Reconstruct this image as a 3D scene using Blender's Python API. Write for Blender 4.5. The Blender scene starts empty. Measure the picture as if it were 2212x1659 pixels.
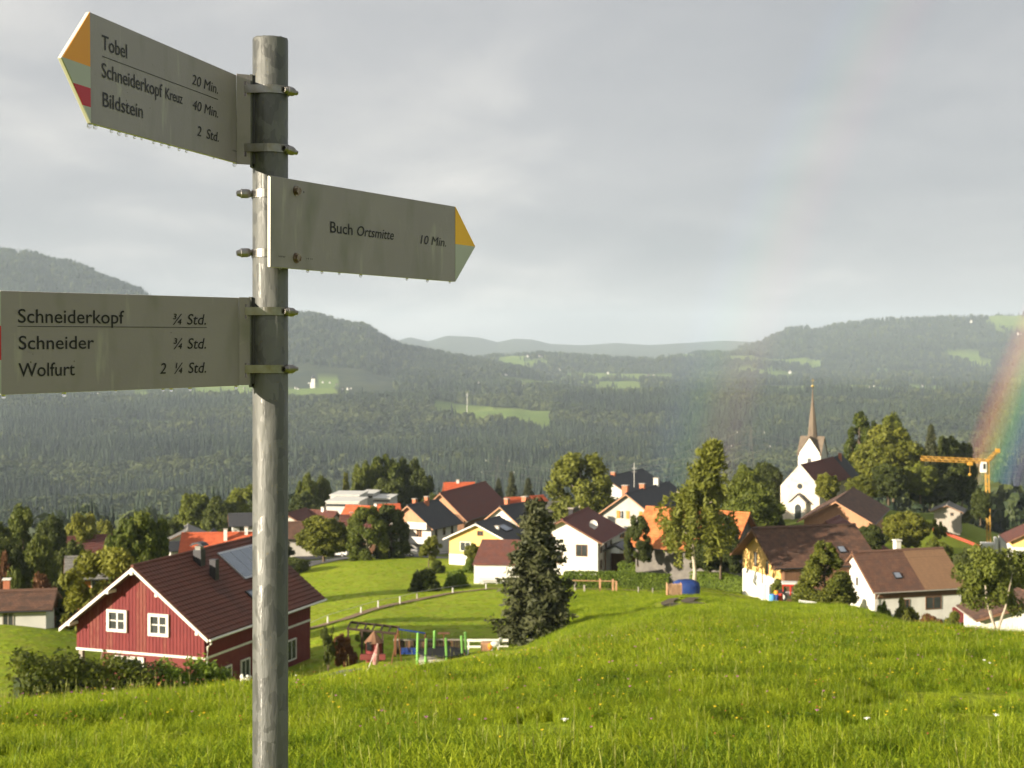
import bpy, math, random
import numpy as np
from mathutils import Vector, Matrix
random.seed(7); RNG = np.random.default_rng(7)
R = math.radians
C = bpy.context.scene.collection
# ---------------------------------------------------------------- camera, world, sun, exposure
F, HY, CX = 3200.0, 752.0, 1106.0          # focal length / horizon / centre measured on a 2212 px wide print
scn = bpy.context.scene
cam_d = bpy.data.cameras.new('camera'); cam = bpy.data.objects.new('camera', cam_d); C.objects.link(cam)
cam.location = (0, 0, 0); cam.rotation_euler = (R(90), 0, 0)
cam_d.sensor_width = 36.0; cam_d.lens = 36.0 * F / 2212.0
cam_d.shift_y = -(829.5 - HY) / 2212.0
cam_d.clip_start = 0.05; cam_d.clip_end = 60000
cam_d.dof.use_dof = True; cam_d.dof.focus_distance = 2.45; cam_d.dof.aperture_fstop = 18.0
scn.camera = cam
SUN_AZ, SUN_EL = 58.5, 14.5                # behind-left of the camera
sv = Vector((-math.sin(R(SUN_AZ)) * math.cos(R(SUN_EL)), -math.cos(R(SUN_AZ)) * math.cos(R(SUN_EL)), math.sin(R(SUN_EL))))
w = bpy.data.worlds.new('World'); scn.world = w; w.use_nodes = True
nt = w.node_tree; N = nt.nodes; L = nt.links; N.clear()
def wn(t, **k):
    n = N.new(t)
    for a, b in k.items(): setattr(n, a, b)
    return n
def wmath(op, a, b=None, clamp=False):
    n = wn('ShaderNodeMath', operation=op); n.use_clamp = clamp
    for i, v in enumerate((a, b)):
        if v is None: continue
        if isinstance(v, (int, float)): n.inputs[i].default_value = v
        else: L.new(v, n.inputs[i])
    return n.outputs[0]
out = wn('ShaderNodeOutputWorld'); bg = wn('ShaderNodeBackground'); bg.inputs[1].default_value = 0.1
sky = wn('ShaderNodeTexSky', sky_type='NISHITA', sun_disc=False, sun_elevation=R(SUN_EL), sun_rotation=R(180 + SUN_AZ))
sky.altitude = 700; sky.dust_density = 2.0
tc = wn('ShaderNodeTexCoord'); sep = wn('ShaderNodeSeparateXYZ'); L.new(tc.outputs['Generated'], sep.inputs[0])
X, Y, Z = sep.outputs
zc = wmath('MAXIMUM', Z, 0.0); den = wmath('ADD', zc, 0.16)
cu = wmath('DIVIDE', X, den); cv = wmath('DIVIDE', Y, den)
comb = wn('ShaderNodeCombineXYZ'); L.new(cu, comb.inputs[0]); L.new(cv, comb.inputs[1])
mp = wn('ShaderNodeMapping'); mp.inputs['Scale'].default_value = (0.75, 0.55, 1); mp.inputs['Location'].default_value = (3.7, 1.3, 0)
L.new(comb.outputs[0], mp.inputs[0])
n1 = wn('ShaderNodeTexNoise'); n1.inputs['Scale'].default_value = 1.0; n1.inputs['Detail'].default_value = 8; n1.inputs['Roughness'].default_value = 0.48; n1.inputs['Distortion'].default_value = 0.35
L.new(mp.outputs[0], n1.inputs['Vector'])
n2 = wn('ShaderNodeTexNoise'); n2.inputs['Scale'].default_value = 2.6; n2.inputs['Detail'].default_value = 7; n2.inputs['Roughness'].default_value = 0.5; n2.inputs['Distortion'].default_value = 0.5
L.new(mp.outputs[0], n2.inputs['Vector'])
nn = wmath('ADD', wmath('MULTIPLY', n1.outputs[0], 0.6), wmath('MULTIPLY', n2.outputs[0], 0.4))
# overcast is thinner towards the sun's side (left), denser away from it
side = wmath('ADD', wmath('MULTIPLY', X, -1.0), wmath('MULTIPLY', Y, -0.25))
lift = wmath('ADD', wmath('MULTIPLY', side, 0.75), 0.22)
fac = wmath('ADD', wmath('MULTIPLY', wmath('SUBTRACT', nn, 0.5), 3.1), wmath('ADD', lift, 0.46), clamp=True)
ramp = wn('ShaderNodeValToRGB'); L.new(fac, ramp.inputs[0])
cr = ramp.color_ramp; cr.elements[0].position = 0.0; cr.elements[0].color = (0.412, 0.423, 0.445, 1)
cr.elements[1].position = 1.0; cr.elements[1].color = (0.745, 0.722, 0.695, 1)
e = cr.elements.new(0.55); e.color = (0.522, 0.522, 0.533, 1)
vm = wn('ShaderNodeVectorMath', operation='SCALE'); L.new(ramp.outputs[0], vm.inputs[0]); vm.inputs['Scale'].default_value = 4.25
mix = wn('ShaderNodeMix', data_type='RGBA'); mix.inputs[0].default_value = 0.975
L.new(sky.outputs[0], mix.inputs[6]); L.new(vm.outputs[0], mix.inputs[7])
L.new(mix.outputs[2], bg.inputs[0]); L.new(bg.outputs[0], out.inputs[0])
sl = bpy.data.lights.new('sun', 'SUN'); sl.energy = 5.0; sl.angle = R(0.55); sl.color = (1.0, 0.87, 0.68)
so = bpy.data.objects.new('sun', sl); C.objects.link(so); so.rotation_euler = sv.to_track_quat('Z', 'Y').to_euler()
vs = scn.view_settings; vs.view_transform = 'Standard'; vs.look = 'None'; vs.exposure = 1.3; vs.gamma = 1.0; vs.use_curve_mapping = False
cy = scn.cycles
cy.max_bounces = 8; cy.diffuse_bounces = 3; cy.glossy_bounces = 3; cy.transmission_bounces = 6; cy.volume_bounces = 1; cy.transparent_max_bounces = 16
cy.use_denoising = True; cy.sample_clamp_indirect = 4.0; cy.caustics_reflective = False; cy.caustics_refractive = False
cy.use_adaptive_sampling = True; cy.adaptive_threshold = 0.015

# ---------------------------------------------------------------- helpers
def vnoise(x, y, seed=0):
    x = np.asarray(x, float); y = np.asarray(y, float)
    xi = np.floor(x).astype(np.int64); yi = np.floor(y).astype(np.int64); fx = x - xi; fy = y - yi
    fx = fx * fx * (3 - 2 * fx); fy = fy * fy * (3 - 2 * fy)
    def h(a, b):
        n = (a * 374761393 + b * 668265263 + seed * 982451653) & 0x7fffffff
        n = ((n ^ (n >> 13)) * 1274126177) & 0x7fffffff
        return ((n ^ (n >> 16)) & 0xffff) / 65535.0
    return (h(xi, yi) * (1 - fx) + h(xi + 1, yi) * fx) * (1 - fy) + (h(xi, yi + 1) * (1 - fx) + h(xi + 1, yi + 1) * fx) * fy
def fbm(x, y, seed=0, o=3):
    s = 0; a = .5; t = 0
    for i in range(o):
        s = s + a * vnoise(x * 2 ** i, y * 2 ** i, seed + i); t += a; a *= .5
    return s / t
def mat(name, col, rough=.8, col2=None, scale=3.0, detail=4, bump=0.0, bscale=None, metal=0.0, spec=.3, trans=0.0, stretch=(1, 1, 1), rnd=0.0, coord='Object'):
    m = bpy.data.materials.new(name); m.use_nodes = True; t = m.node_tree; n = t.nodes; l = t.links
    p = n['Principled BSDF']; p.inputs['Roughness'].default_value = rough; p.inputs['Metallic'].default_value = metal
    p.inputs['Specular IOR Level'].default_value = spec
    p.inputs['Base Color'].default_value = (*col, 1)
    tcn = n.new('ShaderNodeTexCoord'); mpn = n.new('ShaderNodeMapping'); mpn.inputs['Scale'].default_value = stretch
    l.new(tcn.outputs[coord], mpn.inputs[0])
    if col2 is not None:
        nz = n.new('ShaderNodeTexNoise'); nz.inputs['Scale'].default_value = scale; nz.inputs['Detail'].default_value = detail
        l.new(mpn.outputs[0], nz.inputs['Vector'])
        mr = n.new('ShaderNodeMapRange'); mr.inputs[1].default_value = .32; mr.inputs[2].default_value = .68
        l.new(nz.outputs[0], mr.inputs[0])
        src = mr.outputs[0]
        if rnd > 0:
            oi = n.new('ShaderNodeObjectInfo'); ma = n.new('ShaderNodeMath'); ma.operation = 'MULTIPLY_ADD'; ma.inputs[1].default_value = rnd
            mb = n.new('ShaderNodeMath'); mb.operation = 'SUBTRACT'; mb.inputs[1].default_value = rnd / 2
            l.new(oi.outputs['Random'], ma.inputs[0]); l.new(src, ma.inputs[2]); l.new(ma.outputs[0], mb.inputs[0]); mb.use_clamp = True; src = mb.outputs[0]
        mx = n.new('ShaderNodeMix'); mx.data_type = 'RGBA'; mx.inputs[6].default_value = (*col, 1); mx.inputs[7].default_value = (*col2, 1)
        l.new(src, mx.inputs[0]); l.new(mx.outputs[2], p.inputs['Base Color'])
    if bump:
        nb = n.new('ShaderNodeTexNoise'); nb.inputs['Scale'].default_value = bscale or scale * 3; nb.inputs['Detail'].default_value = 5
        l.new(mpn.outputs[0], nb.inputs['Vector']); b = n.new('ShaderNodeBump'); b.inputs['Strength'].default_value = bump; b.inputs['Distance'].default_value = .05
        l.new(nb.outputs[0], b.inputs['Height']); l.new(b.outputs[0], p.inputs['Normal'])
    return m
def leafmat(name, dark, light, tr=.35, rnd=.35, rough=.6, world=0.0, wamt=.9):
    """foliage: per-face random tint + soft patch noise, diffuse with translucency"""
    m = bpy.data.materials.new(name); m.use_nodes = True; t = m.node_tree; n = t.nodes; l = t.links; n.clear()
    o = n.new('ShaderNodeOutputMaterial'); a = n.new('ShaderNodeAttribute'); a.attribute_name = 'tint'
    tcn = n.new('ShaderNodeTexCoord'); nz = n.new('ShaderNodeTexNoise'); nz.inputs['Scale'].default_value = .55; l.new(tcn.outputs['Object'], nz.inputs['Vector'])
    oi = n.new('ShaderNodeObjectInfo')
    def M(op, x, y):
        q = n.new('ShaderNodeMath'); q.operation = op
        for i, v in enumerate((x, y)):
            if isinstance(v, (int, float)): q.inputs[i].default_value = v
            else: l.new(v, q.inputs[i])
        return q.outputs[0]
    s = M('ADD', M('MULTIPLY', a.outputs['Fac'], .55), M('MULTIPLY', M('SUBTRACT', nz.outputs[0], .3), .7))
    s = M('ADD', s, M('MULTIPLY', M('SUBTRACT', oi.outputs['Random'], .5), rnd))
    if world:
        ge = n.new('ShaderNodeNewGeometry'); wz = n.new('ShaderNodeTexNoise'); wz.inputs['Scale'].default_value = world; wz.inputs['Detail'].default_value = 4; l.new(ge.outputs['Position'], wz.inputs['Vector'])
        s = M('ADD', s, M('MULTIPLY', M('SUBTRACT', wz.outputs[0], .5), wamt * 2))
    q = n.new('ShaderNodeClamp'); l.new(s, q.inputs[0])
    mx = n.new('ShaderNodeMix'); mx.data_type = 'RGBA'; mx.inputs[6].default_value = (*dark, 1); mx.inputs[7].default_value = (*light, 1); l.new(q.outputs[0], mx.inputs[0])
    p = n.new('ShaderNodeBsdfPrincipled'); p.inputs['Roughness'].default_value = rough; p.inputs['Specular IOR Level'].default_value = .25
    l.new(mx.outputs[2], p.inputs['Base Color'])
    tl = n.new('ShaderNodeBsdfTranslucent'); l.new(mx.outputs[2], tl.inputs[0])
    ms = n.new('ShaderNodeMixShader'); ms.inputs[0].default_value = tr; l.new(p.outputs[0], ms.inputs[1]); l.new(tl.outputs[0], ms.inputs[2]); l.new(ms.outputs[0], o.inputs[0])
    return m
class MB:
    """collects shapes into one mesh"""
    def __init__(s): s.v = []; s.f = []; s.mi = []; s.uv = None
    def add(s, vs_, fs, mi=0, M=None):
        o = len(s.v)
        for q in vs_:
            q = Vector(q); s.v.append(tuple(M @ q if M else q))
        for f in fs: s.f.append(tuple(i + o for i in f)); s.mi.append(mi)
        return s
    def box(s, x0, x1, y0, y1, z0, z1, mi=0, M=None):
        v = [(x0, y0, z0), (x1, y0, z0), (x1, y1, z0), (x0, y1, z0), (x0, y0, z1), (x1, y0, z1), (x1, y1, z1), (x0, y1, z1)]
        return s.add(v, [(0, 3, 2, 1), (4, 5, 6, 7), (0, 1, 5, 4), (1, 2, 6, 5), (2, 3, 7, 6), (3, 0, 4, 7)], mi, M)
    def tube(s, pts, r, n=8, mi=0, cap=True, M=None):
        pts = [Vector(p) for p in pts]; rs = r if isinstance(r, (list, tuple)) else [r] * len(pts)
        v = []; f = []
        for i, p in enumerate(pts):
            d = (pts[min(i + 1, len(pts) - 1)] - pts[max(i - 1, 0)]).normalized()
            a = d.orthogonal().normalized() if abs(d.z) < .99 else Vector((1, 0, 0)); a = (a - d * a.dot(d)).normalized(); b = d.cross(a)
            for k in range(n):
                t = 2 * math.pi * k / n; v.append(p + (a * math.cos(t) + b * math.sin(t)) * rs[i])
        for i in range(len(pts) - 1):
            for k in range(n): f.append((i * n + k, i * n + (k + 1) % n, (i + 1) * n + (k + 1) % n, (i + 1) * n + k))
        if cap: f.append(tuple(range(n))[::-1]); f.append(tuple((len(pts) - 1) * n + k for k in range(n)))
        return s.add(v, f, mi, M)
    def prism(s, poly, a, b, axis='y', mi=0, M=None):
        """extrude a 2-D polygon; axis y: poly in (x,z); axis x: poly in (y,z); axis z: poly in (x,y)"""
        def P(p, t): return (p[0], t, p[1]) if axis == 'y' else ((t, p[0], p[1]) if axis == 'x' else (p[0], p[1], t))
        n = len(poly); v = [P(p, a) for p in poly] + [P(p, b) for p in poly]
        f = [tuple(range(n)), tuple(range(2 * n - 1, n - 1, -1))] + [(i, i + n, (i + 1) % n + n, (i + 1) % n) for i in range(n)]
        return s.add(v, f, mi, M)
    def ball(s, c, r, nu=10, nv=6, mi=0, M=None, sz=(1, 1, 1)):
        v = [(c[0], c[1], c[2] - r * sz[2])]
        for j in range(1, nv):
            t = -math.pi / 2 + math.pi * j / nv
            for i in range(nu): v.append((c[0] + r * sz[0] * math.cos(t) * math.cos(2 * math.pi * i / nu), c[1] + r * sz[1] * math.cos(t) * math.sin(2 * math.pi * i / nu), c[2] + r * sz[2] * math.sin(t)))
        v.append((c[0], c[1], c[2] + r * sz[2])); f = []
        for i in range(nu): f.append((0, 1 + (i + 1) % nu, 1 + i)); f.append((len(v) - 1, 1 + (nv - 2) * nu + i, 1 + (nv - 2) * nu + (i + 1) % nu))
        for j in range(nv - 2):
            for i in range(nu): f.append((1 + j * nu + i, 1 + j * nu + (i + 1) % nu, 1 + (j + 1) * nu + (i + 1) % nu, 1 + (j + 1) * nu + i))
        return s.add(v, f, mi, M)
    def mesh(s, name, mats, smooth=False):
        me = bpy.data.meshes.new(name); me.from_pydata([tuple(q) for q in s.v], [], s.f)
        for m in (mats if isinstance(mats, (list, tuple)) else [mats]): me.materials.append(m)
        if any(s.mi): me.polygons.foreach_set('material_index', s.mi)
        if smooth: me.polygons.foreach_set('use_smooth', [True] * len(s.f))
        me.update(); return me
    def obj(s, name, mats, parent=None, smooth=False, **kw): return link(name, s.mesh(name, mats, smooth), parent, **kw)
def link(name, data, parent=None, loc=None, rz=None, label=None, cat=None, group=None, kind=None):
    o = bpy.data.objects.new(name, data); C.objects.link(o)
    if parent is not None: o.parent = parent
    if loc is not None: o.location = loc
    if rz is not None: o.rotation_euler = (0, 0, rz)
    return tag(o, label, cat, group, kind)
def tag(o, label=None, cat=None, group=None, kind=None):
    for k, v in (('label', label), ('category', cat), ('group', group), ('kind', kind)):
        if v: o[k] = v
    return o
def empty(name, loc, rz=0, **kw): return link(name, None, loc=loc, rz=rz, **kw)
def copy_tree(o, parent=None):
    c = o.copy(); C.objects.link(c); c.parent = parent
    for ch in list(o.children): copy_tree(ch, c)
    return c
def at(px, py, Y): return Vector(((px - CX) / F * Y, Y, (HY - py) / F * Y))
def npmesh(name, V, Fc, mats, tint=None, smooth=False):
    """V (n,3), Fc (m,k) arrays"""
    me = bpy.data.meshes.new(name); n, m, k = len(V), len(Fc), Fc.shape[1]
    me.vertices.add(n); me.vertices.foreach_set('co', np.asarray(V, np.float32).ravel())
    me.loops.add(m * k); me.loops.foreach_set('vertex_index', np.asarray(Fc, np.int32).ravel())
    me.polygons.add(m); me.polygons.foreach_set('loop_start', np.arange(0, m * k, k, dtype=np.int32))
    if smooth: me.polygons.foreach_set('use_smooth', np.ones(m, bool))
    for q in (mats if isinstance(mats, (list, tuple)) else [mats]): me.materials.append(q)
    me.update(calc_edges=True)
    if tint is not None:
        a = me.attributes.new('tint', 'FLOAT', 'FACE'); a.data.foreach_set('value', np.asarray(tint, np.float32))
    return me

# ---------------------------------------------------------------- terrain heights
COLS = np.array([-600, 0, 300, 600, 850, 1100, 1300, 1500, 1800, 2000, 2212, 2800], float)
ROWS = np.array([13, 27, 45, 65, 90, 115, 150, 200, 250, 320, 420, 600, 1000, 1800, 2600, 3600, 5000, 9000, 17500], float)
TAB = np.array([
 [1642]*12,
 [1545, 1545, 1528, 1505, 1488, 1465, 1445, 1445, 1447, 1447, 1447, 1447],
 [1560, 1560, 1548, 1528, 1495, 1440, 1392, 1362, 1362, 1372, 1390, 1390],
 [1530, 1530, 1540, 1525, 1485, 1432, 1365, 1330, 1332, 1364, 1408, 1410],
 [1450, 1475, 1500, 1475, 1432, 1402, 1345, 1312, 1318, 1356, 1428, 1420],
 [1370, 1362, 1400, 1372, 1347, 1350, 1315, 1297, 1308, 1354, 1430, 1420],
 [1340, 1345, 1350, 1305, 1289, 1280, 1282, 1285, 1320, 1356, 1400, 1390],
 [1300, 1310, 1290, 1240, 1222, 1224, 1230, 1250, 1240, 1262, 1300, 1300],
 [1280, 1275, 1240, 1195, 1186, 1186, 1190, 1195, 1165, 1190, 1215, 1230],
 [1260, 1240, 1200, 1165, 1150, 1142, 1134, 1120, 1092, 1112, 1168, 1180],
 [1250, 1230, 1190, 1160, 1150, 1140, 1130, 1130, 1115, 1125, 1160, 1180],
 [1260, 1230, 1200, 1185, 1180, 1180, 1180, 1180, 1170, 1175, 1170, 1180],
 [1230]*9 + [1205, 1190, 1190],
 [1098]*12, [972]*12, [868]*12, [832]*12, [792]*12, [774]*12], float)
RIDGE = [
 (5600, .17, [(-900, 600), (-400, 570), (0, 548), (60, 554), (110, 571), (170, 584), (250, 620), (300, 640), (400, 700), (480, 730), (540, 735), (600, 690), (680, 687), (740, 704), (790, 709), (830, 737), (870, 757), (940, 768), (1000, 780), (1100, 800), (1200, 822), (1350, 850)]),
 (8200, .16, [(1300, 820), (1480, 795), (1560, 777), (1640, 748), (1700, 720), (1744, 713), (1752, 722), (1800, 711), (1900, 700), (2000, 696), (2100, 693), (2212, 681), (2600, 665), (3400, 650)]),
 (13000, .12, [(-900, 750), (800, 746), (850, 742), (885, 732), (925, 741), (965, 729), (1010, 731), (1040, 734), (1075, 743), (1110, 735), (1150, 737), (1190, 747), (1260, 750), (1330, 745), (1400, 749), (1500, 743), (1560, 739), (1620, 742), (1700, 752), (3000, 748)]),
 (6900, .13, [(800, 850), (950, 792), (1050, 776), (1150, 770), (1250, 776), (1400, 783), (1500, 775), (1620, 772), (1750, 790), (1900, 820), (3000, 850)]),
]
def cubic(v0, v1, v2, v3, t): return v1 + .5 * t * (v2 - v0 + t * (2 * v0 - 5 * v1 + 4 * v2 - v3 + t * (3 * (v1 - v2) + v3 - v0)))
def H(X, Yy):
    X = np.asarray(X, float); Yy = np.asarray(Yy, float); Yc = np.maximum(Yy, 13.0)
    px = np.clip(CX + F * X / Yc, -600, 2800)
    ci = np.interp(px, COLS, np.arange(len(COLS))); ri = np.interp(np.log(np.clip(Yc, 13, 17500)), np.log(ROWS), np.arange(len(ROWS)))
    c0 = np.clip(ci.astype(int), 0, len(COLS) - 2); r0 = np.clip(ri.astype(int), 0, len(ROWS) - 2); tx = ci - c0; ty = ri - r0
    tx = tx * tx * (3 - 2 * tx)
    def row(r):
        r = np.clip(r, 0, len(ROWS) - 1); return TAB[r, c0] * (1 - tx) + TAB[r, c0 + 1] * tx
    py = cubic(row(r0 - 1), row(r0), row(r0 + 1), row(r0 + 2), ty)
    h = -(py - HY) / F * Yc
    g = h
    for yc, wd, pts in RIDGE:
        P = np.array(pts, float); s = -(np.interp(px, P[:, 0], P[:, 1]) - HY) / F * yc
        rel = (Yc - yc) / (yc * wd); prof = np.exp(-rel * rel)
        base = -(np.interp(yc, ROWS, TAB[:, 5]) - HY) / F * yc
        g = np.maximum(g, h + (s - base) * prof)
    h = g
    h = np.where(Yy < 13, -1.6 - .155 * np.maximum(Yy, -45), h)
    u = (fbm(X / 9, Yy / 9, 5) - .5) * .35 * np.clip((np.hypot(X, Yy) - 6) / 20, 0, 1) * np.clip(200 / np.maximum(Yc, 1), .0, 1)
    far = (fbm(X / 260, Yy / 260, 9, 4) - .5) * 46 * np.clip((Yc - 1100) / 2500, 0, 1) * np.clip(1 - (Yc - 9000) / 4000, .2, 1)
    gul = (fbm(X / 330 + 7, Yy / 420, 55, 4) - .5) * 75 * np.clip((Yc - 1150) / 500, 0, 1) * np.clip((3450 - Yc) / 500, 0, 1)
    return h + u + far + gul
def ground(px, Y):
    x = (px - CX) / F * Y; return Vector((x, Y, float(H(x, Y))))
def gz(x, y): return float(H(x, y))
def landcover(X, Yy):
    """1 = woodland, 0 = open grass"""
    px = CX + F * X / np.maximum(Yy, 1)
    n = fbm(X / 260 + 3, Yy / 420, 21, 4)
    wood = np.where((Yy > 1150) & (Yy < 3640), 1.0, 0.0)
    meadow = (px > 935) & (px < 1195) & (Yy > 3180 - (px - 940) * .85) & (Yy < 3640 - (px - 940) * 1.25)
    meadow |= (px > 250) & (px < 392) & (Yy > 3060) & (Yy < 3190)
    wood = np.where(meadow, 0.0, wood)
    # rim of the plateau: fields and village beyond the wood
    wood = np.where((Yy >= 3640) & (Yy < 4500), (n > .36).astype(float), wood)
    leftr = (Yy >= 4500) & (px < 1080)
    wood = np.where(leftr, 1.0, wood)
    mid = (Yy >= 4500) & (px >= 1080)
    thr = np.where(px > 1500, .37, .44)
    wood = np.where(mid, (n > thr).astype(float), wood)
    wood = np.where((Yy > 7400) & (px > 1500) & (px < 2130), 1.0, wood)
    wood = np.where((Yy > 4300) & (Yy < 5400) & (px > 1080), (fbm(X / 190, Yy / 240, 4, 4) > .47).astype(float), wood)
    return np.where(Yy > 9300, 1.0, wood)

# ---------------------------------------------------------------- materials
M = {}
M['galv'] = mat('galvanised_steel', (.076, .080, .078), .42, (.115, .118, .112), 9, 6, .12, 30, metal=.12, spec=.35, stretch=(1.6, 1.6, .35))
M['alu'] = mat('sign_aluminium', (.238, .214, .228), .42, (.268, .243, .256), 5, 5, .03, 160, metal=.0, spec=.5)
M['alu_edge'] = mat('sign_edge', (.72, .70, .62), .35, metal=.3, spec=.5)
def speckle(m_, col, sc, lo, hi, stretch=(1, 1, 1)):
    t = m_.node_tree; n = t.nodes; p = n['Principled BSDF']; old = p.inputs['Base Color'].links[0].from_socket
    c_ = n.new('ShaderNodeTexCoord'); q = n.new('ShaderNodeMapping'); q.inputs['Scale'].default_value = stretch; t.links.new(c_.outputs['Object'], q.inputs[0]); z = n.new('ShaderNodeTexNoise'); z.inputs['Scale'].default_value = sc; z.inputs['Detail'].default_value = 3; t.links.new(q.outputs[0], z.inputs['Vector'])
    r_ = n.new('ShaderNodeMapRange'); r_.inputs[1].default_value = lo; r_.inputs[2].default_value = hi; t.links.new(z.outputs[0], r_.inputs[0]); x = n.new('ShaderNodeMix'); x.data_type = 'RGBA'; t.links.new(r_.outputs[0], x.inputs[0]); t.links.new(old, x.inputs[6]); x.inputs[7].default_value = (*col, 1); t.links.new(x.outputs[2], p.inputs['Base Color'])
speckle(M['alu'], (.08, .07, .055), 95, .735, .76); speckle(M['alu'], (.36, .35, .31), 40, .62, .80, (1, .16, 1)); speckle(M['alu'], (.17, .165, .14), 13, .52, .78, (1, .4, 1))
M['ink'] = mat('sign_ink', (.012, .012, .014), .5)
M['orange'] = mat('sign_orange', (.80, .33, .015), .45, (.75, .30, .015), 8)
M['yellow'] = mat('sign_yellow', (.88, .48, .02), .45, (.84, .45, .02), 8)
M['white'] = mat('sign_white', (.42, .45, .43), .45, (.38, .41, .39), 8)
M['signred'] = mat('sign_red', (.50, .02, .04), .45, (.45, .018, .035), 8)
M['steel'] = mat('stainless_steel', (.28, .28, .28), .32, (.22, .2, .17), 60, 3, metal=.95)
M['rustysteel'] = mat('screw_steel', (.35, .30, .24), .4, (.12, .07, .04), 90, 3, metal=.8)
M['dark'] = mat('slot_black', (.01, .01, .01), .8)
w_ = bpy.data.materials.new('water'); w_.use_nodes = True; pb = w_.node_tree.nodes['Principled BSDF']; pb.inputs['Transmission Weight'].default_value = 1; pb.inputs['Roughness'].default_value = 0; pb.inputs['IOR'].default_value = 1.33
M['water'] = w_
M['redwood'] = mat('red_painted_boards', (.140, .017, .019), .7, (.185, .028, .028), 2.5, 5, .2, 20, stretch=(3, 3, .5), rnd=.5)
M['redwood_worn'] = mat('worn_red_paint', (.150, .020, .020), .75, (.20, .06, .045), 5, 9, .2, 20, stretch=(3, 3, .5), rnd=.5)
M['redplaster'] = mat('red_plaster', (.15, .03, .03), .85, (.18, .045, .04), 2, 5)
M['whitepaint'] = mat('white_paint', (.78, .76, .70), .55, (.66, .64, .58), 3, 5)
M['plaster'] = mat('white_plaster', (.80, .78, .72), .9, (.68, .66, .60), .8, 6, .1, 12)
M['plaster_grey'] = mat('grey_plaster', (.42, .40, .36), .9, (.52, .50, .44), .9, 6, .1, 12)
M['plaster_dull'] = mat('dull_white_plaster', (.52, .52, .49), .9, (.62, .61, .57), .7, 6)
M['plaster_yellow'] = mat('yellow_plaster', (.80, .52, .19), .9, (.74, .47, .17), .8, 5)
M['stone'] = mat('church_render', (.72, .66, .56), .9, (.52, .45, .37), .9, 7, .15, 8)
M['wood_tan'] = mat('tan_timber', (.42, .22, .12), .8, (.50, .29, .17), 2, 5, .2, 14, stretch=(4, 4, .5))
M['wood_brown'] = mat('brown_timber', (.14, .07, .04), .8, (.22, .12, .07), 2, 5, .2, 14, stretch=(4, 4, .5))
M['wood_orange'] = mat('orange_timber', (.55, .20, .04), .75, (.62, .27, .07), 2, 5, .2, 14, stretch=(4, 4, .5))
M['wood_dark'] = mat('dark_timber', (.045, .03, .022), .85, (.075, .05, .035), 3, 5)  # brown timber darkened to stand in for the red house's shade
M['grey_dimmed'] = mat('dimmed_grey_wall', (.13, .12, .11), .9, (.19, .175, .155), 1.2, 6)  # darker copy of the grey timber, eave shade put into the wall colour
M['wood_grey'] = mat('weathered_timber', (.30, .27, .23), .85, (.40, .36, .31), 2, 6, .2, 14, stretch=(4, 4, .5))
M['glass'] = mat('window_glass', (.03, .035, .04), .08, (.06, .065, .07), .7, 2, spec=.8)
M['brick'] = mat('chimney_brick', (.42, .14, .07), .85, (.50, .20, .11), 6, 5)
M['metal_dark'] = mat('dark_metal', (.05, .05, .055), .45, metal=.6)
M['panel'] = mat('solar_panel', (.22, .25, .30), .25, (.26, .29, .34), 2, 3, metal=.3, spec=.6)
M['asphalt'] = mat('asphalt', (.10, .10, .105), .85, (.14, .14, .14), .8, 6, coord='Object')
M['dirt'] = mat('bare_earth', (.16, .105, .06), .95, (.24, .17, .09), 1.5, 6)
M['rut'] = mat('wheel_rut', (.07, .055, .03), .95, (.12, .09, .05), 1.5, 6)
M['bark'] = mat('tree_bark', (.11, .08, .055), .9, (.17, .13, .09), 3, 5, .4, 20)
M['bark_pale'] = mat('pale_bark', (.62, .55, .44), .85, (.30, .24, .18), 2.2, 6, .3, 12, stretch=(1, 1, 3))
M['rubber'] = mat('tyre_rubber', (.02, .02, .02), .8)
M['carwhite'] = mat('white_car_paint', (.80, .80, .78), .25, spec=.6)
M['carred'] = mat('red_machine_paint', (.45, .03, .02), .35, spec=.5)
M['carblue'] = mat('blue_car_paint', (.03, .07, .25), .3, spec=.6)
M['carsilver'] = mat('silver_car_paint', (.45, .46, .47), .3, metal=.5, spec=.6)
M['green_plastic'] = mat('green_foam', (.20, .46, .10), .6, (.17, .40, .08), 5)
M['green_paint'] = mat('green_machine_paint', (.04, .28, .09), .4)
M['blue_plastic'] = mat('blue_plastic', (.02, .05, .22), .5, (.015, .04, .16), 3)  # toned down so the swings look shaded by the red house
M['blue_tarp'] = mat('blue_tarpaulin', (.012, .03, .13), .6, (.018, .05, .20), 2, 4, .5, 4)
M['blue_light'] = mat('light_blue_plastic', (.10, .33, .72), .5)
M['crane'] = mat('crane_yellow', (.50, .27, .04), .5)
M['red_tarp'] = mat('red_netting', (.34, .07, .04), .7)
M['orange_plastic'] = mat('orange_plastic', (.80, .30, .03), .5)
M['rust'] = mat('rusty_tube', (.20, .075, .03), .7, (.14, .06, .03), 8)  # rust colour dimmed as if in the shade of the house
M['pink'] = mat('faded_fabric', (.26, .08, .08), .8, (.40, .28, .25), 7)  # parasol cloth, house shade mixed into its red
M['gold'] = mat('gilded_ball', (.9, .68, .25), .2, metal=.9)
M['firewood'] = mat('split_firewood', (.50, .33, .20), .85, (.34, .20, .11), 9, 4)
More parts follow.
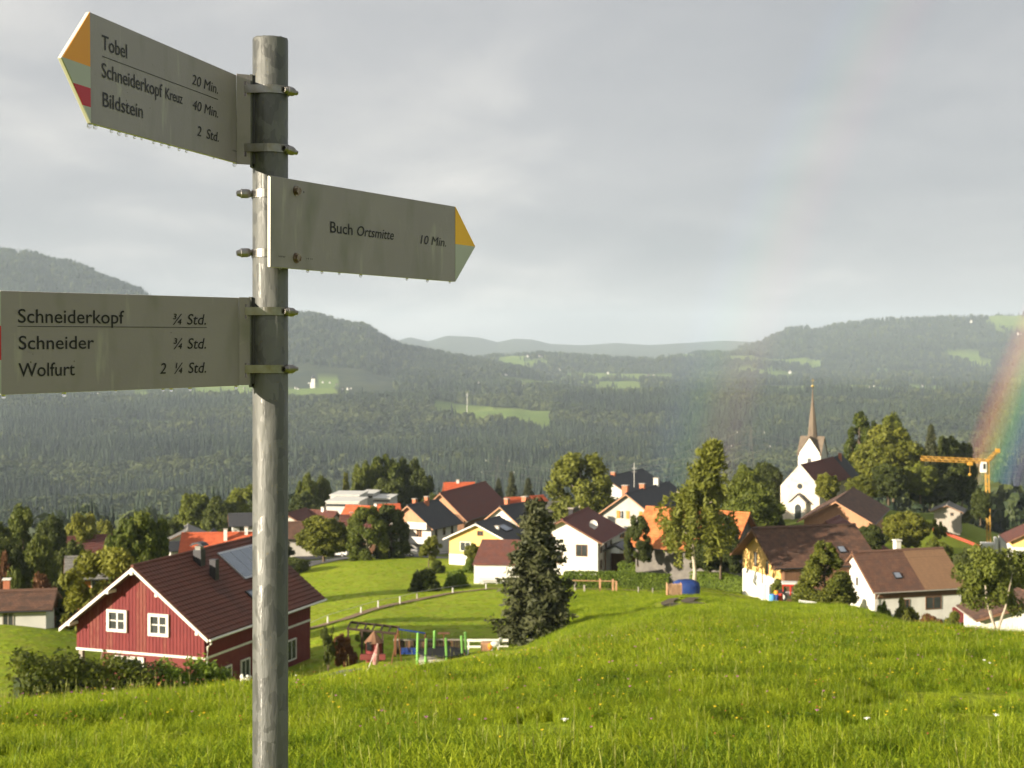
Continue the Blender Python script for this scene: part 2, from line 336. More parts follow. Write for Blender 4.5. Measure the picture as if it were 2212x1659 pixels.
def roofmat(name, c1, c2, c3=None, rowh=.35, w=.3, rough=.8, patch=None):
    m = bpy.data.materials.new(name); m.use_nodes = True; t = m.node_tree; n = t.nodes; l = t.links; p = n['Principled BSDF']; p.inputs['Roughness'].default_value = rough; p.inputs['Specular IOR Level'].default_value = .3
    uv = n.new('ShaderNodeUVMap'); uv.uv_map = 'UVMap'
    br = n.new('ShaderNodeTexBrick'); br.inputs['Scale'].default_value = 1.0; br.inputs['Brick Width'].default_value = w; br.inputs['Row Height'].default_value = rowh
    br.inputs['Mortar Size'].default_value = .012; br.inputs['Color1'].default_value = (*c1, 1); br.inputs['Color2'].default_value = (*c2, 1); br.inputs['Mortar'].default_value = (*[q * .45 for q in c1], 1)
    l.new(uv.outputs[0], br.inputs['Vector'])
    nz = n.new('ShaderNodeTexNoise'); nz.inputs['Scale'].default_value = 1.1; nz.inputs['Detail'].default_value = 6; l.new(uv.outputs[0], nz.inputs['Vector'])
    mr = n.new('ShaderNodeMapRange'); mr.inputs[1].default_value = .4; mr.inputs[2].default_value = .7; l.new(nz.outputs[0], mr.inputs[0])
    mx = n.new('ShaderNodeMix'); mx.data_type = 'RGBA'; l.new(mr.outputs[0], mx.inputs[0]); l.new(br.outputs[0], mx.inputs[6]); mx.inputs[7].default_value = (*(c3 or c2), 1)
    src = mx.outputs[2]
    l.new(src, p.inputs['Base Color'])
    b = n.new('ShaderNodeBump'); b.inputs['Strength'].default_value = .9; b.inputs['Distance'].default_value = .05; l.new(br.outputs['Fac'], b.inputs['Height']); b.invert = True; l.new(b.outputs[0], p.inputs['Normal'])
    return m
M['r_dark'] = roofmat('dark_slate_roof', (.060, .063, .072), (.08, .082, .092), (.068, .068, .074))
M['r_redbrown'] = roofmat('red_brown_tiles', (.14, .05, .035), (.19, .07, .05), (.11, .055, .05))
M['r_maroon'] = roofmat('maroon_roof', (.16, .055, .045), (.19, .066, .052), (.14, .06, .055))
M['r_brown'] = roofmat('brown_tiles', (.13, .068, .045), (.19, .10, .065), (.08, .05, .038))
M['r_tan'] = roofmat('new_tan_tiles', (.27, .16, .09), (.31, .18, .10), (.24, .14, .08))
M['r_orange'] = roofmat('orange_tiles', (.58, .19, .06), (.42, .12, .045), (.66, .25, .09), rowh=.4)
M['r_red'] = roofmat('bright_red_tiles', (.58, .12, .045), (.50, .10, .04), (.62, .15, .06))
M['r_tile_house'] = mat('clay_roof_tile', (.15, .052, .034), .7, (.085, .036, .027), .5, 5, rnd=.5)
M['r_grey'] = roofmat('grey_roof', (.20, .195, .18), (.26, .25, .23), (.17, .16, .15))
M['l_broad'] = leafmat('broad_leaves', (.050, .075, .012), (.245, .265, .036))
M['l_dark'] = leafmat('dark_leaves', (.030, .046, .012), (.145, .165, .030), rnd=.25)
M['l_yellow'] = leafmat('yellow_green_leaves', (.085, .105, .014), (.30, .29, .040))
M['l_birch'] = leafmat('birch_leaves', (.075, .095, .016), (.25, .26, .040))
M['l_conif'] = leafmat('spruce_needles', (.018, .027, .012), (.115, .118, .045), tr=.1, rnd=.2)
M['l_hedge'] = leafmat('hedge_leaves', (.060, .105, .012), (.22, .29, .030), rnd=.1)
M['l_autumn'] = leafmat('reddish_leaves', (.11, .045, .02), (.26, .13, .05), rnd=.2)
M['l_farcon'] = leafmat('far_conifer', (.006, .015, .009), (.036, .056, .021), tr=.1, rnd=.6, world=.005, wamt=1.3)
M['l_farbroad'] = leafmat('far_broadleaf', (.018, .034, .012), (.095, .115, .032), tr=.2, rnd=.6, world=.006, wamt=1.2)
M['grass'] = leafmat('grass_blades', (.10, .19, .008), (.52, .58, .030), tr=.5, rnd=.35, rough=.5, world=.45, wamt=.5)
M['seed'] = leafmat('seed_heads', (.22, .24, .05), (.42, .40, .14), tr=.3, rnd=.4)

# ground material: grass with cover attribute
def ground_mat():
    m = bpy.data.materials.new('meadow_ground'); m.use_nodes = True; t = m.node_tree; n = t.nodes; l = t.links; p = n['Principled BSDF']; p.inputs['Roughness'].default_value = .9; p.inputs['Specular IOR Level'].default_value = .1
    tcn = n.new('ShaderNodeTexCoord'); geo = n.new('ShaderNodeNewGeometry')
    def noise(s, d=5, st=(1, 1, 1)):
        mpn = n.new('ShaderNodeMapping'); mpn.inputs['Scale'].default_value = st; l.new(geo.outputs['Position'], mpn.inputs[0])
        q = n.new('ShaderNodeTexNoise'); q.inputs['Scale'].default_value = s; q.inputs['Detail'].default_value = d; l.new(mpn.outputs[0], q.inputs['Vector'])
        r = n.new('ShaderNodeMapRange'); r.inputs[1].default_value = .35; r.inputs[2].default_value = .65; l.new(q.outputs[0], r.inputs[0]); return r.outputs[0]
    def mixc(f, a, b):
        x = n.new('ShaderNodeMix'); x.data_type = 'RGBA'
        if isinstance(f, float): x.inputs[0].default_value = f
        else: l.new(f, x.inputs[0])
        for i, v in ((6, a), (7, b)):
            if isinstance(v, tuple): x.inputs[i].default_value = (*v, 1)
            else: l.new(v, x.inputs[i])
        return x.outputs[2]
    g = mixc(noise(.06, 6), (.22, .33, .014), (.31, .39, .018))
    g = mixc(noise(.9, 6, (1, .5, 1)), g, (.27, .29, .024))
    fine = n.new('ShaderNodeMath'); fine.operation = 'MULTIPLY'; fine.inputs[1].default_value = .4; l.new(noise(3.5, 5), fine.inputs[0])
    g = mixc(fine.outputs[0], g, (.15, .21, .012))
    at_ = n.new('ShaderNodeAttribute'); at_.attribute_name = 'cover'
    fl = mixc(noise(.02, 6), (.022, .034, .016), (.05, .06, .022))
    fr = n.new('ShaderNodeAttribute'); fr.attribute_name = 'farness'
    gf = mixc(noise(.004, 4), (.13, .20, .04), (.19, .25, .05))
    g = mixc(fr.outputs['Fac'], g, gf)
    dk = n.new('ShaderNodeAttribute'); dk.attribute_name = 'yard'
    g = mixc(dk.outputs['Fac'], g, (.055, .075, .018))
    c = mixc(at_.outputs['Fac'], g, fl); l.new(c, p.inputs['Base Color'])
    b = n.new('ShaderNodeBump'); b.inputs['Strength'].default_value = .9; b.inputs['Distance'].default_value = .25
    q = n.new('ShaderNodeTexNoise'); q.inputs['Scale'].default_value = 2.2; q.inputs['Detail'].default_value = 6; l.new(geo.outputs['Position'], q.inputs['Vector']); l.new(q.outputs[0], b.inputs['Height']); l.new(b.outputs[0], p.inputs['Normal'])
    return m
az = np.concatenate([np.arange(-180, -24, 6.0), np.arange(-24, 24.01, .11), np.arange(30, 180, 6.0)])
rad = np.concatenate([[.3], np.geomspace(1.0, 17300, 330)])
A_, R_ = np.meshgrid(np.radians(az), rad); TX = R_ * np.sin(A_); TY = R_ * np.cos(A_); TZ = H(TX, TY)
V = np.stack([TX, TY, TZ], -1).reshape(-1, 3); na, nr = len(az), len(rad)
i0 = (np.arange(nr - 1)[:, None] * na + np.arange(na)[None, :]); i1 = (np.arange(nr - 1)[:, None] * na + (np.arange(na)[None, :] + 1) % na)
Fq = np.stack([i0, i1, i1 + na, i0 + na], -1).reshape(-1, 4)
tm = npmesh('terrain', V, Fq[:, ::-1], ground_mat(), smooth=True)
cov = landcover(V[:, 0], V[:, 1]); a = tm.attributes.new('cover', 'FLOAT', 'POINT'); a.data.foreach_set('value', cov.astype(np.float32))
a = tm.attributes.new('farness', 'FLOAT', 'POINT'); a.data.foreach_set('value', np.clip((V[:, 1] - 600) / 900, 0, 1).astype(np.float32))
pxv = CX + F * V[:, 0] / np.maximum(V[:, 1], 1)
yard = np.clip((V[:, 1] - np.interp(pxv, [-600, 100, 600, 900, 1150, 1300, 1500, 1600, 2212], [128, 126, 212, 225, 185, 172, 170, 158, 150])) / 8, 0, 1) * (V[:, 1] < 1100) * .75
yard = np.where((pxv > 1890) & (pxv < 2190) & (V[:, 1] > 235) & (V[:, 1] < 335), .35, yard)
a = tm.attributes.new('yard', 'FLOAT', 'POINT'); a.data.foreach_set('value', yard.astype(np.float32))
link('ground', tm, kind='structure', label='green hillside meadows falling to the valley, with wooded ridges behind')

# ---------------------------------------------------------------- haze
zmin, zmax = float(V[:, 2].min()), float(V[:, 2].max()) + 45; print('ZRANGE', zmin, zmax)
hz = MB().box(-17600, 17600, -17600, 17600, zmin - 1, zmax)
hm = bpy.data.materials.new('haze'); hm.use_nodes = True; hn = hm.node_tree; hn.nodes.clear(); ho = hn.nodes.new('ShaderNodeOutputMaterial'); hv = hn.nodes.new('ShaderNodeVolumePrincipled')
hv.inputs['Color'].default_value = (.64, .76, .89, 1); hv.inputs['Density'].default_value = 7.0e-5; hv.inputs['Anisotropy'].default_value = 0.0
hn.links.new(hv.outputs[0], ho.inputs['Volume'])
hob = hz.obj('haze', hm, kind='stuff', label='pale rain haze filling the valley')

# ---------------------------------------------------------------- scatter (instances of small meshes on points)
PROTO = bpy.data.collections.new('prototypes')
def scatter(name, pts, scl, protos, seed, **kw):
    me = bpy.data.meshes.new(name); me.vertices.add(len(pts)); me.vertices.foreach_set('co', np.asarray(pts, np.float32).ravel())
    a = me.attributes.new('scl', 'FLOAT', 'POINT'); a.data.foreach_set('value', np.asarray(scl, np.float32))
    o = link(name, me, **kw)
    ng = bpy.data.node_groups.new(name, 'GeometryNodeTree')
    ng.interface.new_socket('Geometry', in_out='INPUT', socket_type='NodeSocketGeometry'); ng.interface.new_socket('Geometry', in_out='OUTPUT', socket_type='NodeSocketGeometry')
    gi = ng.nodes.new('NodeGroupInput'); go = ng.nodes.new('NodeGroupOutput')
    ins = ng.nodes.new('GeometryNodeInstanceOnPoints'); m2p = ng.nodes.new('GeometryNodeMeshToPoints'); ng.links.new(gi.outputs[0], m2p.inputs[0])
    ng.links.new(m2p.outputs[0], ins.inputs['Points'])
    g2 = ng.nodes.new('GeometryNodeGeometryToInstance')
    for p in protos[::-1]:
        oi = ng.nodes.new('GeometryNodeObjectInfo'); oi.inputs['Object'].default_value = p; ng.links.new(oi.outputs['Geometry'], g2.inputs[0])
    ng.links.new(g2.outputs[0], ins.inputs['Instance']); ins.inputs['Pick Instance'].default_value = True
    rv = ng.nodes.new('FunctionNodeRandomValue'); rv.data_type = 'FLOAT_VECTOR'; rv.inputs['Max'].default_value = (.16, .16, 6.283); rv.inputs['Min'].default_value = (-.16, -.16, 0); rv.inputs['Seed'].default_value = seed
    ng.links.new(rv.outputs[0], ins.inputs['Rotation'])
    ri = ng.nodes.new('FunctionNodeRandomValue'); ri.data_type = 'INT'; ri.inputs[5].default_value = len(protos) - 1; ri.inputs['Seed'].default_value = seed + 5
    ng.links.new(ri.outputs[2], ins.inputs['Instance Index'])
    na_ = ng.nodes.new('GeometryNodeInputNamedAttribute'); na_.data_type = 'FLOAT'; na_.inputs[0].default_value = 'scl'; ng.links.new(na_.outputs[0], ins.inputs['Scale'])
    ng.links.new(ins.outputs[0], go.inputs[0]); md = o.modifiers.new('scatter', 'NODES'); md.node_group = ng
    return o
def quads(cent, size, rng, up=0.0, asp=1.0, norm=None):
    """random small leaf faces"""
    n = len(cent); a = rng.normal(size=(n, 3)); a /= np.linalg.norm(a, axis=1)[:, None]
    if norm is not None: a = a + norm * up; a /= np.linalg.norm(a, axis=1)[:, None]
    b = rng.normal(size=(n, 3)); b -= a * (a * b).sum(1)[:, None]; b /= np.linalg.norm(b, axis=1)[:, None]; c = np.cross(a, b)
    s = (size * rng.uniform(.6, 1.4, n))[:, None]
    v = np.stack([cent - b * s * asp, cent - c * s * .6 + b * s * .1, cent + b * s * asp, cent + c * s * .6], 1).reshape(-1, 3)
    return v, np.arange(4 * n).reshape(n, 4)

# far trees (unit height 1 => scaled)
def far_conifer(seed):
    rng = np.random.default_rng(seed); v = []; f = []
    for t in range(6):
        z0 = .05 + t * .155; r = .20 * (1 - t / 6.3); k = 7; o = len(v)
        v.append((0, 0, z0 + .30)); ph = rng.uniform(0, 6)
        for i in range(k):
            an = ph + 2 * math.pi * i / k; rr = r * rng.uniform(.65, 1.2); v.append((rr * math.cos(an), rr * math.sin(an), z0 + rng.uniform(-.03, .03)))
        for i in range(k): f.append((o, o + 1 + i, o + 1 + (i + 1) % k))
    return npmesh('far_conifer', np.array(v), np.array(f), M['l_farcon'], rng.uniform(0, 1, len(f)))
def far_broad(seed):
    rng = np.random.default_rng(seed); n = 170; p = rng.normal(size=(n, 3)); p /= np.linalg.norm(p, axis=1)[:, None]
    c = p * np.array([.36, .36, .42]) * rng.uniform(.75, 1.08, n)[:, None] + np.array([0, 0, .55]) + np.sin(p * 5 + seed) * .04
    v, f = quads(c, .12, rng, 1.5, norm=p); return npmesh('far_broadleaf', v, f, M['l_farbroad'], rng.uniform(0, 1, len(f)))
def proto(me): o = bpy.data.objects.new(me.name, me); return o
fc = [proto(far_conifer(s)) for s in range(4)]; fb = [proto(far_broad(s)) for s in range(3)]
def gridpts(y0, y1, sp, pxa, pxb, seed, wood=True):
    rng = np.random.default_rng(seed); xa = (pxa - CX) / F; xb = (pxb - CX) / F; area = (xb - xa) * (y1 ** 2 - y0 ** 2) / 2; n = int(area / sp / sp)
    y = np.sqrt(rng.uniform(y0 ** 2, y1 ** 2, n)); x = y * rng.uniform(xa, xb, n)
    if wood: k = landcover(x, y) > .5; x, y = x[k], y[k]
    return x, y, rng
x, y, rng = gridpts(1250, 3640, 9.5, -250, 2460, 3); mixn = fbm(x / 240, y / 240, 31, 4) + rng.normal(0, .07, len(x)) - np.where(y < 2300, .0, .08)
z = H(x, y); isb = mixn > .49
scatter('conifer_forest', np.stack([x, y, z], -1)[~isb], (rng.uniform(15, 27, len(x)) * (1 + .35 * (rng.uniform(size=len(x)) > .93)))[~isb], fc, 1, kind='stuff', label='conifers covering the far side of the valley')
scatter('broadleaf_forest', np.stack([x, y, z - 1], -1)[isb], rng.uniform(14, 24, len(x))[isb], fb, 2, kind='stuff', label='broadleaf woods among the conifers across the valley')
xs, ys = [], []
for args in ((4500, 6000, 15, -300, 1150, 5), (6200, 8700, 24, 1450, 2500, 6), (3650, 7200, 22, 850, 2300, 7)):
    x, y, rng = gridpts(*args); xs.append(x); ys.append(y)
x = np.concatenate(xs); y = np.concatenate(ys)
scatter('ridge_forest', np.stack([x, y, H(x, y) - 1], -1), np.random.default_rng(1).uniform(15, 27, len(x)), fc + fb[:1], 3, kind='stuff', label='hazy woods on the distant ridges')
x, y, rng = gridpts(430, 1150, 9, 1880, 2420, 8, wood=False)
k = (y > 470 + 0 * x); scatter('hillside_wood', np.stack([x, y, H(x, y) - 1], -1)[k], rng.uniform(13, 22, len(x))[k], fc + fb, 4, kind='stuff', label='dark wood falling away behind the crane')
x, y, rng = gridpts(520, 1150, 11, -200, 1900, 9, wood=False)
scatter('valley_wood', np.stack([x, y, H(x, y) - 1], -1), rng.uniform(12, 22, len(x)), fc + fb, 5, kind='stuff', label='woods below the village')

# ---------------------------------------------------------------- meadow grass
def clump(seed, n=64, rad=.16, h=.22, seedheads=False):
    rng = np.random.default_rng(seed); V = []; Fc = []; T = []; mi = []
    for i in range(n):
        a, rr = rng.uniform(0, 6.28), rad * math.sqrt(rng.uniform()); bx, by = rr * math.cos(a), rr * math.sin(a)
        hh = h * rng.uniform(.45, 1.1); d = rng.uniform(0, 6.28); lean = rng.uniform(.1, .85) * hh; wd = rng.uniform(.0025, .0055)
        px_, py_ = -math.sin(d) * wd, math.cos(d) * wd; dx, dy = math.cos(d) * lean, math.sin(d) * lean; o = len(V); tt = rng.uniform()
        V += [(bx - px_, by - py_, -.03), (bx + px_, by + py_, -.03), (bx + dx * .35 + px_ * .8, by + dy * .35 + py_ * .8, hh * .6), (bx + dx * .35 - px_ * .8, by + dy * .35 - py_ * .8, hh * .6), (bx + dx, by + dy, hh), (bx + dx * 1.02, by + dy * 1.02, hh * .99)]
        Fc += [(o, o + 1, o + 2, o + 3), (o + 3, o + 2, o + 5, o + 4)]; T += [tt, tt]; mi += [0, 0]
        if seedheads and i % 64 == 7:
            o = len(V); q = .0013; hs = h * rng.uniform(1.2, 1.9); sx, sy = bx + dx * .5, by + dy * .5
            V += [(sx - q, sy, 0), (sx + q, sy, 0), (sx + q + dx * .2, sy, hs), (sx - q + dx * .2, sy, hs), (sx - .0035 + dx * .2, sy, hs), (sx + dx * .2, sy, hs - .045), (sx + .0035 + dx * .2, sy, hs), (sx + dx * .25, sy, hs + .06)]
            Fc += [(o, o + 1, o + 2, o + 3), (o + 4, o + 5, o + 6, o + 7)]; T += [tt, tt]; mi += [1, 1]
    me = npmesh('grass_clump', np.array(V), np.array(Fc), [M['grass'], M['seed']], np.array(T)); me.polygons.foreach_set('material_index', np.array(mi, np.int32)); return me
def weeds(seed):
    rng = np.random.default_rng(seed); V = []; Fc = []; T = []
    for i in range(26):
        a = rng.uniform(0, 6.28); r0 = rng.uniform(.01, .13); bx, by = r0 * math.cos(a), r0 * math.sin(a); l_ = rng.uniform(.07, .15); wd = rng.uniform(.008, .018); z0 = rng.uniform(.02, .13); o = len(V); dx, dy = math.cos(a + rng.uniform(-.6, .6)), math.sin(a + rng.uniform(-.6, .6)); tt = rng.uniform(.2, .9)
        V += [(bx, by, z0), (bx + dx * l_ * .5 - dy * wd, by + dy * l_ * .5 + dx * wd, z0 + .05), (bx + dx * l_, by + dy * l_, z0 + rng.uniform(.0, .06)), (bx + dx * l_ * .5 + dy * wd, by + dy * l_ * .5 - dx * wd, z0 + .05)]; Fc.append((o, o + 1, o + 2, o + 3)); T.append(tt)
    return npmesh('weed_clump', np.array(V), np.array(Fc), M['grass'], np.array(T))
gc = [proto(clump(s, seedheads=(s == 0))) for s in range(6)] + [proto(weeds(50)), proto(weeds(51))]
gs = [proto(clump(s + 20, 70, .22, .15, seedheads=(s == 0))) for s in range(4)]
def meadow_pts(y0, y1, per, pxa, pxb, seed):
    x, y, rng = gridpts(y0, y1, 1 / math.sqrt(per), pxa, pxb, seed, wood=False)
    n = fbm(x / 1.6, y / 1.1, 71, 3); n2 = fbm(x / 7, y / 5, 75, 2); return x, y, rng, n, n2
x, y, rng, n, n2 = meadow_pts(9, 24, 62, -420, 2640, 11)
k = rng.uniform(size=len(x)) < np.clip((n + (n2 - .5) * .5 - .33) * 6, .12, 1); x, y, n, n2 = x[k], y[k], n[k], n2[k]; sc = (.55 + .7 * n + 1.0 * (n2 - .45)) * rng.uniform(.75, 1.2, len(x))
scatter('meadow_grass', np.stack([x, y, H(x, y)], -1), sc, gc, 6, kind='stuff', label='tall lush meadow grass of the near slope')
x, y, rng, n, n2 = meadow_pts(24, 60, 24, -420, 2640, 12)
k = rng.uniform(size=len(x)) < np.clip((n - .25) * 5, .3, 1); x, y, n = x[k], y[k], n[k]
scatter('middle_meadow_grass', np.stack([x, y, H(x, y)], -1), (.75 + .8 * n) * rng.uniform(.8, 1.25, len(x)), gc + gs, 7, kind='stuff', label='meadow grass along the crest of the near slope')
x, y, rng, n, n2 = meadow_pts(60, 165, 3.2, 1150, 2380, 13)
RUTS = [[(1510, 121), (1462, 118.5), (1441, 111), (1446, 103), (1466, 97)], [(1545, 121), (1504, 117.5), (1484, 110.5), (1490, 103), (1510, 97)]]
keep = np.ones(len(x), bool)
for rt in RUTS:
    P = np.array([((p - CX) / F * q, q) for p, q in rt])
    for (a, b_) in zip(P, P[1:]):
        d_ = b_ - a; t_ = np.clip(((x - a[0]) * d_[0] + (y - a[1]) * d_[1]) / (d_ @ d_), 0, 1); keep &= np.hypot(x - a[0] - t_ * d_[0], (y - a[1] - t_ * d_[1])) > 1.15
x, y, n, n2 = x[keep], y[keep], n[keep], n2[keep]
scatter('far_meadow_grass', np.stack([x, y, H(x, y) - .05], -1), (1.1 + .9 * n) * rng.uniform(.8, 1.2, len(x)), gs, 8, kind='stuff', label='shorter grass on the knoll in front of the village')
x, y, rng, n, n2 = meadow_pts(72, 230, 1.4, -100, 1300, 14)
k = (pxk := CX + F * x / y) > -1e9; lim = np.interp(pxk, [-100, 100, 600, 900, 1150, 1300], [122, 120, 205, 215, 160, 150]); k = (y < lim)
scatter('pasture_grass', np.stack([x, y, H(x, y) - .07], -1)[k], (.8 + .6 * n)[k], gs, 9, kind='stuff', label='short pasture grass between the red house and the village')
# flowers of the meadow
def flower(col, r, n):
    b = MB(); b.tube([(0, 0, 0), (0, 0, .34)], .002, 3, 1)
    for i in range(n):
        a = 2 * math.pi * i / n; b.add([(0, 0, .34), (r * math.cos(a - .3), r * math.sin(a - .3), .352), (r * 1.2 * math.cos(a), r * 1.2 * math.sin(a), .35), (r * math.cos(a + .3), r * math.sin(a + .3), .352)], [(0, 1, 2, 3)])
    b.ball((0, 0, .345), r * .45, 6, 4); return proto(b.mesh('flower', [col, M['grass']]))
fm = [mat('yellow_petals', (.85, .62, .03), .6), mat('pink_petals', (.50, .18, .36), .6), mat('white_petals', (.8, .8, .72), .6), mat('sorrel_red', (.42, .13, .05), .7)]
for nm, fmi, cnt, rr, sd in (('yellow_flowers', 0, 500, .012, 41), ('pink_clover', 1, 260, .014, 42), ('white_umbels', 2, 16, .026, 43), ('red_sorrel', 3, 1500, .009, 44)):
    rng = np.random.default_rng(sd); y = np.sqrt(rng.uniform(12 ** 2, 48 ** 2, cnt)); x = y * rng.uniform(-.36, .36, cnt)
    if nm == 'red_sorrel': kk = fbm(x / 2.2, y / 2.2, 90) > .52; x, y = x[kk], y[kk]
    scatter(nm, np.stack([x, y, H(x, y)], -1), rng.uniform(.8, 1.25, len(x)), [flower(fm[fmi], rr, 6)], sd, kind='stuff', label=nm.replace('_', ' ') + ' dotted through the meadow grass')

#==SPLIT==
# ---------------------------------------------------------------- signpost
POLE = Vector(((584 - CX) / F * 2.51, 2.51, 0)); PR = .0299
sp = empty('signpost', (POLE.x, POLE.y, gz(POLE.x, POLE.y)), label='galvanised steel post carrying three aluminium hiking signs', cat='signpost')
def under(o, root):
    """parent o (built in world coordinates) under a root, or a part standing at world origin under it"""
    o.parent = root; o.matrix_parent_inverse = Matrix.Translation(root.matrix_world.translation if root.matrix_world.translation.length else root.location).inverted(); return o
def zp(py, Y=2.485): return (HY - py) / F * Y
mb = MB(); zt = zp(77); n = 72
pv = []; pf = []
prof = [(PR, -3.2), (PR, zt - .003), (PR - .0012, zt), (PR - .004, zt), (PR - .004, zt - .05)]
for r_, z_ in prof:
    for k in range(n):
        t = 2 * math.pi * k / n; pv.append((POLE.x + r_ * math.cos(t), POLE.y + r_ * math.sin(t), z_ + (random.uniform(-.0008, .0008) if z_ > zt - .01 else 0)))
for j in range(len(prof) - 1):
    for k in range(n): pf.append((j * n + k, j * n + (k + 1) % n, (j + 1) * n + (k + 1) % n, (j + 1) * n + k))
pf.append(tuple((len(prof) - 1) * n + k for k in range(n)))
mb.add(pv, pf)
under(mb.obj('pole', M['galv'], smooth=True), sp)
# galvanised spangle and runs on the pole
t = M['galv'].node_tree; nd = t.nodes; p = nd['Principled BSDF']; old = p.inputs['Base Color'].links[0].from_socket
tcn = nd.new('ShaderNodeTexCoord'); mpn = nd.new('ShaderNodeMapping'); mpn.inputs['Scale'].default_value = (1, 1, .6); t.links.new(tcn.outputs['Object'], mpn.inputs[0])
dn = nd.new('ShaderNodeTexNoise'); dn.inputs['Scale'].default_value = 26; dn.inputs['Detail'].default_value = 3; t.links.new(mpn.outputs[0], dn.inputs['Vector'])
dm = nd.new('ShaderNodeMix'); dm.data_type = 'RGBA'; dm.inputs[0].default_value = .06; t.links.new(mpn.outputs[0], dm.inputs[6]); t.links.new(dn.outputs['Color'], dm.inputs[7])
vo = nd.new('ShaderNodeTexVoronoi'); vo.inputs['Scale'].default_value = 60; t.links.new(dm.outputs[2], vo.inputs['Vector'])
bw = nd.new('ShaderNodeRGBToBW'); t.links.new(vo.outputs['Color'], bw.inputs[0]); mr = nd.new('ShaderNodeMapRange'); mr.inputs[1].default_value = .25; mr.inputs[2].default_value = .75; mr.inputs[3].default_value = .78; mr.inputs[4].default_value = 1.2; t.links.new(bw.outputs[0], mr.inputs[0])
sc_ = nd.new('ShaderNodeVectorMath'); sc_.operation = 'SCALE'; t.links.new(old, sc_.inputs[0]); t.links.new(mr.outputs[0], sc_.inputs['Scale'])
sp_n = nd.new('ShaderNodeTexNoise'); sp_n.inputs['Scale'].default_value = 150; sp_n.inputs['Detail'].default_value = 2; t.links.new(tcn.outputs['Object'], sp_n.inputs['Vector'])
sr = nd.new('ShaderNodeMapRange'); sr.inputs[1].default_value = .66; sr.inputs[2].default_value = .72; t.links.new(sp_n.outputs[0], sr.inputs[0])
mx = nd.new('ShaderNodeMix'); mx.data_type = 'RGBA'; t.links.new(sr.outputs[0], mx.inputs[0]); t.links.new(sc_.outputs[0], mx.inputs[6]); mx.inputs[7].default_value = (.12, .11, .08, 1); t.links.new(mx.outputs[2], p.inputs['Base Color'])
r2 = nd.new('ShaderNodeMapRange'); r2.inputs[1].default_value = .2; r2.inputs[2].default_value = .8; r2.inputs[3].default_value = .34; r2.inputs[4].default_value = .6; t.links.new(bw.outputs[0], r2.inputs[0]); t.links.new(r2.outputs[0], p.inputs['Roughness'])

def text_mesh(txt, mat_, x0, x1, y, cap, shear=0.0, bold=0.008):
    """flat lettering fitted between x0 and x1 (local metres), baseline y, capital height cap; built as a thin print layer"""
    c = bpy.data.curves.new('lettering', 'FONT'); c.body = txt; c.size = 1.0; c.shear = shear; c.extrude = 0.0; c.resolution_u = 4; c.offset = 0 if 'M' in txt else .005
    o = bpy.data.objects.new('tmp', c); C.objects.link(o); dg = bpy.context.evaluated_depsgraph_get(); me = bpy.data.meshes.new_from_object(o.evaluated_get(dg)); C.objects.unlink(o); bpy.data.objects.remove(o)
    co = np.empty(len(me.vertices) * 3); me.vertices.foreach_get('co', co); co = co.reshape(-1, 3)
    x_ = co[:, 0]; ch = .729
    co[:, 0] = x0 + (x_ - x_.min()) / (x_.max() - x_.min()) * (x1 - x0); co[:, 1] = y + co[:, 1] / ch * cap
    me.vertices.foreach_set('co', co.ravel()); me.materials.clear(); me.materials.append(mat_); me.update(); return me
SIGNS = {1: ((-.4608, 2.476, .4565), (-.5588, 1.96, .445), .148, .1495, -1), 2: ((-.398, 2.44, .2844), (-.1139, 2.964, .2834), .151, .1508, 1), 3: ((-.4565, 2.476, .0843), (-.7214, 2.091, .0812), .147, .1475, -1)}
THK = .0055
def sign_frame(k):
    a, b = Vector(SIGNS[k][0]), Vector(SIGNS[k][1]); d = (b - a); Ln = d.length; d.normalize(); flip = SIGNS[k][4]
    xax = d if flip > 0 else -d                     # local x always runs left to right in the picture
    up = Vector((0, 0, 1)); yv = (up - xax * up.dot(xax)).normalized(); nrm = xax.cross(yv)   # towards the reader
    m4 = Matrix((xax.to_4d(), yv.to_4d(), nrm.to_4d(), (0, 0, 0, 1))).transposed()
    for i in range(3): m4[i][3] = a[i]
    m4[3][0] = m4[3][1] = m4[3][2] = 0; m4[3][3] = 1
    return m4, Ln, flip
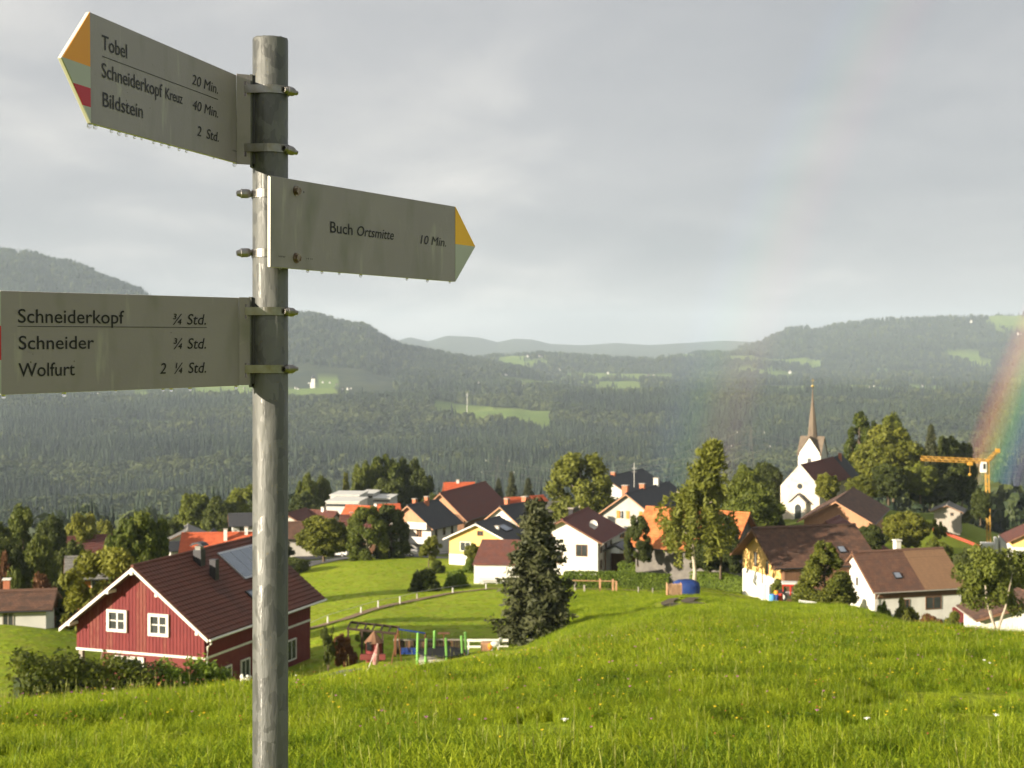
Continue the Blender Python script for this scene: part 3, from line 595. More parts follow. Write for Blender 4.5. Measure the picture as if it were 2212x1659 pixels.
def sign(k, label, hgt, tipx, tipy, bands, texts, line=None, slots=None):
    m4, Ln, fl = sign_frame(k)
    x0, x1 = (0, Ln) if fl > 0 else (-Ln, 0); tx = fl * tipx
    poly = [(0, 0), (fl * Ln, 0), (tx, tipy), (fl * Ln, -hgt), (0, -hgt)]
    if fl > 0: poly = poly[::-1]
    b = MB(); b.prism(poly, -THK, 0, 'z'); me = b.mesh('sign_board', [M['alu'], M['alu_edge']])
    for f in me.polygons:
        if abs(f.normal.z) < .5: f.material_index = 1
    o = link('sign_board', me, label=label); mw = m4; o.parent = sp; o.matrix_local = Matrix.Translation(-Vector(sp.location)) @ mw
    bv = o.modifiers.new('bevel', 'BEVEL'); bv.width = .0008; bv.segments = 2
    e = .0006
    def layer(name, poly_, m_, z0=e):
        q = MB(); q.prism(poly_, 0, z0, 'z'); return q.obj(name, m_, o)
    # coloured arrow tip stripes
    ys = [0] + [bb[1] for bb in bands]
    def xe(y):                                       # tip outline at height y
        return fl * Ln + (tx - fl * Ln) * (y / tipy if y > tipy else (y + hgt) / (tipy + hgt))
    for i, (mname, yb) in enumerate(bands):
        ya = ys[i]; pts = [(fl * (Ln + .0006), ya)]
        pts.append((xe(ya), ya)) if abs(ya) > 1e-6 else None
        if ya > tipy > yb: pts.append((tx, tipy))
        if abs(yb + hgt) > 1e-6: pts.append((xe(yb), yb))
        pts.append((fl * (Ln + .0006), yb))
        pts = [(fl * (Ln + .0006) + (q[0] - fl * (Ln + .0006)) * .985, q[1]) for q in pts]
        if len(pts) >= 3: layer('arrow_stripe', pts, M[mname])
    for tdef in texts:
        me2 = text_mesh(tdef[0], M['ink'], *tdef[1:5], *(tdef[5:]))
        t_ = link('lettering', me2, o); t_.location = (0, 0, e * 1.2)
    if line: layer('ruled_line', [(line[0], line[2] - .0004), (line[1], line[2] - .0004), (line[1], line[2] + .0004), (line[0], line[2] + .0004)], M['ink'])
    return o, m4
s1, m1 = sign(1, 'upper sign reading Tobel 20 Min., Schneiderkopf Kreuz 40 Min., Bildstein 2 Std.', .147, .6044, -.0739,
    [('orange', -.0727), ('white', -.1010), ('signred', -.1261), ('white', -.147)],
    [('Tobel', -.4915, -.415, -.0430, .0205), ('Schneiderkopf', -.4925, -.298, -.0806, .0205), ('Kreuz', -.2878, -.2246, -.0800, .0172, .06), ('Bildstein', -.4906, -.3654, -.1197, .0205),
     ('20 Min.', -.188, -.0828, -.0437, .0168, .2), ('40 Min.', -.186, -.083, -.0822, .0162, .2), ('2  Std.', -.1699, -.0815, -.1209, .0165, .2), ('VWW', -.0221, -.0027, -.1292, .0028)], (-.4899, -.083, -.0525))
s2, m2 = sign(2, 'middle sign pointing right and reading Buch Ortsmitte 10 Min.', .1508, .6777, -.0752,
    [('yellow', -.0752), ('white', -.1508)],
    [('Buch', .1683, .2365, -.0818, .0205), ('Ortsmitte', .251, .3712, -.0816, .0186, .22), ('10 Min.', .4653, .5605, -.0826, .0178, .2), ('VWW', .0209, .0397, -.1334, .0030), ('14 13', .0989, .1156, -.1328, .0028), ('1', .0899, .092, -.0205, .0034)])
s3, m3 = sign(3, 'lowest sign reading Schneiderkopf 3/4 Std., Schneider 3/4 Std., Wolfurt 2 1/4 Std.', .1472, .548, -.0736,
    [('white', -.0497), ('signred', -.098), ('white', -.1472)],
    [('Schneiderkopf', -.4393, -.2458, -.0450, .0208), ('Schneider', -.4384, -.3039, -.0831, .0203), ('Wolfurt', -.4391, -.3397, -.1222, .0205),
     ('\u00be Std.', -.1471, -.0756, -.0455, .0178, .2), ('\u00be Std.', -.1459, -.0758, -.0845, .0178, .2), ('2  \u00bc Std.', -.1747, -.0758, -.1236, .0178, .2)], (-.4398, -.0738, -.0502))
# bent mounting flanges with slots, hose clamps, bolts
def flange(k, m4, hgt, x_end_px, ztop_px, zbot_px, slots):
    a = Vector(SIGNS[k][0]); xe_ = (x_end_px - CX) / F * 2.484; zt_, zb_ = zp(ztop_px, 2.476), zp(zbot_px, 2.476)
    d = Vector((xe_ - a.x, .012, 0)); Lf = d.length; d.normalize(); nv = Vector((d.y, -d.x, 0)); t_ = .002
    mb = MB(); xs0, xs1 = Lf * .50, Lf * .68
    cuts = sorted([(zp(b_, 2.476), zp(a_, 2.476)) for a_, b_ in slots])
    def blk(x0_, x1_, z0_, z1_):
        v = []
        for (xx, tt) in ((x0_, 0), (x1_, 0), (x1_, -t_), (x0_, -t_)):
            q = Vector((a.x, a.y, 0)) + d * xx + nv * tt; v.append((q.x, q.y))
        vv = [(x, y, z0_) for x, y in v] + [(x, y, z1_) for x, y in v]
        mb.add(vv, [(0, 1, 5, 4), (1, 2, 6, 5), (2, 3, 7, 6), (3, 0, 4, 7), (4, 5, 6, 7), (0, 3, 2, 1)])
    blk(0.0006, xs0, zb_, zt_); blk(xs1, Lf, zb_, zt_); z0 = zb_
    for c0, c1 in cuts: blk(xs0, xs1, z0, c0); z0 = c1
    blk(xs0, xs1, z0, zt_)
    under(mb.obj('mounting_flange', M['alu']), sp)
    mb = MB(); mb.box(xe_ - Lf * .62, xe_ + .006, 2.490, 2.494, zb_ + .002, zt_ - .002); under(mb.obj('backing_plate', M['metal_dark']), sp)
    # inner bracket against the pole
    mb = MB(); mb.box(xe_ - .003, xe_ + .001, 2.487, 2.53, zb_ - .004, zt_ + .001); under(mb.obj('mounting_bracket', M['galv']), sp)
    return [(c0 + c1) / 2 for c0, c1 in cuts], Vector((a.x, a.y, 0)) + d * (xs0 + xs1) / 2
def clamp(z, slot, side=1, head_up=0.0, vis=True):
    """hose clamp: band round the pole (with a straight tail to the slot), worm housing and screw"""
    cp = empty('hose_clamp', (POLE.x, POLE.y, z)); under(cp, sp); cp.location = (POLE.x, POLE.y, z)
    b = MB(); ro = PR + .0012; hb = .0068; n_ = 40; v = []; f = []
    for k in range(n_):
        t_ = 2 * math.pi * k / n_
        for zz in (-hb, hb):
            v.append((ro * math.cos(t_), ro * math.sin(t_), zz + .0018 * math.sin(t_ * 1) * 0)); v.append(((ro + .0007) * math.cos(t_), (ro + .0007) * math.sin(t_), zz))
    for k in range(n_):
        o_ = 4 * k; q = 4 * ((k + 1) % n_); f += [(o_ + 1, q + 1, q + 3, o_ + 3), (o_ + 2, o_ + 3, q + 3, q + 2), (o_, q, q + 1, o_ + 1)]
    b.add(v, f)
    band = b.obj('band', M['steel'], cp, smooth=False)
    if slot is not None:
        s_ = Vector((slot.x - POLE.x, slot.y - POLE.y)); dd = s_.length; a0 = math.atan2(s_.y, s_.x) + math.acos(min(1, ro / dd)); tp = Vector((ro * math.cos(a0), ro * math.sin(a0)))
        dr = (s_ - tp).normalized(); nn_ = Vector((-dr.y, dr.x)) * .0005; b = MB()
        e1 = s_ + dr * .002; pts = [tp - nn_, tp + nn_, e1 + nn_, e1 - nn_]
        b.prism([(q.x, q.y) for q in pts], -hb, hb, 'z'); b.obj('band', M['steel'], cp)
    hs = empty('worm_housing', (0, 0, 0)); hs.parent = cp
    if side > 0: st = Vector((ro * .90, -.0175, -.0005)); ax = Vector((.60, .78, -.06 + head_up)).normalized()
    else: st = Vector((-ro * 1.62, -.0185, 0)); ax = Vector((.93, .36, .02 + head_up)).normalized()
    b = MB(); b.tube([st, st + ax * .003, st + ax * .004, st + ax * .015, st + ax * .019], [.0056, .0062, .0078, .0078, .0066], 12); b.tube([st + ax * .019, st + ax * .027], [.0048, .0040], 8)
    b.tube([st + ax * .006 + Vector((-.002 * side, .006, 0)), st + ax * .016 + Vector((-.004 * side, .010, 0))], [.0066, .0060], 4)
    g = b.obj('worm_housing', M['steel'], cp); bpy.data.objects.remove(hs)
    b = MB(); b.tube([st - ax * .0032, st], [.0046, .0050], 12)
    u_ = ax.orthogonal().normalized(); v_ = ax.cross(u_); b2 = MB()
    for (p_, q_) in ((u_, v_), (v_, u_)):
        c_ = st - ax * .0034; w1, w2 = .0034, .0008; b2.add([c_ + p_ * w1 + q_ * w2, c_ + p_ * w1 - q_ * w2, c_ - p_ * w1 - q_ * w2, c_ - p_ * w1 + q_ * w2], [(0, 1, 2, 3)])
    scw = b.obj('screw', M['steel'], cp); b2.obj('screw_slot', M['dark'], scw) if False else None
    b2.obj('screw_cross', M['dark'], cp)
    # perforations of the worm band
    b = MB()
    for k in range(7):
        t_ = R(-60 + (-70 if side < 0 else 0) - 5.5 * k) if side < 0 else R(-14 - 5 * k)
        c_ = Vector((math.cos(t_), math.sin(t_), 0)); tg = Vector((-math.sin(t_), math.cos(t_), 0)); o_ = c_ * (ro + .0009)
        b.add([o_ + tg * .0009 + Vector((0, 0, -.0045)), o_ + tg * .0009 + Vector((0, 0, .004)), o_ - tg * .0003 + Vector((0, 0, .0045)), o_ - tg * .0003 + Vector((0, 0, -.004))], [(0, 1, 2, 3)])
    b.obj('perforation', M['dark'], cp)
zs, sl1 = flange(1, m1, .147, 543, 159, 354, ((174, 206), (309, 337)))
clamp(zp(192), sl1); clamp(zp(319), sl1, head_up=-.1)
zs, sl3 = flange(3, m3, .147, 541, 642, 832, ((656, 688), (784, 816)))
clamp(zp(672), sl3); clamp(zp(797), sl3, head_up=.08)
clamp(zp(417), None, -1); clamp(zp(546), None, -1, .05)
brk = MB(); brk.box(POLE.x + .002, POLE.x + .026, POLE.y - PR - .0085, POLE.y - PR + .004, zp(572), zp(392)); under(brk.obj('mounting_bracket', M['galv']), sp)
for yb in (-.0191, -.1321):
    b = MB(); b.tube([(.0706, yb, 0), (.0706, yb, .0015)], .0088, 20); b.prism([(.0706 + .0066 * math.cos(R(60 * k + 12)), yb + .0066 * math.sin(R(60 * k + 12))) for k in range(6)], .0015, .0066, 'z')
    b.obj('bolt', M['rustysteel'], s2)
# water drops hanging from the sign edges (each a thing)
def drop_mesh():
    b = MB(); v = []; f = []; pr = [(0, .0052), (.0010, .0045), (.0018, .0030), (.0029, .0012), (.0033, -.0006), (.0029, -.0024), (.0017, -.0036), (0, -.0041)]; n_ = 12
    for r_, z_ in pr[1:-1]:
        for k in range(n_): v.append((r_ * math.cos(2 * math.pi * k / n_), r_ * math.sin(2 * math.pi * k / n_), z_))
    v.append((0, 0, pr[0][1])); v.append((0, 0, pr[-1][1])); m_ = len(pr) - 2
    for j in range(m_ - 1):
        for k in range(n_): f.append((j * n_ + (k + 1) % n_, j * n_ + k, (j + 1) * n_ + k, (j + 1) * n_ + (k + 1) % n_))
    for k in range(n_): f.append((m_ * n_, k, (k + 1) % n_)); f.append((m_ * n_ + 1, (m_ - 1) * n_ + (k + 1) % n_, (m_ - 1) * n_ + k))
    b.add(v, f); return b.mesh('water_drop', M['water'], True)
DM = drop_mesh()
ORD = ['first', 'second', 'third', 'fourth', 'fifth', 'sixth', 'seventh', 'eighth', 'ninth', 'tenth', 'eleventh', 'twelfth', 'thirteenth', 'fourteenth']
def drops(k, m4, hgt, xs_, where, grp):
    for i, (x, s_) in enumerate(sorted(xs_, key=lambda e_: -abs(e_[0]))):
        q = m4 @ Vector((x, -hgt - .0020 * s_, -THK / 2)); o = link('water_drop', DM, loc=q, label='%s clear drop from the free end, under %s' % (ORD[i], where), cat='water drop', group=grp); o.scale = (s_, s_, s_)
drops(1, m1, .147, [(-.5235, 1.1), (-.507, 1.0), (-.4585, .8), (-.435, .95), (-.4125, .8), (-.386, .75), (-.363, .6), (-.322, .75), (-.295, .7), (-.268, .8), (-.231, .8), (-.203, .75), (-.095, .5), (-.004, 1.1)], 'the upper sign', 'rain drops under the upper sign')
drops(2, m2, .1508, [(.107, .85), (.148, .8), (.20, .75), (.267, .95), (.422, .8), (.496, .9), (.580, .7), (.03, .5)], 'the sign to Buch Ortsmitte', 'rain drops under the middle sign')
drops(3, m3, .1472, [(-.462, 1.0), (-.357, 1.15), (-.26, .55), (-.165, .8), (-.148, 1.0), (-.108, 1.0), (-.005, .9)], 'the lowest sign', 'rain drops under the lowest sign')

# ---------------------------------------------------------------- houses
def window(b_parent, side, u, v, w_, h_, W, Lh, style='white', out_=.0):
    """side f: front gable (-y), r: +x wall, l: -x wall, b: back; u along the wall from its left corner, v = sill height"""
    if side == 'f': T = Matrix.Translation((-W / 2 + u, 0, v))
    elif side == 'r': T = Matrix.Translation((W / 2, u, v)) @ Matrix.Rotation(R(90), 4, 'Z')
    elif side == 'l': T = Matrix.Translation((-W / 2, Lh - u, v)) @ Matrix.Rotation(R(-90), 4, 'Z')
    fm_ = {'white': M['whitepaint'], 'brown': M['wood_brown'], 'tan': M['wood_tan'], 'orange': M['wood_orange'], 'grey': M['wood_grey']}[style]
    t_ = .09 if w_ > .6 else .06; b = MB(); d0, d1 = -.05 - out_, .01
    b.box(-w_ / 2, -w_ / 2 + t_, d0, d1, 0, h_, M=T); b.box(w_ / 2 - t_, w_ / 2, d0, d1, 0, h_, M=T); b.box(-w_ / 2 + t_, w_ / 2 - t_, d0, d1, 0, t_, M=T); b.box(-w_ / 2 + t_, w_ / 2 - t_, d0, d1, h_ - t_, h_, M=T)
    if w_ > .8: b.box(-.03, .03, d0 + .01, d1, t_, h_ - t_, M=T)
    fr = b.obj('window', fm_, b_parent)
    g = MB(); g.box(-w_ / 2 + t_, w_ / 2 - t_, -.022 - out_, -.002, t_, h_ - t_, M=T); g.obj('pane', M['glass'], fr)
    return fr
def courses(W, Lh, He, Rs, ov, og, thick=.16, rows=18, side=1):
    """one roof slope made of overlapping courses; returns verts, faces, uvs. side +1: right slope"""
    sl_ = math.hypot(W / 2, Rs); run = (W / 2 + ov); drop = Rs * ov / (W / 2); zt_ = He + Rs; ze = He - drop; v = []; f = []; uv = []
    sx = side; tot = math.hypot(run, zt_ - ze); nx, nz = (zt_ - ze) / tot, run / tot; y0, y1 = -og, Lh + og
    for i in range(rows):
        a, b_ = i / rows, (i + 1) / rows
        xa, za = run * a, zt_ - (zt_ - ze) * a; xb, zb = run * b_, zt_ - (zt_ - ze) * b_; l0, l1 = .004 + thick, .045 + thick
        o = len(v)
        v += [(sx * (xa + nx * l0), y0, za + nz * l0), (sx * (xa + nx * l0), y1, za + nz * l0), (sx * (xb + nx * l1), y1, zb + nz * l1), (sx * (xb + nx * l1), y0, zb + nz * l1), (sx * (xb + nx * l0), y1, zb + nz * l0), (sx * (xb + nx * l0), y0, zb + nz * l0)]
        f += [(o, o + 1, o + 2, o + 3)[::-sx], (o + 3, o + 2, o + 4, o + 5)[::-sx]]
        uv += [[(y0, tot * a), (y1, tot * a), (y1, tot * b_), (y0, tot * b_)][::-sx], [(y0, tot * b_), (y1, tot * b_), (y1, tot * b_), (y0, tot * b_)][::-sx]]
    o = len(v)                                     # slab underneath
    v += [(0, y0, zt_ - .0), (0, y1, zt_), (sx * run, y1, ze), (sx * run, y0, ze), (sx * nx * thick, y0, zt_ + nz * thick), (sx * nx * thick, y1, zt_ + nz * thick), (sx * (run + nx * thick), y1, ze + nz * thick), (sx * (run + nx * thick), y0, ze + nz * thick)]
    q = [(o, o + 1, o + 2, o + 3), (o, o + 3, o + 7, o + 4), (o + 3, o + 2, o + 6, o + 7), (o + 1, o + 5, o + 6, o + 2), (o + 4, o + 7, o + 6, o + 5)]
    for g in q: f.append(g[::-sx]); uv.append([(0.1, 0.1)] * 4)
    return v, f, uv
def roof_obj(W, Lh, He, Rs, ov, og, m_, parent, rows=18, thick=.16, sides=(1, -1), under_m=None):
    v = []; f = []; uv = []
    for s_ in sides:
        a, b_, c_ = courses(W, Lh, He, Rs, ov, og, thick, rows, s_); o = len(v); v += a; f += [tuple(i + o for i in g) for g in b_]; uv += c_
    # ridge cap
    o = len(v); y0, y1 = -og - .01, Lh + og + .01; zt_ = He + Rs + thick; v += [(-.22, y0, zt_ + .0), (.22, y0, zt_ + .0), (0, y0, zt_ + .20), (-.22, y1, zt_), (.22, y1, zt_), (0, y1, zt_ + .20)]
    for g in ((o, o + 1, o + 2), (o + 3, o + 5, o + 4)): f.append(g); uv.append([(.1, .1)] * 3)
    for g in ((o, o + 2, o + 5, o + 3), (o + 1, o + 4, o + 5, o + 2)): f.append(g); uv.append([(y0, 0), (y0, .2), (y1, .2), (y1, 0)])
    me = bpy.data.meshes.new('roof'); me.from_pydata(v, [], f); l_ = me.uv_layers.new(name='UVMap'); fl_ = [c for g in uv for c in g]
    l_.data.foreach_set('uv', [q for c in fl_ for q in c]); me.materials.append(m_); me.update(); return link('roof', me, parent)
def fascia(W, Lh, He, Rs, ov, og, m_, parent, ends=(0,), wd=.2):
    run = W / 2 + ov; drop = Rs * ov / (W / 2)
    for e_ in ends:
        b = MB(); y0 = -og - .045 if e_ == 0 else Lh + og + .005
        for s_ in (1, -1): b.prism([(0, He + Rs + .13), (s_ * run, He - drop + .13), (s_ * run, He - drop + .13 - wd), (0, He + Rs + .13 - wd)], y0, y0 + .04)
        b.obj('bargeboard', m_, parent)
def walls(W, Lh, He, Rs, m_, parent, down=3.0, name='wall', x0=None):
    b = MB(); b.prism([(-W / 2, -down), (W / 2, -down), (W / 2, He), (0, He + Rs), (-W / 2, He)], 0, Lh); return b.obj(name, m_, parent)
def chimney(x, y, z0, h, m_, parent, s_=.35, cap=True, capm=None):
    b = MB(); b.box(x - s_, x + s_, y - s_, y + s_, z0 - 1.0, z0 + h); o = b.obj('chimney', m_, parent)
    if cap: b = MB(); b.box(x - s_ - .08, x + s_ + .08, y - s_ - .08, y + s_ + .08, z0 + h + .004, z0 + h + .12); b.obj('chimney_cap', capm or M['wood_grey'], o)
    return o
def house(px_c, Y_c, basez, yaw, W, Lh, He, Rs, wm, rm, label, cat='house', ov=.7, og=.7, rows=16, fm_=None, wins=(), chims=(), name='house', roof_sides=(1, -1), group=None, upper=None, world=None, plinth=None):
    """local frame: gable front at y=0 facing -y; (W, Lh) are wall sizes; placed by the centre of its plan"""
    if world: cx_, cy_ = world
    else: cx_, cy_ = (px_c - CX) / F * Y_c, Y_c
    c_, s_ = math.cos(R(yaw)), math.sin(R(yaw)); ox, oy = cx_ + s_ * Lh / 2, cy_ - c_ * Lh / 2
    root = empty(name, (ox, oy, basez), R(yaw), label=label, cat=cat, group=group)
    wo = walls(W, Lh, He, Rs, wm, root)
    ro = roof_obj(W, Lh, He, Rs, ov, og, rm, root, rows=rows)
    fascia(W, Lh, He, Rs, ov, og, fm_ or M['wood_brown'], root, (0, 1))
    run_ = W / 2 + ov; ze__ = He - Rs * ov / (W / 2)
    for s_2 in (1, -1):
        g_ = MB(); g_.tube([(s_2 * (run_ + .12), -og, ze__ + .08), (s_2 * (run_ + .12), Lh + og, ze__ + .05)], .07, 6); g_.obj('gutter', M['metal_dark'] if wm is not M['plaster'] else M['wood_grey'], root)
    g_ = MB(); g_.tube([(run_ + .1, .25, ze__ + .03), (W / 2 + .1, .25, ze__ - .5), (W / 2 + .1, .25, -1.0)], .05, 6); g_.obj('downpipe', M['wood_grey'], root)
    for w in wins: window(root, *w[:5], W, Lh, *(w[5:]))
    if upper: # timber cladding above height z on the gable
        z_, um = upper; xx = W / 2 * (1 if z_ <= He else 1 - (z_ - He) / Rs); b = MB(); pts = [(-xx, z_), (xx, z_)] + ([(W / 2, He)] if z_ < He else []) + [(0, He + Rs)] + ([(-W / 2, He)] if z_ < He else [])
        b.prism([(q[0] * .995, q[1] - .02) for q in pts], -.06, -.004); b.obj('gable_cladding', um, root)
    if plinth: b = MB(); b.box(-W / 2 - .03, W / 2 + .03, -.03, Lh + .03, -3, plinth[0]); b.obj('plinth', plinth[1], root)
    for ch in chims: chimney(*ch[:5], root, *(ch[5:]))
    return root
def fitc(ctr): return dict(world=ctr, px_c=0, Y_c=0)

# --- the red wooden house
rW, rL, rRs = 9.0, 13.4, 3.42; rov, rog = .70, .80; rb = -20.9; rHe = -17.20 + .53 - rb
c_, s_ = math.cos(R(-19.7)), math.sin(R(-19.7)); cxx, cyy = -20.19, 95.64
rh = empty('red_house', (cxx + s_ * rL / 2, cyy - c_ * rL / 2, rb), R(-19.7), label='red timber house with white trim beside the signpost', cat='house')
floor1 = rHe - 1.95 + .2       # height of the white band
wl = walls(rW, rL, rHe, rRs, M['redwood'], rh, down=-(floor1 - .05))
b = MB(); b.box(-rW / 2 + 2.1, rW / 2 - .06, .12, rL - .12, -3, 1.0)
# gable boards, each its own part
wins_r = [(-1.72, 1.15), (2.3 - 1.0, 1.15)]
wz = rHe - .02
nb = 38; bw_ = rW / nb
for i in range(nb):
    x0 = -rW / 2 + i * bw_ + .012; x1 = x0 + bw_ - .03
    def top(x): return rHe + rRs * (1 - abs(x) / (rW / 2)) - .02
    xm = 0 if x0 < 0 < x1 else None; pts = [(x0, floor1 + .08), (x1, floor1 + .08), (x1, top(x1))] + ([(0, top(0))] if xm == 0 else []) + [(x0, top(x0))]
    q = MB(); dz = random.uniform(0, .006); q.prism(pts, -.035 - dz, -.001); q.obj('board', M['redwood_worn'] if i in (4, 5, 6, 9, 10, 18, 19, 20, 26) else M['redwood'], wl)
q = MB(); k = 0; yy = .05
while yy < rL - .1: q.box(rW / 2 + .001, rW / 2 + .034, yy, yy + .20, floor1 + .08, rHe - .05); yy += .235
tag(q.obj('side_cladding', M['redwood'], wl), kind='stuff')
q = MB(); q.box(-rW / 2 - .03, rW / 2 + .05, -.055, -.001, floor1 - .06, floor1 + .08); q.box(rW / 2 + .001, rW / 2 + .055, -.055, rL, floor1 - .06, floor1 + .08); q.obj('trim_band', M['whitepaint'], rh)
q = MB(); q.box(-rW / 2 + 1.9, rW / 2 + .02, -.02, rL, -3, floor1 - .07); q.obj('ground_floor', M['redplaster'], rh)
q = MB(); q.box(-rW / 2 + .12, -rW / 2 + .38, .02, .28, -3, floor1 - .07); q.obj('porch_post', M['wood_grey'], rh)
# windows with deep white casings, four panes each
for (xc, zc_) in ((-1.55, rHe - .52), (1.38, rHe - .60)):
    ww, hh = 1.42, 1.34; q = MB(); t_ = .17; y0, y1 = -.17, -.037
    q.box(xc - ww / 2, xc - ww / 2 + t_, y0, y1, zc_, zc_ + hh); q.box(xc + ww / 2 - t_, xc + ww / 2, y0, y1, zc_, zc_ + hh); q.box(xc - ww / 2 + t_, xc + ww / 2 - t_, y0, y1, zc_, zc_ + t_); q.box(xc - ww / 2 + t_, xc + ww / 2 - t_, y0, y1, zc_ + hh - t_, zc_ + hh)
    wn_ = q.obj('window', M['whitepaint'], rh)
    q = MB(); q.box(xc - .05, xc + .05, -.09, -.055, zc_ + t_, zc_ + hh - t_); q.box(xc - ww / 2 + t_, xc - .05, -.085, -.055, zc_ + hh / 2 - .03, zc_ + hh / 2 + .03); q.box(xc + .05, xc + ww / 2 - t_, -.085, -.055, zc_ + hh / 2 - .03, zc_ + hh / 2 + .03)
    q.obj('glazing_bar', M['whitepaint'], wn_)
    for sx in (-1, 1):
        for sz in (0, 1):
            xa, xb = sorted((xc + sx * .052, xc + sx * (ww / 2 - t_ - .002))); za = zc_ + t_ + .002 if sz == 0 else zc_ + hh / 2 + .032; zb = zc_ + hh / 2 - .032 if sz == 0 else zc_ + hh - t_ - .002
            q = MB(); q.box(xa, xb, -.062, -.045, za, zb); q.obj('pane', M['glass'], wn_)
q = MB(); q.box(-1.75, .35, -.14, -.022, floor1 - .35, floor1 - .2); q.box(-1.75, -1.6, -.14, -.022, floor1 - .9, floor1 - .35); q.box(.2, .35, -.14, -.022, floor1 - .9, floor1 - .35); lo = q.obj('window', M['whitepaint'], rh)
q = MB(); q.box(-1.59, .19, -.05, -.022, floor1 - 1.0, floor1 - .36); q.obj('pane', M['glass'], lo)
for (u, v_, w_, h_) in ((2.4, 1.0, 1.1, 1.5), (4.6, 1.0, 1.1, 1.5), (10.6, 1.2, 1.3, 1.4)): window(rh, 'r', u, floor1 - 2.4 + (v_ - 1.0), w_, h_, rW + .1, rL, 'white', .03)
# roof: slab, individual tiles, battens, verge boards, brackets, gutter
run = rW / 2 + rov; drop = rRs * rov / (rW / 2); zt_, ze_ = rHe + rRs, rHe - drop; tot = math.hypot(run, zt_ - ze_)
q = MB()
for s_ in (1, -1): q.prism([(0, zt_), (s_ * run, ze_), (s_ * run, ze_ + .17), (0, zt_ + .17)][::s_], -rog, rL + rog)
rr_ = q.obj('roof', M['wood_brown'], rh)
TR, TC = 19, 46; th_, tw_ = tot / TR, (rL + 2 * rog) / TC
tilt = math.atan2(zt_ - ze_, run)
def tile_mesh():
    b = MB(); n_ = 6; v = []; f = []
    for j, (yy_, lift) in enumerate(((0, 0.02), (th_ * 1.08, .07))):       # down-slope
        for i in range(n_ + 1):
            x = tw_ * i / n_; hgt_ = .032 * (math.sin(math.pi * i / n_) ** .7 if i not in (0, n_) else 0); v.append((x, yy_, lift + hgt_))
    for i in range(n_): f.append((i, i + n_ + 1, i + n_ + 2, i + 1))
    o = len(v)
    for i in range(n_ + 1): v.append((tw_ * i / n_, th_ * 1.08, .005))
    for i in range(n_): f.append((n_ + 1 + i, o + i, o + i + 1, n_ + 2 + i))
    b.add(v, f); return b.mesh('roof_tile', M['r_tile_house'])
tmesh = tile_mesh(); td = tile_mesh()
def tile_mat(i, j, s_):
    # local tile axes: x along the ridge, y down the slope, z out of the roof
    a = j / TR; org = Vector((s_ * (run * a), -rog + i * tw_, zt_ - (zt_ - ze_) * a + .17)); dn_ = Vector((s_ * run, 0, -(zt_ - ze_))).normalized(); al = Vector((0, 1, 0)); nr_ = Vector((s_ * (zt_ - ze_), 0, run)).normalized()
    m_ = Matrix((al, dn_, nr_)).transposed().to_4x4(); m_.translation = org; return m_
ordr = sorted([(i, j) for i in range(TC) for j in range(TR)], key=lambda q: (q[0] + (TR - q[1]) * .2))
ind = set(ordr[:290]); rest = MB()
tv = [tuple(v.co) for v in tmesh.vertices]; tf = [tuple(p.vertices) for p in tmesh.polygons]
panel_i, panel_j = range(21, 33), range(1, 9)
for (i, j) in ordr:
    m_ = tile_mat(i, j, 1)
    m_ = m_ @ Matrix.Translation((0, random.uniform(-.01, .01), random.uniform(0, .006)))
    if (i, j) in ind: o = link('roof_tile', tmesh, rr_); o.matrix_local = m_
    else: rest.add(tv, tf, 0, m_)
for i in range(TC):
    for j in range(TR): rest.add(tv, [g[::-1] for g in tf], 0, tile_mat(i, j, -1))
tag(rest.obj('roof_tiles', M['r_tile_house'], rr_), kind='stuff')
q = MB()
for k in range(34): y_ = -rog + (rL + 2 * rog) * k / 34; q.tube([(0, y_, zt_ + .20), (0, y_ + .46, zt_ + .215)], [.11, .125], 8)
tag(q.obj('ridge_tiles', M['r_tile_house'], rr_), kind='stuff')
fascia(rW, rL, rHe, rRs, rov, rog, M['whitepaint'], rh, (0, 1), .21)
q = MB()
for s_ in (-1, 1):
    for fx in (.33, .86):
        xx = s_ * run * fx; zz = zt_ - (zt_ - ze_) * fx - .22; q = MB(); q.box(xx - .09, xx + .09, -rog - .1, .0, zz, zz + .18); q.obj('rafter_end', M['whitepaint'], rh)
q = MB(); q.box(-.09, .09, -rog - .12, 0, zt_ - .3, zt_ - .1); q.obj('rafter_end', M['whitepaint'], rh)
q = MB(); q.tube([(run + .12, -rog, ze_ + .06), (run + .12, rL + rog, ze_ + .06)], .075, 8); q.obj('gutter', M['whitepaint'], rh)
q = MB(); q.tube([(run + .12, -rog + .15, ze_ + .02), (run + .10, -rog + .2, ze_ - .15), (rW / 2 + .12, .12, ze_ - .55), (rW / 2 + .10, .10, floor1 - .2), (rW / 2 + .10, .10, floor1 - 2.5)], .06, 8); q.obj('downpipe', M['whitepaint'], rh)
def on_slope(y, a, lift=.26): # point on right slope
    return Vector((run * a, y, zt_ - (zt_ - ze_) * a + lift))
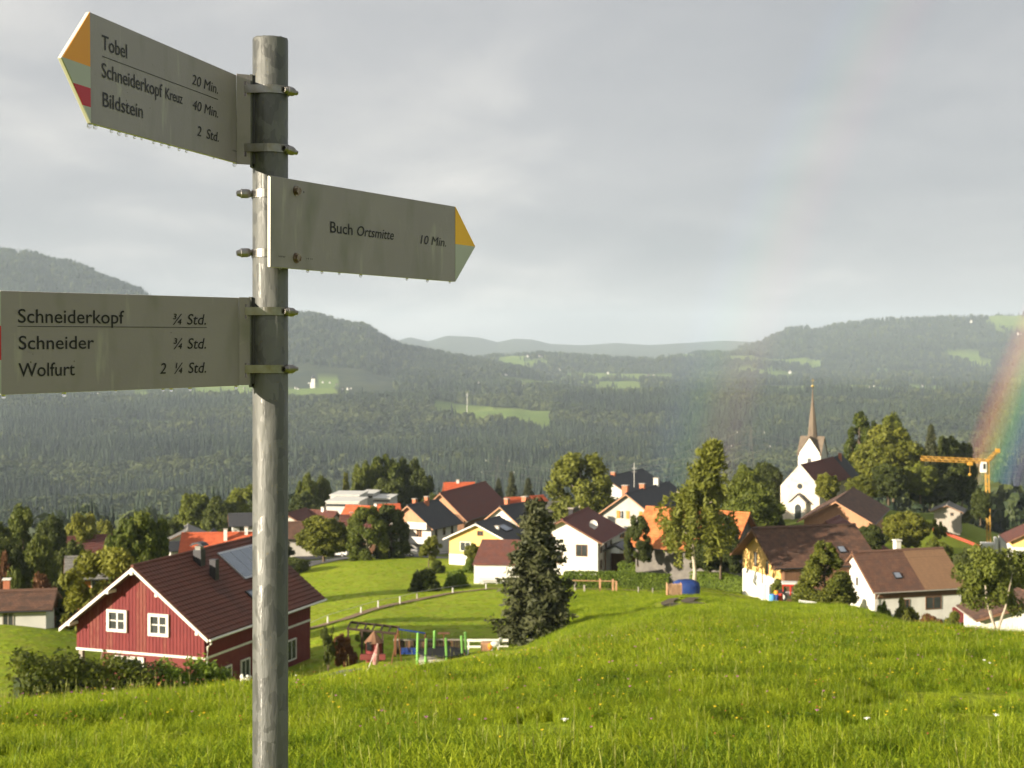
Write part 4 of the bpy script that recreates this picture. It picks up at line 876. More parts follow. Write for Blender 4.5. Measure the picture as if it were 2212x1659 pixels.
for (yc_, ac, hh, ss, capd) in ((5.35, .16, .85, .28, True), (5.25, .38, 1.15, .22, False)):
    p_ = on_slope(yc_, ac); q = MB(); q.box(p_.x - ss, p_.x + ss, yc_ - ss, yc_ + ss, p_.z - .6, p_.z + hh); ch = q.obj('chimney', M['metal_dark'], rh)
    if capd:
        q = MB(); q.box(p_.x - ss * .7, p_.x + ss * .7, yc_ - ss * .7, yc_ + ss * .7, p_.z + hh + .002, p_.z + hh + .22, 0); q.obj('chimney_pot', M['steel'], ch)
        q = MB(); q.prism([(p_.x - .5, p_.z + hh + .24), (p_.x - .3, p_.z + hh + .42), (p_.x, p_.z + hh + .48), (p_.x + .3, p_.z + hh + .42), (p_.x + .5, p_.z + hh + .24), (p_.x + .42, p_.z + hh + .24), (p_.x, p_.z + hh + .38), (p_.x - .42, p_.z + hh + .24)], yc_ - .36, yc_ + .36); q.obj('chimney_hood', M['metal_dark'], ch)
dn_ = Vector((run, 0, -(zt_ - ze_))).normalized(); nr_ = Vector((zt_ - ze_, 0, run)).normalized()
def slope_box(y0, y1, a0, a1, t0, t1, name, m_, parent):
    q = MB(); p0 = Vector((0, 0, zt_ + .17)); v = []
    for t_ in (t0, t1):
        for (yy_, aa) in ((y0, a0), (y1, a0), (y1, a1), (y0, a1)): v.append(p0 + dn_ * (tot * aa) + nr_ * t_ + Vector((0, yy_, 0)))
    q.add(v, [(0, 3, 2, 1), (4, 5, 6, 7), (0, 1, 5, 4), (1, 2, 6, 5), (2, 3, 7, 6), (3, 0, 4, 7)]); return q.obj(name, m_, parent)
col = slope_box(7.9, 12.9, .10, .50, .10, .17, 'solar_collector', M['carsilver'], rh)
for k in range(4): slope_box(8.0 + k * 1.21, 8.0 + k * 1.21 + 1.14, .125, .475, .172, .185, 'collector_panel', M['panel'], col)
sk = slope_box(6.6, 7.7, .64, .80, .08, .18, 'skylight', M['metal_dark'], rh); slope_box(6.72, 7.58, .66, .78, .182, .19, 'pane', M['panel'], sk)

# --- village houses
M['r_brown2'] = roofmat('faded_brown_tiles', (.15, .075, .05), (.19, .10, .065), (.11, .065, .05))
H_ = house
H_(0, 0, -27.9, -16.1, 8.8, 13.0, 4.05, 2.35, M['plaster'], M['r_maroon'], 'white two-storey house with maroon ribbed roof and satellite dish', world=(8.2, 191.0), rows=20,
   wins=[('f', 6.75, 2.0, 1.5, 1.5, 'brown'), ('f', 2.6, 3.9, .9, .8, 'brown'), ('f', 3.6, 1.0, 1.4, 1.5, 'brown'), ('r', 1.8, 2.3, 1.0, 1.0, 'brown'), ('r', 4.6, 2.3, 1.0, 1.6, 'brown'), ('r', 7.6, 2.3, 1.0, 1.6, 'brown'), ('r', 1.8, .3, 1.0, 1.1, 'brown')], chims=[(-1.2, 9, 5.3, 1.6, M['metal_dark'], .3)])
# satellite dish on that roof
dish = None
def dish_on(root, x, y, z, r=.55):
    q = MB(); v = []; f = []; n_ = 14
    for j, rr in enumerate((0.05, .5, 1)):
        for k in range(n_): t_ = 2 * math.pi * k / n_; v.append((x + rr * r * math.cos(t_), y - .12 + .15 * rr * rr * -1, z + rr * r * 1.1 * math.sin(t_)))
    for j in range(2):
        for k in range(n_): f.append((j * n_ + k, j * n_ + (k + 1) % n_, (j + 1) * n_ + (k + 1) % n_, (j + 1) * n_ + k))
    f.append(tuple(range(n_))); q.add(v, f); d_ = q.obj('satellite_dish', M['plaster_dull'], root)
    q = MB(); q.tube([(x, y, z), (x, y + .1, z - .9)], .04, 6); q.obj('dish_mast', M['metal_dark'], d_)
wh = [o for o in bpy.data.objects if o.get('label', '').startswith('white two-storey')][0]
dish_on(wh, 3.0, 4.0, 5.55)
H_(0, 0, -29.2, -21.2, 8.4, 7.5, 3.2, 1.95, M['plaster_yellow'], M['r_dark'], 'pale yellow house with dark roof and roof panel behind the small shed', world=(-3.36, 205.97), fm_=M['whitepaint'],
   wins=[('f', 2.4, 1.35, 1.6, 1.3, 'white'), ('f', 5.7, 1.35, 1.9, 1.2, 'brown'), ('f', 4.6, 3.55, .9, .7, 'brown')], chims=[(2.1, 2.0, 3.8, .9, M['plaster'], .25)], plinth=(.9, M['plaster']))
H_(0, 0, -29.9, -33.4, 6.0, 7.5, 3.9, 2.2, M['wood_grey'], M['r_dark'], 'narrow dark-roofed house with a white gable and brick chimney', world=(.6, 224.5), fm_=M['wood_tan'], upper=(4.3, M['plaster']), chims=[(-.2, 1.6, 5.9, 1.3, M['brick'], .3), (-.2, 6.6, 5.9, 1.2, M['brick'], .4)])
H_(0, 0, -34.5, -19.1, 9.0, 23.0, 3.6, 4.2, M['wood_brown'], M['r_maroon'], 'big barn with a huge plain maroon roof', cat='barn', name='barn', world=(-9.23, 282.5), fm_=M['wood_tan'], upper=(4.2, M['wood_tan']), rows=24)
H_(0, 0, -32.6, -27.1, 8.0, 8.6, 4.2, 3.0, M['plaster_dull'], M['r_dark'], 'white house with dark slate roof, tan gable and balconies', world=(-14.51, 241.95), fm_=M['wood_tan'], upper=(4.4, M['wood_tan']),
   wins=[('r', 1.6, 2.3, .8, 1.2, 'brown'), ('r', 4.2, 2.3, .8, 1.2, 'brown'), ('r', 6.8, 2.3, .8, 1.2, 'brown'), ('r', 1.6, .2, .8, 1.2, 'brown'), ('f', 2.0, 2.0, 1.0, 1.9, 'orange'), ('f', 5.8, 2.0, 1.0, 1.9, 'orange'), ('f', 4.0, 4.9, 1.2, 1.1, 'brown')], chims=[(-.4, 2.3, 6.9, 1.2, M['brick'], .3), (.5, 4.6, 6.9, 1.4, M['brick'], .3)])
bal = [o for o in bpy.data.objects if o.get('label', '').startswith('white house with dark slate')][0]
for zz in (1.6, 3.9): q = MB(); q.box(-4.0, 4.0, -1.5, -.02, zz - .12, zz + .02); q.box(-4.0, 4.0, -1.5, -1.42, zz + .02, zz + .95); q.obj('balcony', M['whitepaint'] if zz > 2 else M['plaster_dull'], bal)
H_(0, 0, -31.7, -23.5, 8.6, 21.5, 5.45, 3.1, M['plaster_grey'], M['r_dark'], 'long grey stone farmhouse with orange shutters and chimneys', cat='farmhouse', name='farmhouse', world=(22.5, 244.3), fm_=M['wood_tan'],
   wins=[('f', 3.3, 4.6, 1.1, 1.4, 'white'), ('f', 3.4, 1.6, 1.1, 1.4, 'orange')], chims=[(-1.4, 3.2, 8.0, 1.6, M['brick'], .45), (-.2, 8.2, 8.3, 1.2, M['brick'], .4), (0, 15.0, 8.4, 1.5, M['plaster_dull'], .4)])
fh = [o for o in bpy.data.objects if o.get('label', '').startswith('long grey stone')][0]
for xx in (-1.75, -.15, 2.0, 2.75): q = MB(); q.box(xx, xx + .55, -.08, -.004, 4.7, 5.95); q.obj('shutter', M['wood_orange'], fh)
H_(0, 0, -32.5, -25.6, 8.8, 20.0, 4.6, 2.6, M['plaster_dull'], M['r_dark'], 'long dark-roofed house behind the grey farmhouse', world=(22.6, 298.0), rows=14, chims=[(0, 4, 6.7, 1.3, M['brick'], .4)])
H_(0, 0, -27.8, 58, 8.4, 12.5, 4.2, 3.6, M['grey_dimmed'], M['r_orange'], 'old house with rough orange tiled roof behind the birch', world=(22.6, 181.0), rows=18, ov=.8)
ys_ = (30.48, 158.96)
H_(0, 0, -24.8, -74.8, 9.4, 10.0, 2.55, 2.9, M['plaster_yellow'], M['r_brown'], 'yellow house with a long brown tiled roof and small skylight', world=(31.4, 159.3), rows=26, ov=.9, og=1.1, plinth=(.75, M['plaster']), wins=[('f', 3.3, 1.3, .75, 1.6, 'brown'), ('f', 6.3, .9, .7, 1.5, 'brown')])
yh = [o for o in bpy.data.objects if o.get('label', '').startswith('yellow house with a long')][0]
def skyl(root, W, Rs, He, ov, y, a, sgn=1, w_=.8, h_=1.0, lift=.26):
    run_ = W / 2 + ov; dz_ = Rs * (1 + ov / (W / 2)); t_ = math.hypot(run_, dz_); dn = Vector((sgn * run_, 0, -dz_)) / t_; nn_ = Vector((sgn * dz_, 0, run_)) / t_; p0 = Vector((0, y, He + Rs)) + dn * (a * t_) + nn_ * lift
    q = MB(); v = []
    for tt in (-.1, .06):
        for (yy_, ss_) in ((-w_ / 2, -h_ / 2), (w_ / 2, -h_ / 2), (w_ / 2, h_ / 2), (-w_ / 2, h_ / 2)): v.append(p0 + Vector((0, yy_, 0)) + dn * ss_ + nn_ * tt)
    q.add(v, [(0, 3, 2, 1), (4, 5, 6, 7), (0, 1, 5, 4), (1, 2, 6, 5), (2, 3, 7, 6), (3, 0, 4, 7)]); o = q.obj('skylight', M['metal_dark'], root)
    q = MB(); v = [x_ + nn_ * .012 for x_ in v[4:]]; cc = sum(v, Vector()) / 4; q.add([cc + (x_ - cc) * .82 for x_ in v], [(0, 1, 2, 3)]); q.obj('pane', M['panel'], o)
skyl(yh, 9.4, 2.9, 2.55, .9, 7.6, .62)
q = MB(); q.box(4.705, 5.3, .15, 9.9, -2, 2.1); q.obj('timber_side_wall', M['wood_brown'], yh)
H_(0, 0, -27.2, -72.5, 7.6, 10.2, 2.75, 3.05, M['plaster'], M['r_brown2'], 'old white farm building with patched two-tone brown roof', cat='farm building', name='farm_building', world=(40.47, 155.4), rows=26, ov=.5, og=.35,
   wins=[('r', 6.9, .35, 1.9, 1.35, 'brown'), ('r', 3.6, .35, 1.0, 1.2, 'brown'), ('f', 4.3, 2.6, .5, .9, 'grey')], chims=[(-.3, 5.2, 5.6, 1.35, M['plaster'], .3, True, M['whitepaint'])])
ym = [o for o in bpy.data.objects if o.get('label', '').startswith('pale yellow house')][0]; skyl(ym, 8.4, 1.95, 3.2, .7, 4.0, .48, w_=2.6, h_=1.6)
fb_ = [o for o in bpy.data.objects if o.get('label', '').startswith('old white farm building')][0]
skyl(fb_, 7.6, 3.05, 2.75, .5, 3.3, .62, w_=.8, h_=.8)
q = MB(); q.box(3.82, 3.9, .1, 10.1, 1.75, 2.7); q.obj('timber_cladding', M['wood_brown'], fb_)
v, f, uv = courses(7.6, 10.2, 2.75, 3.05, .5, .35, .20, 26, 1); v = [(a, max(b_, 5.6 + .0 * a), c) for a, b_, c in v]  # newer tile patch on the far half
me = bpy.data.meshes.new('tile_patch'); me.from_pydata(v, [], f); l_ = me.uv_layers.new(name='UVMap'); l_.data.foreach_set('uv', [q_ for g in uv for c in g for q_ in c]); me.materials.append(M['r_tan']); me.update(); link('tile_patch', me, fb_, label='newer tan tiles on the far half of the roof')
H_(0, 0, -26.3, -4, 10.0, 6.0, 2.95, 1.5, M['plaster'], M['r_brown'], 'low white shed with a flat brown roof at the right edge', cat='shed', name='shed', world=(45.6, 130.5), rows=8, ov=.5, og=.6, wins=[('f', 5.2, .8, 1.2, .8, 'white')])
sh = MB()
H_(0, 0, -29.1, -3, 3.6, 3.0, 1.9, 1.3, M['plaster'], M['r_redbrown'], 'small white shed with red tiled roof beside the big spruce', cat='shed', name='shed', world=(-1.95, 168), rows=8, ov=.3, og=.3) if False else None
sroot = empty('shed', (-2.15, 165.5, gz(-2.15, 165.5) - .1), R(-4), label='small white shed with red tiled roof beside the big spruce', cat='shed')
wls = MB(); wls.box(-2.1, 4.0, 0, 4, -2, 2.2); wls.obj('wall', M['plaster'], sroot)
q = MB(); q.add([(-2.25, -.25, 2.2), (4.2, -.25, 2.2), (4.2, 3.9, 4.45), (-1.55, 3.9, 4.45), (-2.25, -.25, 2.32), (4.2, -.25, 2.32), (4.2, 3.9, 4.57), (-1.55, 3.9, 4.57)], [(0, 3, 2, 1), (4, 5, 6, 7), (0, 1, 5, 4), (1, 2, 6, 5), (2, 3, 7, 6), (3, 0, 4, 7)]); me = q.mesh('roof', M['r_redbrown']); l_ = me.uv_layers.new(name='UVMap')
for lp in me.loops: l_.data[lp.index].uv = me.vertices[lp.vertex_index].co.xy
link('roof', me, sroot)
q = MB(); q.box(-1.5, .6, -.7, -.25, .35, .42); q.box(-1.5, .6, -.3, -.25, .5, .85); 
for xx in (-1.4, .45): q.box(xx, xx + .08, -.65, -.3, -.2, .35)
bo = q.obj('garden_bench', M['plaster_dull']); bo.location = sroot.location; bo.rotation_euler = sroot.rotation_euler; tag(bo, 'pale garden bench standing against the small white shed', 'bench')
# --- church
M['spire'] = mat('weathered_shingle', (.13, .10, .075), .85, (.19, .15, .11), 1.2, 7, .3, 6, stretch=(2, 2, .6))
ch = empty('church', (0, 0, 0), label='white village church with tall pointed steeple', cat='church')
cz = -32.6; cyaw = -27.8; c_, s_ = math.cos(R(cyaw)), math.sin(R(cyaw)); cL, cW = 23.5, 7.4; P0 = Vector(((1729 - CX) / F * 290, 290, 0)); ch.location = (P0.x, P0.y, cz); ch.rotation_euler = (0, 0, R(cyaw))
cHe, cRs = 5.6, 4.0
walls(cW, cL, cHe, cRs, M['stone'], ch); roof_obj(cW, cL, cHe, cRs, .12, .02, M['r_maroon'], ch, rows=22, thick=.08)
q = MB(); q.prism([(-cW / 2 - .2, -3), (cW / 2 + .2, -3), (cW / 2 + .2, cHe - .02), (0, cHe + cRs + .35), (-cW / 2 - .2, cHe - .02)], -.35, -.03); q.obj('facade', M['stone'], ch)
q = MB(); n_ = 18; q.add([(.55 * math.cos(2 * math.pi * k / n_), -.38, 5.6 + .55 * math.sin(2 * math.pi * k / n_)) for k in range(n_)], [tuple(range(n_))]); q.obj('round_window', M['glass'], ch)
def arch(w_, h_, y0, y1, z0, n_=10):
    pts = [(-w_ / 2, z0), (w_ / 2, z0)] + [(w_ / 2 * math.cos(math.pi * k / n_), z0 + h_ - w_ / 2 + w_ / 2 * math.sin(math.pi * k / n_) * 1.2) for k in range(n_ + 1)]; q = MB(); q.prism(pts, y0, y1); return q
porch = MB(); porch.prism([(-1.5, -3), (1.5, -3), (1.5, 2.6), (0, 4.0), (-1.5, 2.6)], -1.6, -.36); pr_ = porch.obj('porch', M['stone'], ch)
arch(1.75, 3.3, -1.64, -1.605, -.8).obj('door_surround', M['plaster'], pr_); arch(1.3, 2.9, -1.68, -1.645, -.8).obj('door', M['glass'], pr_)
q = MB(); q.prism([(-1.85, 2.4), (0, 4.1), (1.85, 2.4), (1.85, 2.6), (0, 4.32), (-1.85, 2.6)][::-1], -1.9, -.36); q.obj('porch_roof', M['r_dark'] if False else M['metal_dark'], pr_)
q = MB(); q.prism([(-3.9, -3), (3.9, -3), (3.9, 4.9), (0, 9.3), (-3.9, 4.9)], cL + .02, cL + .35); q.obj('gable_parapet', M['stone'], ch)
q = MB(); q.prism([(-3.4, -3), (3.4, -3), (3.4, 5.6), (0, 9.2), (-3.4, 5.6)], cL + .36, cL + 7.5); q.obj('chancel', M['plaster_dull'], ch)
ro2 = roof_obj(6.8, 7.1, 5.6, 3.9, .3, .0, M['r_dark'], ch, rows=14, thick=.1); ro2.location = (0, cL + .37, 0); ro2.name = 'chancel_roof'
chimney(.6, cL + 3, 9.2, 1.2, M['brick'], ch, .3)
# steeple: four gabled faces under an octagonal spire
st = MB(); tw = 2.35; tx, ty = -2.4, 16.5
def T_(x, y): return (tx + x, ty + y)
zt1, zg = 11.0, 14.2
q = MB(); q.box(tx - tw, tx + tw, ty - tw, ty + tw, 0, zt1)
q.add([(tx - tw, ty - tw, zt1), (tx + tw, ty - tw, zt1), (tx, ty - tw, zg), (tx - tw, ty + tw, zt1), (tx + tw, ty + tw, zt1), (tx, ty + tw, zg), (tx - tw, ty, zg), (tx + tw, ty, zg), (tx, ty, zg)],
      [(0, 1, 2), (4, 3, 5), (3, 0, 6), (1, 4, 7), (0, 2, 8), (2, 1, 8), (1, 7, 8), (7, 4, 8), (4, 5, 8), (5, 3, 8), (3, 6, 8), (6, 0, 8)]); tow = q.obj('steeple', M['plaster'], ch)
q = MB()
for (ax, sgn) in (('y', -1), ('y', 1), ('x', -1), ('x', 1)):
    for s_ in (-1, 1):
        e0 = (s_ * (tw + .25), zt1 - .45); e1 = (0, zg + .12)
        if ax == 'y': v = [(tx + e0[0], ty + sgn * (tw + .2), e0[1]), (tx, ty + sgn * (tw + .2), e1[1]), (tx, ty, e1[1]), (tx + s_ * (tw + .25), ty + s_ * 0 + sgn * (tw + .2) * .9, e0[1])]
        else: v = [(tx + sgn * (tw + .2), ty + e0[0], e0[1]), (tx + sgn * (tw + .2), ty, e1[1]), (tx, ty, e1[1]), (tx + sgn * (tw + .2) * .9, ty + e0[0], e0[1])]
        v2 = [(a, b_, c + .14) for a, b_, c in v]; q.add(v + v2, [(0, 1, 2, 3), (4, 5, 6, 7), (0, 1, 5, 4), (1, 2, 6, 5), (2, 3, 7, 6), (3, 0, 4, 7)])
zs0 = zg - 2.2; zA = 24.5
rings = [(zs0 - 1.2, 1.9), (zs0 + .4, 1.25), (zs0 + 2.0, 1.02), (zs0 + 6.5, .62), (zA - 3.0, .25), (zA, .05)]; v = []; f = []
for z_, r_ in rings:
    for k in range(8): v.append((tx + r_ * math.cos(R(22.5 + 45 * k)), ty + r_ * math.sin(R(22.5 + 45 * k)), z_))
for j in range(len(rings) - 1):
    for k in range(8): f.append((8 * j + k, 8 * j + (k + 1) % 8, 8 * j + 8 + (k + 1) % 8, 8 * j + 8 + k))
q.add(v, f); q.obj('spire', M['spire'], tow)
q = MB(); q.ball((tx, ty, zA + .25), .32, 12, 8); q.obj('gilded_ball', M['gold'], tow); q = MB(); q.tube([(tx, ty, zA + .5), (tx, ty, zA + 1.9)], .045, 5); q.tube([(tx - .4, ty, zA + 1.4), (tx + .4, ty, zA + 1.4)], .045, 5); q.obj('cross', M['gold'], tow)
q = MB(); q.box(tx - .38, tx + .38, ty - tw - .05, ty - tw - .004, 8.4, 10.0); q.obj('belfry_opening', M['metal_dark'], tow)
# --- chalets below the church
H_(0, 0, -31.5, -19.6, 9.6, 21.0, 5.75, 2.7, M['wood_tan'], M['r_brown'], 'large tan timber chalet with broad brown roof below the church', cat='chalet', name='chalet', world=(52.2, 232.2), fm_=M['wood_tan'], rows=20, ov=.9, og=1.0,
   wins=[('r', 3, 2.2, 1.0, 1.6, 'white'), ('r', 6, 2.2, 1.0, 1.6, 'white'), ('r', 10, 2.2, 1.0, 1.6, 'white'), ('f', 3, 3.2, 1.0, 1.2, 'brown')])
H_(0, 0, -31.6, -24.8, 14.0, 8.0, 2.6, 4.4, M['wood_brown'], M['r_maroon'], 'low brown annex with sweeping maroon roof between chalet and yellow house', cat='annex', name='annex', world=(45.9, 212.0), rows=20, ov=.6, og=.5, fm_=M['wood_brown'])
# --- houses left of and behind the post
H_(0, 0, -24.2, -80, 5.4, 9.5, 1.95, .95, M['plaster_dull'], M['r_brown'], 'low grey-white bungalow with shallow brown roof at the left edge', cat='bungalow', name='bungalow', world=(-45.0, 128.5), rows=10, ov=.5, og=.6, wins=[('r', 3.6, .45, .95, 1.25, 'grey'), ('r', 6.4, .45, .95, 1.25, 'grey')], chims=[(-1.8, 5.6, 2.6, 1.2, M['brick'], .28, True, M['whitepaint'])])
H_(0, 0, -24.9, -75, 4.0, 4.2, 2.1, 1.5, M['wood_orange'], M['r_grey'], 'small orange timber cabin with grey roof among the trees', cat='cabin', name='cabin', world=(-42.6, 150), rows=8, ov=.5, og=.5, wins=[('r', 2.5, .8, .8, 1.0, 'white')])
H_(0, 0, -31.3, -62, 7, 9, 1.4, 2.6, M['wood_brown'], M['r_maroon'], 'dark old barn with long brown roof half hidden by trees', cat='barn', name='barn', world=(-60.5, 214), rows=10)
def vh(px, Y, basepy, yaw, W, Lh, He, Rs, wm, rm, label, **k): return H_(px, Y, (HY - basepy) / F * Y, yaw, W, Lh, He, Rs, wm, rm, label, **k)
vh(406, 262, 1190, 12, 7.5, 9, 2.3, 1.7, M['plaster_dull'], M['r_grey'], 'white house with grey low-pitched roof just left of the post', wins=[('f', 4, 1.3, 1, 1, 'brown')])
vh(398, 246, 1203, -60, 4.5, 6, 1.6, .8, M['plaster_dull'], M['r_dark'], 'garage with dark flat-pitched roof beside the grey-roofed house', cat='garage', name='garage')
vh(458, 285, 1186, 6, 4.5, 6, 1.6, 1.7, M['plaster_grey'], M['r_dark'], 'small gabled house with sandy front wall left of the post')
vh(478, 225, 1218, -84, 8.0, 10.5, 2.0, 2.5, M['plaster'], M['r_red'], 'house with wide orange-red roof and two white chimneys left of the post', rows=14, chims=[(1.4, 6.0, 3.9, 1.5, M['plaster'], .25), (0.2, 9.0, 4.2, 1.3, M['plaster'], .25)])
vh(545, 262, 1170, -78, 6.5, 7, 3.4, 1.4, M['plaster_dull'], M['r_dark'], 'white two-storey house with dark roof partly behind the post', wins=[('f', 3, .8, 1, 1.3, 'brown'), ('r', 1.6, 2.3, .9, .9, 'brown'), ('r', 1.6, .4, .9, 1.2, 'brown')])
vh(640, 262, 1150, -14, 6.5, 8, 1.9, 1.7, M['plaster_grey'], M['r_redbrown'], 'grey-fronted house with reddish roof just right of the post', wins=[('f', 2, .5, 1.0, 1.0, 'grey'), ('f', 4.6, .5, 1.0, 1.0, 'grey')])
vh(690, 265, 1155, 62, 6.2, 6.4, 1.9, 2.2, M['plaster'], M['r_redbrown'], 'white house with rust-brown roof behind the walnut tree', wins=[('l', 1.6, .2, .8, 1.3, 'brown'), ('l', 4.8, .6, .8, .9, 'brown')], chims=[(0, 2.4, 3.9, 1.0, M['plaster'], .25)])
vh(785, 275, 1147, 68, 6.5, 6.0, 2.0, 2.4, M['plaster'], M['r_red'], 'white house with bright red tiled roof', rows=10, chims=[(0, .4, 4.3, .8, M['plaster'], .25)], wins=[('f', 3.2, .5, 1.2, 1.2, 'brown')])
vh(838, 300, 1130, -75, 5, 3.6, 1.6, 2.0, M['plaster_dull'], M['r_red'], 'small house with red roof behind the dark garden tree')
vh(788, 252, 1150, -80, 6, 7, 1.2, 1.6, M['wood_brown'], M['r_redbrown'], 'low building with brown roof in front of the bright red roof', name='outbuilding', cat='outbuilding', chims=[(0, 1.2, 2.6, .8, M['brick'], .25)])
vh(778, 236, 1178, -84, 6, 8, 1.6, 2.0, M['wood_brown'], M['r_maroon'], 'dark barn with purple-brown roof behind the walnut tree', cat='barn', name='barn')
vh(655, 240, 1178, -84, 6, 5, 1.8, 1.8, M['plaster_grey'], M['r_brown'], 'house with brown roof right beside the post behind the walnut tree')
vh(992, 300, 1090, -82, 6, 5, 2.6, 1.6, M['plaster'], M['r_red'], 'house with red roof peeping above the maroon barn roof', chims=[(0, 2.2, 3.9, 1.1, M['plaster'], .25)])
vh(1108, 300, 1104, -70, 4, 2.2, 1.4, 1.1, M['plaster'], M['r_red'], 'distant house with dull red roof behind the maroon barn')
vh(1160, 310, 1099, -50, 3.2, 2.2, 1.5, 1.0, M['plaster'], M['r_red'], 'distant house with red roof just right of the spruce tip')
vh(1188, 262, 1124, -70, 6, 7, 2.0, 1.0, M['plaster_grey'], M['r_grey'], 'low beige building with grey roof right of the spruce', name='outbuilding', cat='outbuilding')
vh(2048, 285, 1117, -20, 4.8, 6, 1.5, 1.0, M['wood_grey'], M['r_grey'], 'small pale hut with shallow roof below the hill trees', cat='hut', name='hut', wins=[('f', 3.3, .6, .6, .6, 'brown')])  # wall greyed in its colour to stand in for tree shade
vh(2228, 215, 1200, -12, 6, 7, 2.7, 1.5, M['plaster_yellow'], M['r_redbrown'], 'yellow house with brown roof cut by the right edge', plinth=(1.6, M['plaster']), ov=.9)
def flat_building(px0, px1, pyt, pyb, Y, dpt, m_, label, nwin=4, name='modern_building', rowsw=1):
    x0, x1 = (px0 - CX) / F * Y, (px1 - CX) / F * Y; zt_, zb_ = (HY - pyt) / F * Y, (HY - pyb) / F * Y; root = empty(name, ((x0 + x1) / 2, Y, zb_), R(-6), label=label, cat='building'); w_ = (x1 - x0) / 2; h_ = zt_ - zb_
    q = MB(); q.box(-w_, w_, 0, dpt, -3, h_); q.obj('wall', m_, root); q = MB(); q.box(-w_ - .2, w_ + .2, -.2, dpt + .2, h_ + .003, h_ + .22); q.obj('roof', M['r_grey'] if False else M['plaster_dull'], root)
    for k in range(nwin):
        xx = -w_ + (k + .5) * 2 * w_ / nwin; q = MB(); q.box(xx - .7, xx + .7, -.05, -.002, h_ * .35, h_ * .75); wo_ = q.obj('window', M['wood_grey'], root); q = MB(); q.box(xx - .6, xx + .6, -.07, -.052, h_ * .38, h_ * .72); q.obj('pane', M['glass'], wo_)
    return root
flat_building(713, 776, 1071, 1082, 315, 9, M['plaster_dull'], 'white upper wing of the modern flat-roofed hall', 2)
flat_building(704, 775, 1085, 1099, 300, 9, M['plaster_dull'], 'long low grey-white hall with a row of windows', 6)
flat_building(776, 806, 1068, 1080, 325, 9, M['plaster_dull'], 'grey modern block beside the white hall', 2)
flat_building(806, 842, 1078, 1087, 322, 9, M['plaster_dull'], 'low terrace building with railing behind the red roof', 3)
# concrete works, wall and red safety net on the building site
q = MB(); v0 = ground(2121, 262); q.box(0, 2.3, 0, 3, -2, 1.4); q.box(2.3, 2.7, -.4, 3, -2, 2.4); q.box(3.1, 4.3, -.2, 3, -2, 2.6); o = q.obj('concrete_wall', M['plaster_dull'], loc=v0, rz=R(-12)); tag(o, 'unfinished pale concrete walls on the building site', 'wall')
q = MB(); q.add([(0, 0, 0), (2.6, 0, 0), (2.6, 1.6, 0), (0, 1.6, 0), (.2, .2, 1.2), (2.3, .1, 1.0), (2.4, 1.5, .9), (.1, 1.4, 1.1)], [(4, 5, 6, 7), (0, 1, 5, 4), (1, 2, 6, 5), (2, 3, 7, 6), (3, 0, 4, 7)]); o = q.obj('tarpaulin', M['blue_tarp'], loc=ground(2164, 250)); tag(o, 'dark blue tarpaulin over a pile on the building site', 'tarpaulin')
nv = [ground(1925 + 18 * k, 292 - 2.0 * k) for k in range(12)]; q = MB()
nv = [ground(px_, Y_) for px_, Y_ in ((2015, 283), (2030, 281), (2050, 278), (2070, 275), (2092, 272), (2112, 268), (2125, 266))]
for a, b_ in zip(nv, nv[1:]): q.add([a, b_, b_ + Vector((0, 0, .6)), a + Vector((0, 0, .6)), a + Vector((0, .03, 0)), b_ + Vector((0, .03, 0)), b_ + Vector((0, .03, .6)), a + Vector((0, .03, .6))], [(0, 1, 2, 3), (7, 6, 5, 4), (3, 2, 6, 7)])
o = q.obj('safety_net', M['red_tarp']); tag(o, 'orange-red safety net along the edge of the building site', 'safety net')

# --- tower crane
cr_Y = 282.0
def lattice(b, a, c, w_, n_, r_=.05):
    a, c = Vector(a), Vector(c); d = (c - a); ln = d.length; d.normalize(); u_ = d.orthogonal().normalized() if abs(d.z) < .9 else Vector((1, 0, 0)); v_ = d.cross(u_).normalized(); u_ = v_.cross(d)
    cs = [(u_ * sx + v_ * sy) * w_ / 2 for sx, sy in ((-1, -1), (1, -1), (1, 1), (-1, 1))]
    for q_ in cs: b.tube([a + q_, c + q_], r_, 4, cap=False)
    for i in range(n_):
        p0, p1 = a + d * (ln * i / n_), a + d * (ln * (i + 1) / n_)
        for k in range(4): q0, q1 = (cs[k], cs[(k + 1) % 4]) if i % 2 == 0 else (cs[(k + 1) % 4], cs[k]); b.tube([p0 + q0, p1 + q1], r_ * .7, 4, cap=False)
cbase = at(2136, 1118, cr_Y); cbase.z = gz(cbase.x, cr_Y) - .5; ctop = at(2132, 998, cr_Y)
cr_ = empty('tower_crane', cbase, label='yellow tower crane with horizontal jib at the right', cat='crane')
def cr_obj(b, name, m_): return under(b.obj(name, m_), cr_)
b = MB(); lattice(b, cbase, ctop, .6, 14, .06); cr_obj(b, 'mast', M['crane'])
b = MB(); lattice(b, ctop + Vector((.3, 0, .1)), at(1989, 990, cr_Y), .6, 20, .065); cr_obj(b, 'jib', M['crane'])
b = MB(); lattice(b, ctop, at(2155, 973, cr_Y), .5, 5, .065); b.box(*(lambda p_: (p_.x - .35, p_.x + .35, p_.y - .35, p_.y + .35, p_.z - .4, p_.z + .35))(at(2155, 973, cr_Y))); cr_obj(b, 'tower_head', M['crane'])
b = MB(); b.tube([ctop, at(2145, 991, cr_Y)], .10, 6); cr_obj(b, 'counter_jib', M['crane'])
b = MB(); p_ = at(2124, 1009, cr_Y); b.box(p_.x - .45, p_.x + .45, p_.y - .6, p_.y + .6, p_.z - 1.0, p_.z + 1.0); cr_obj(b, 'cab', M['plaster'])
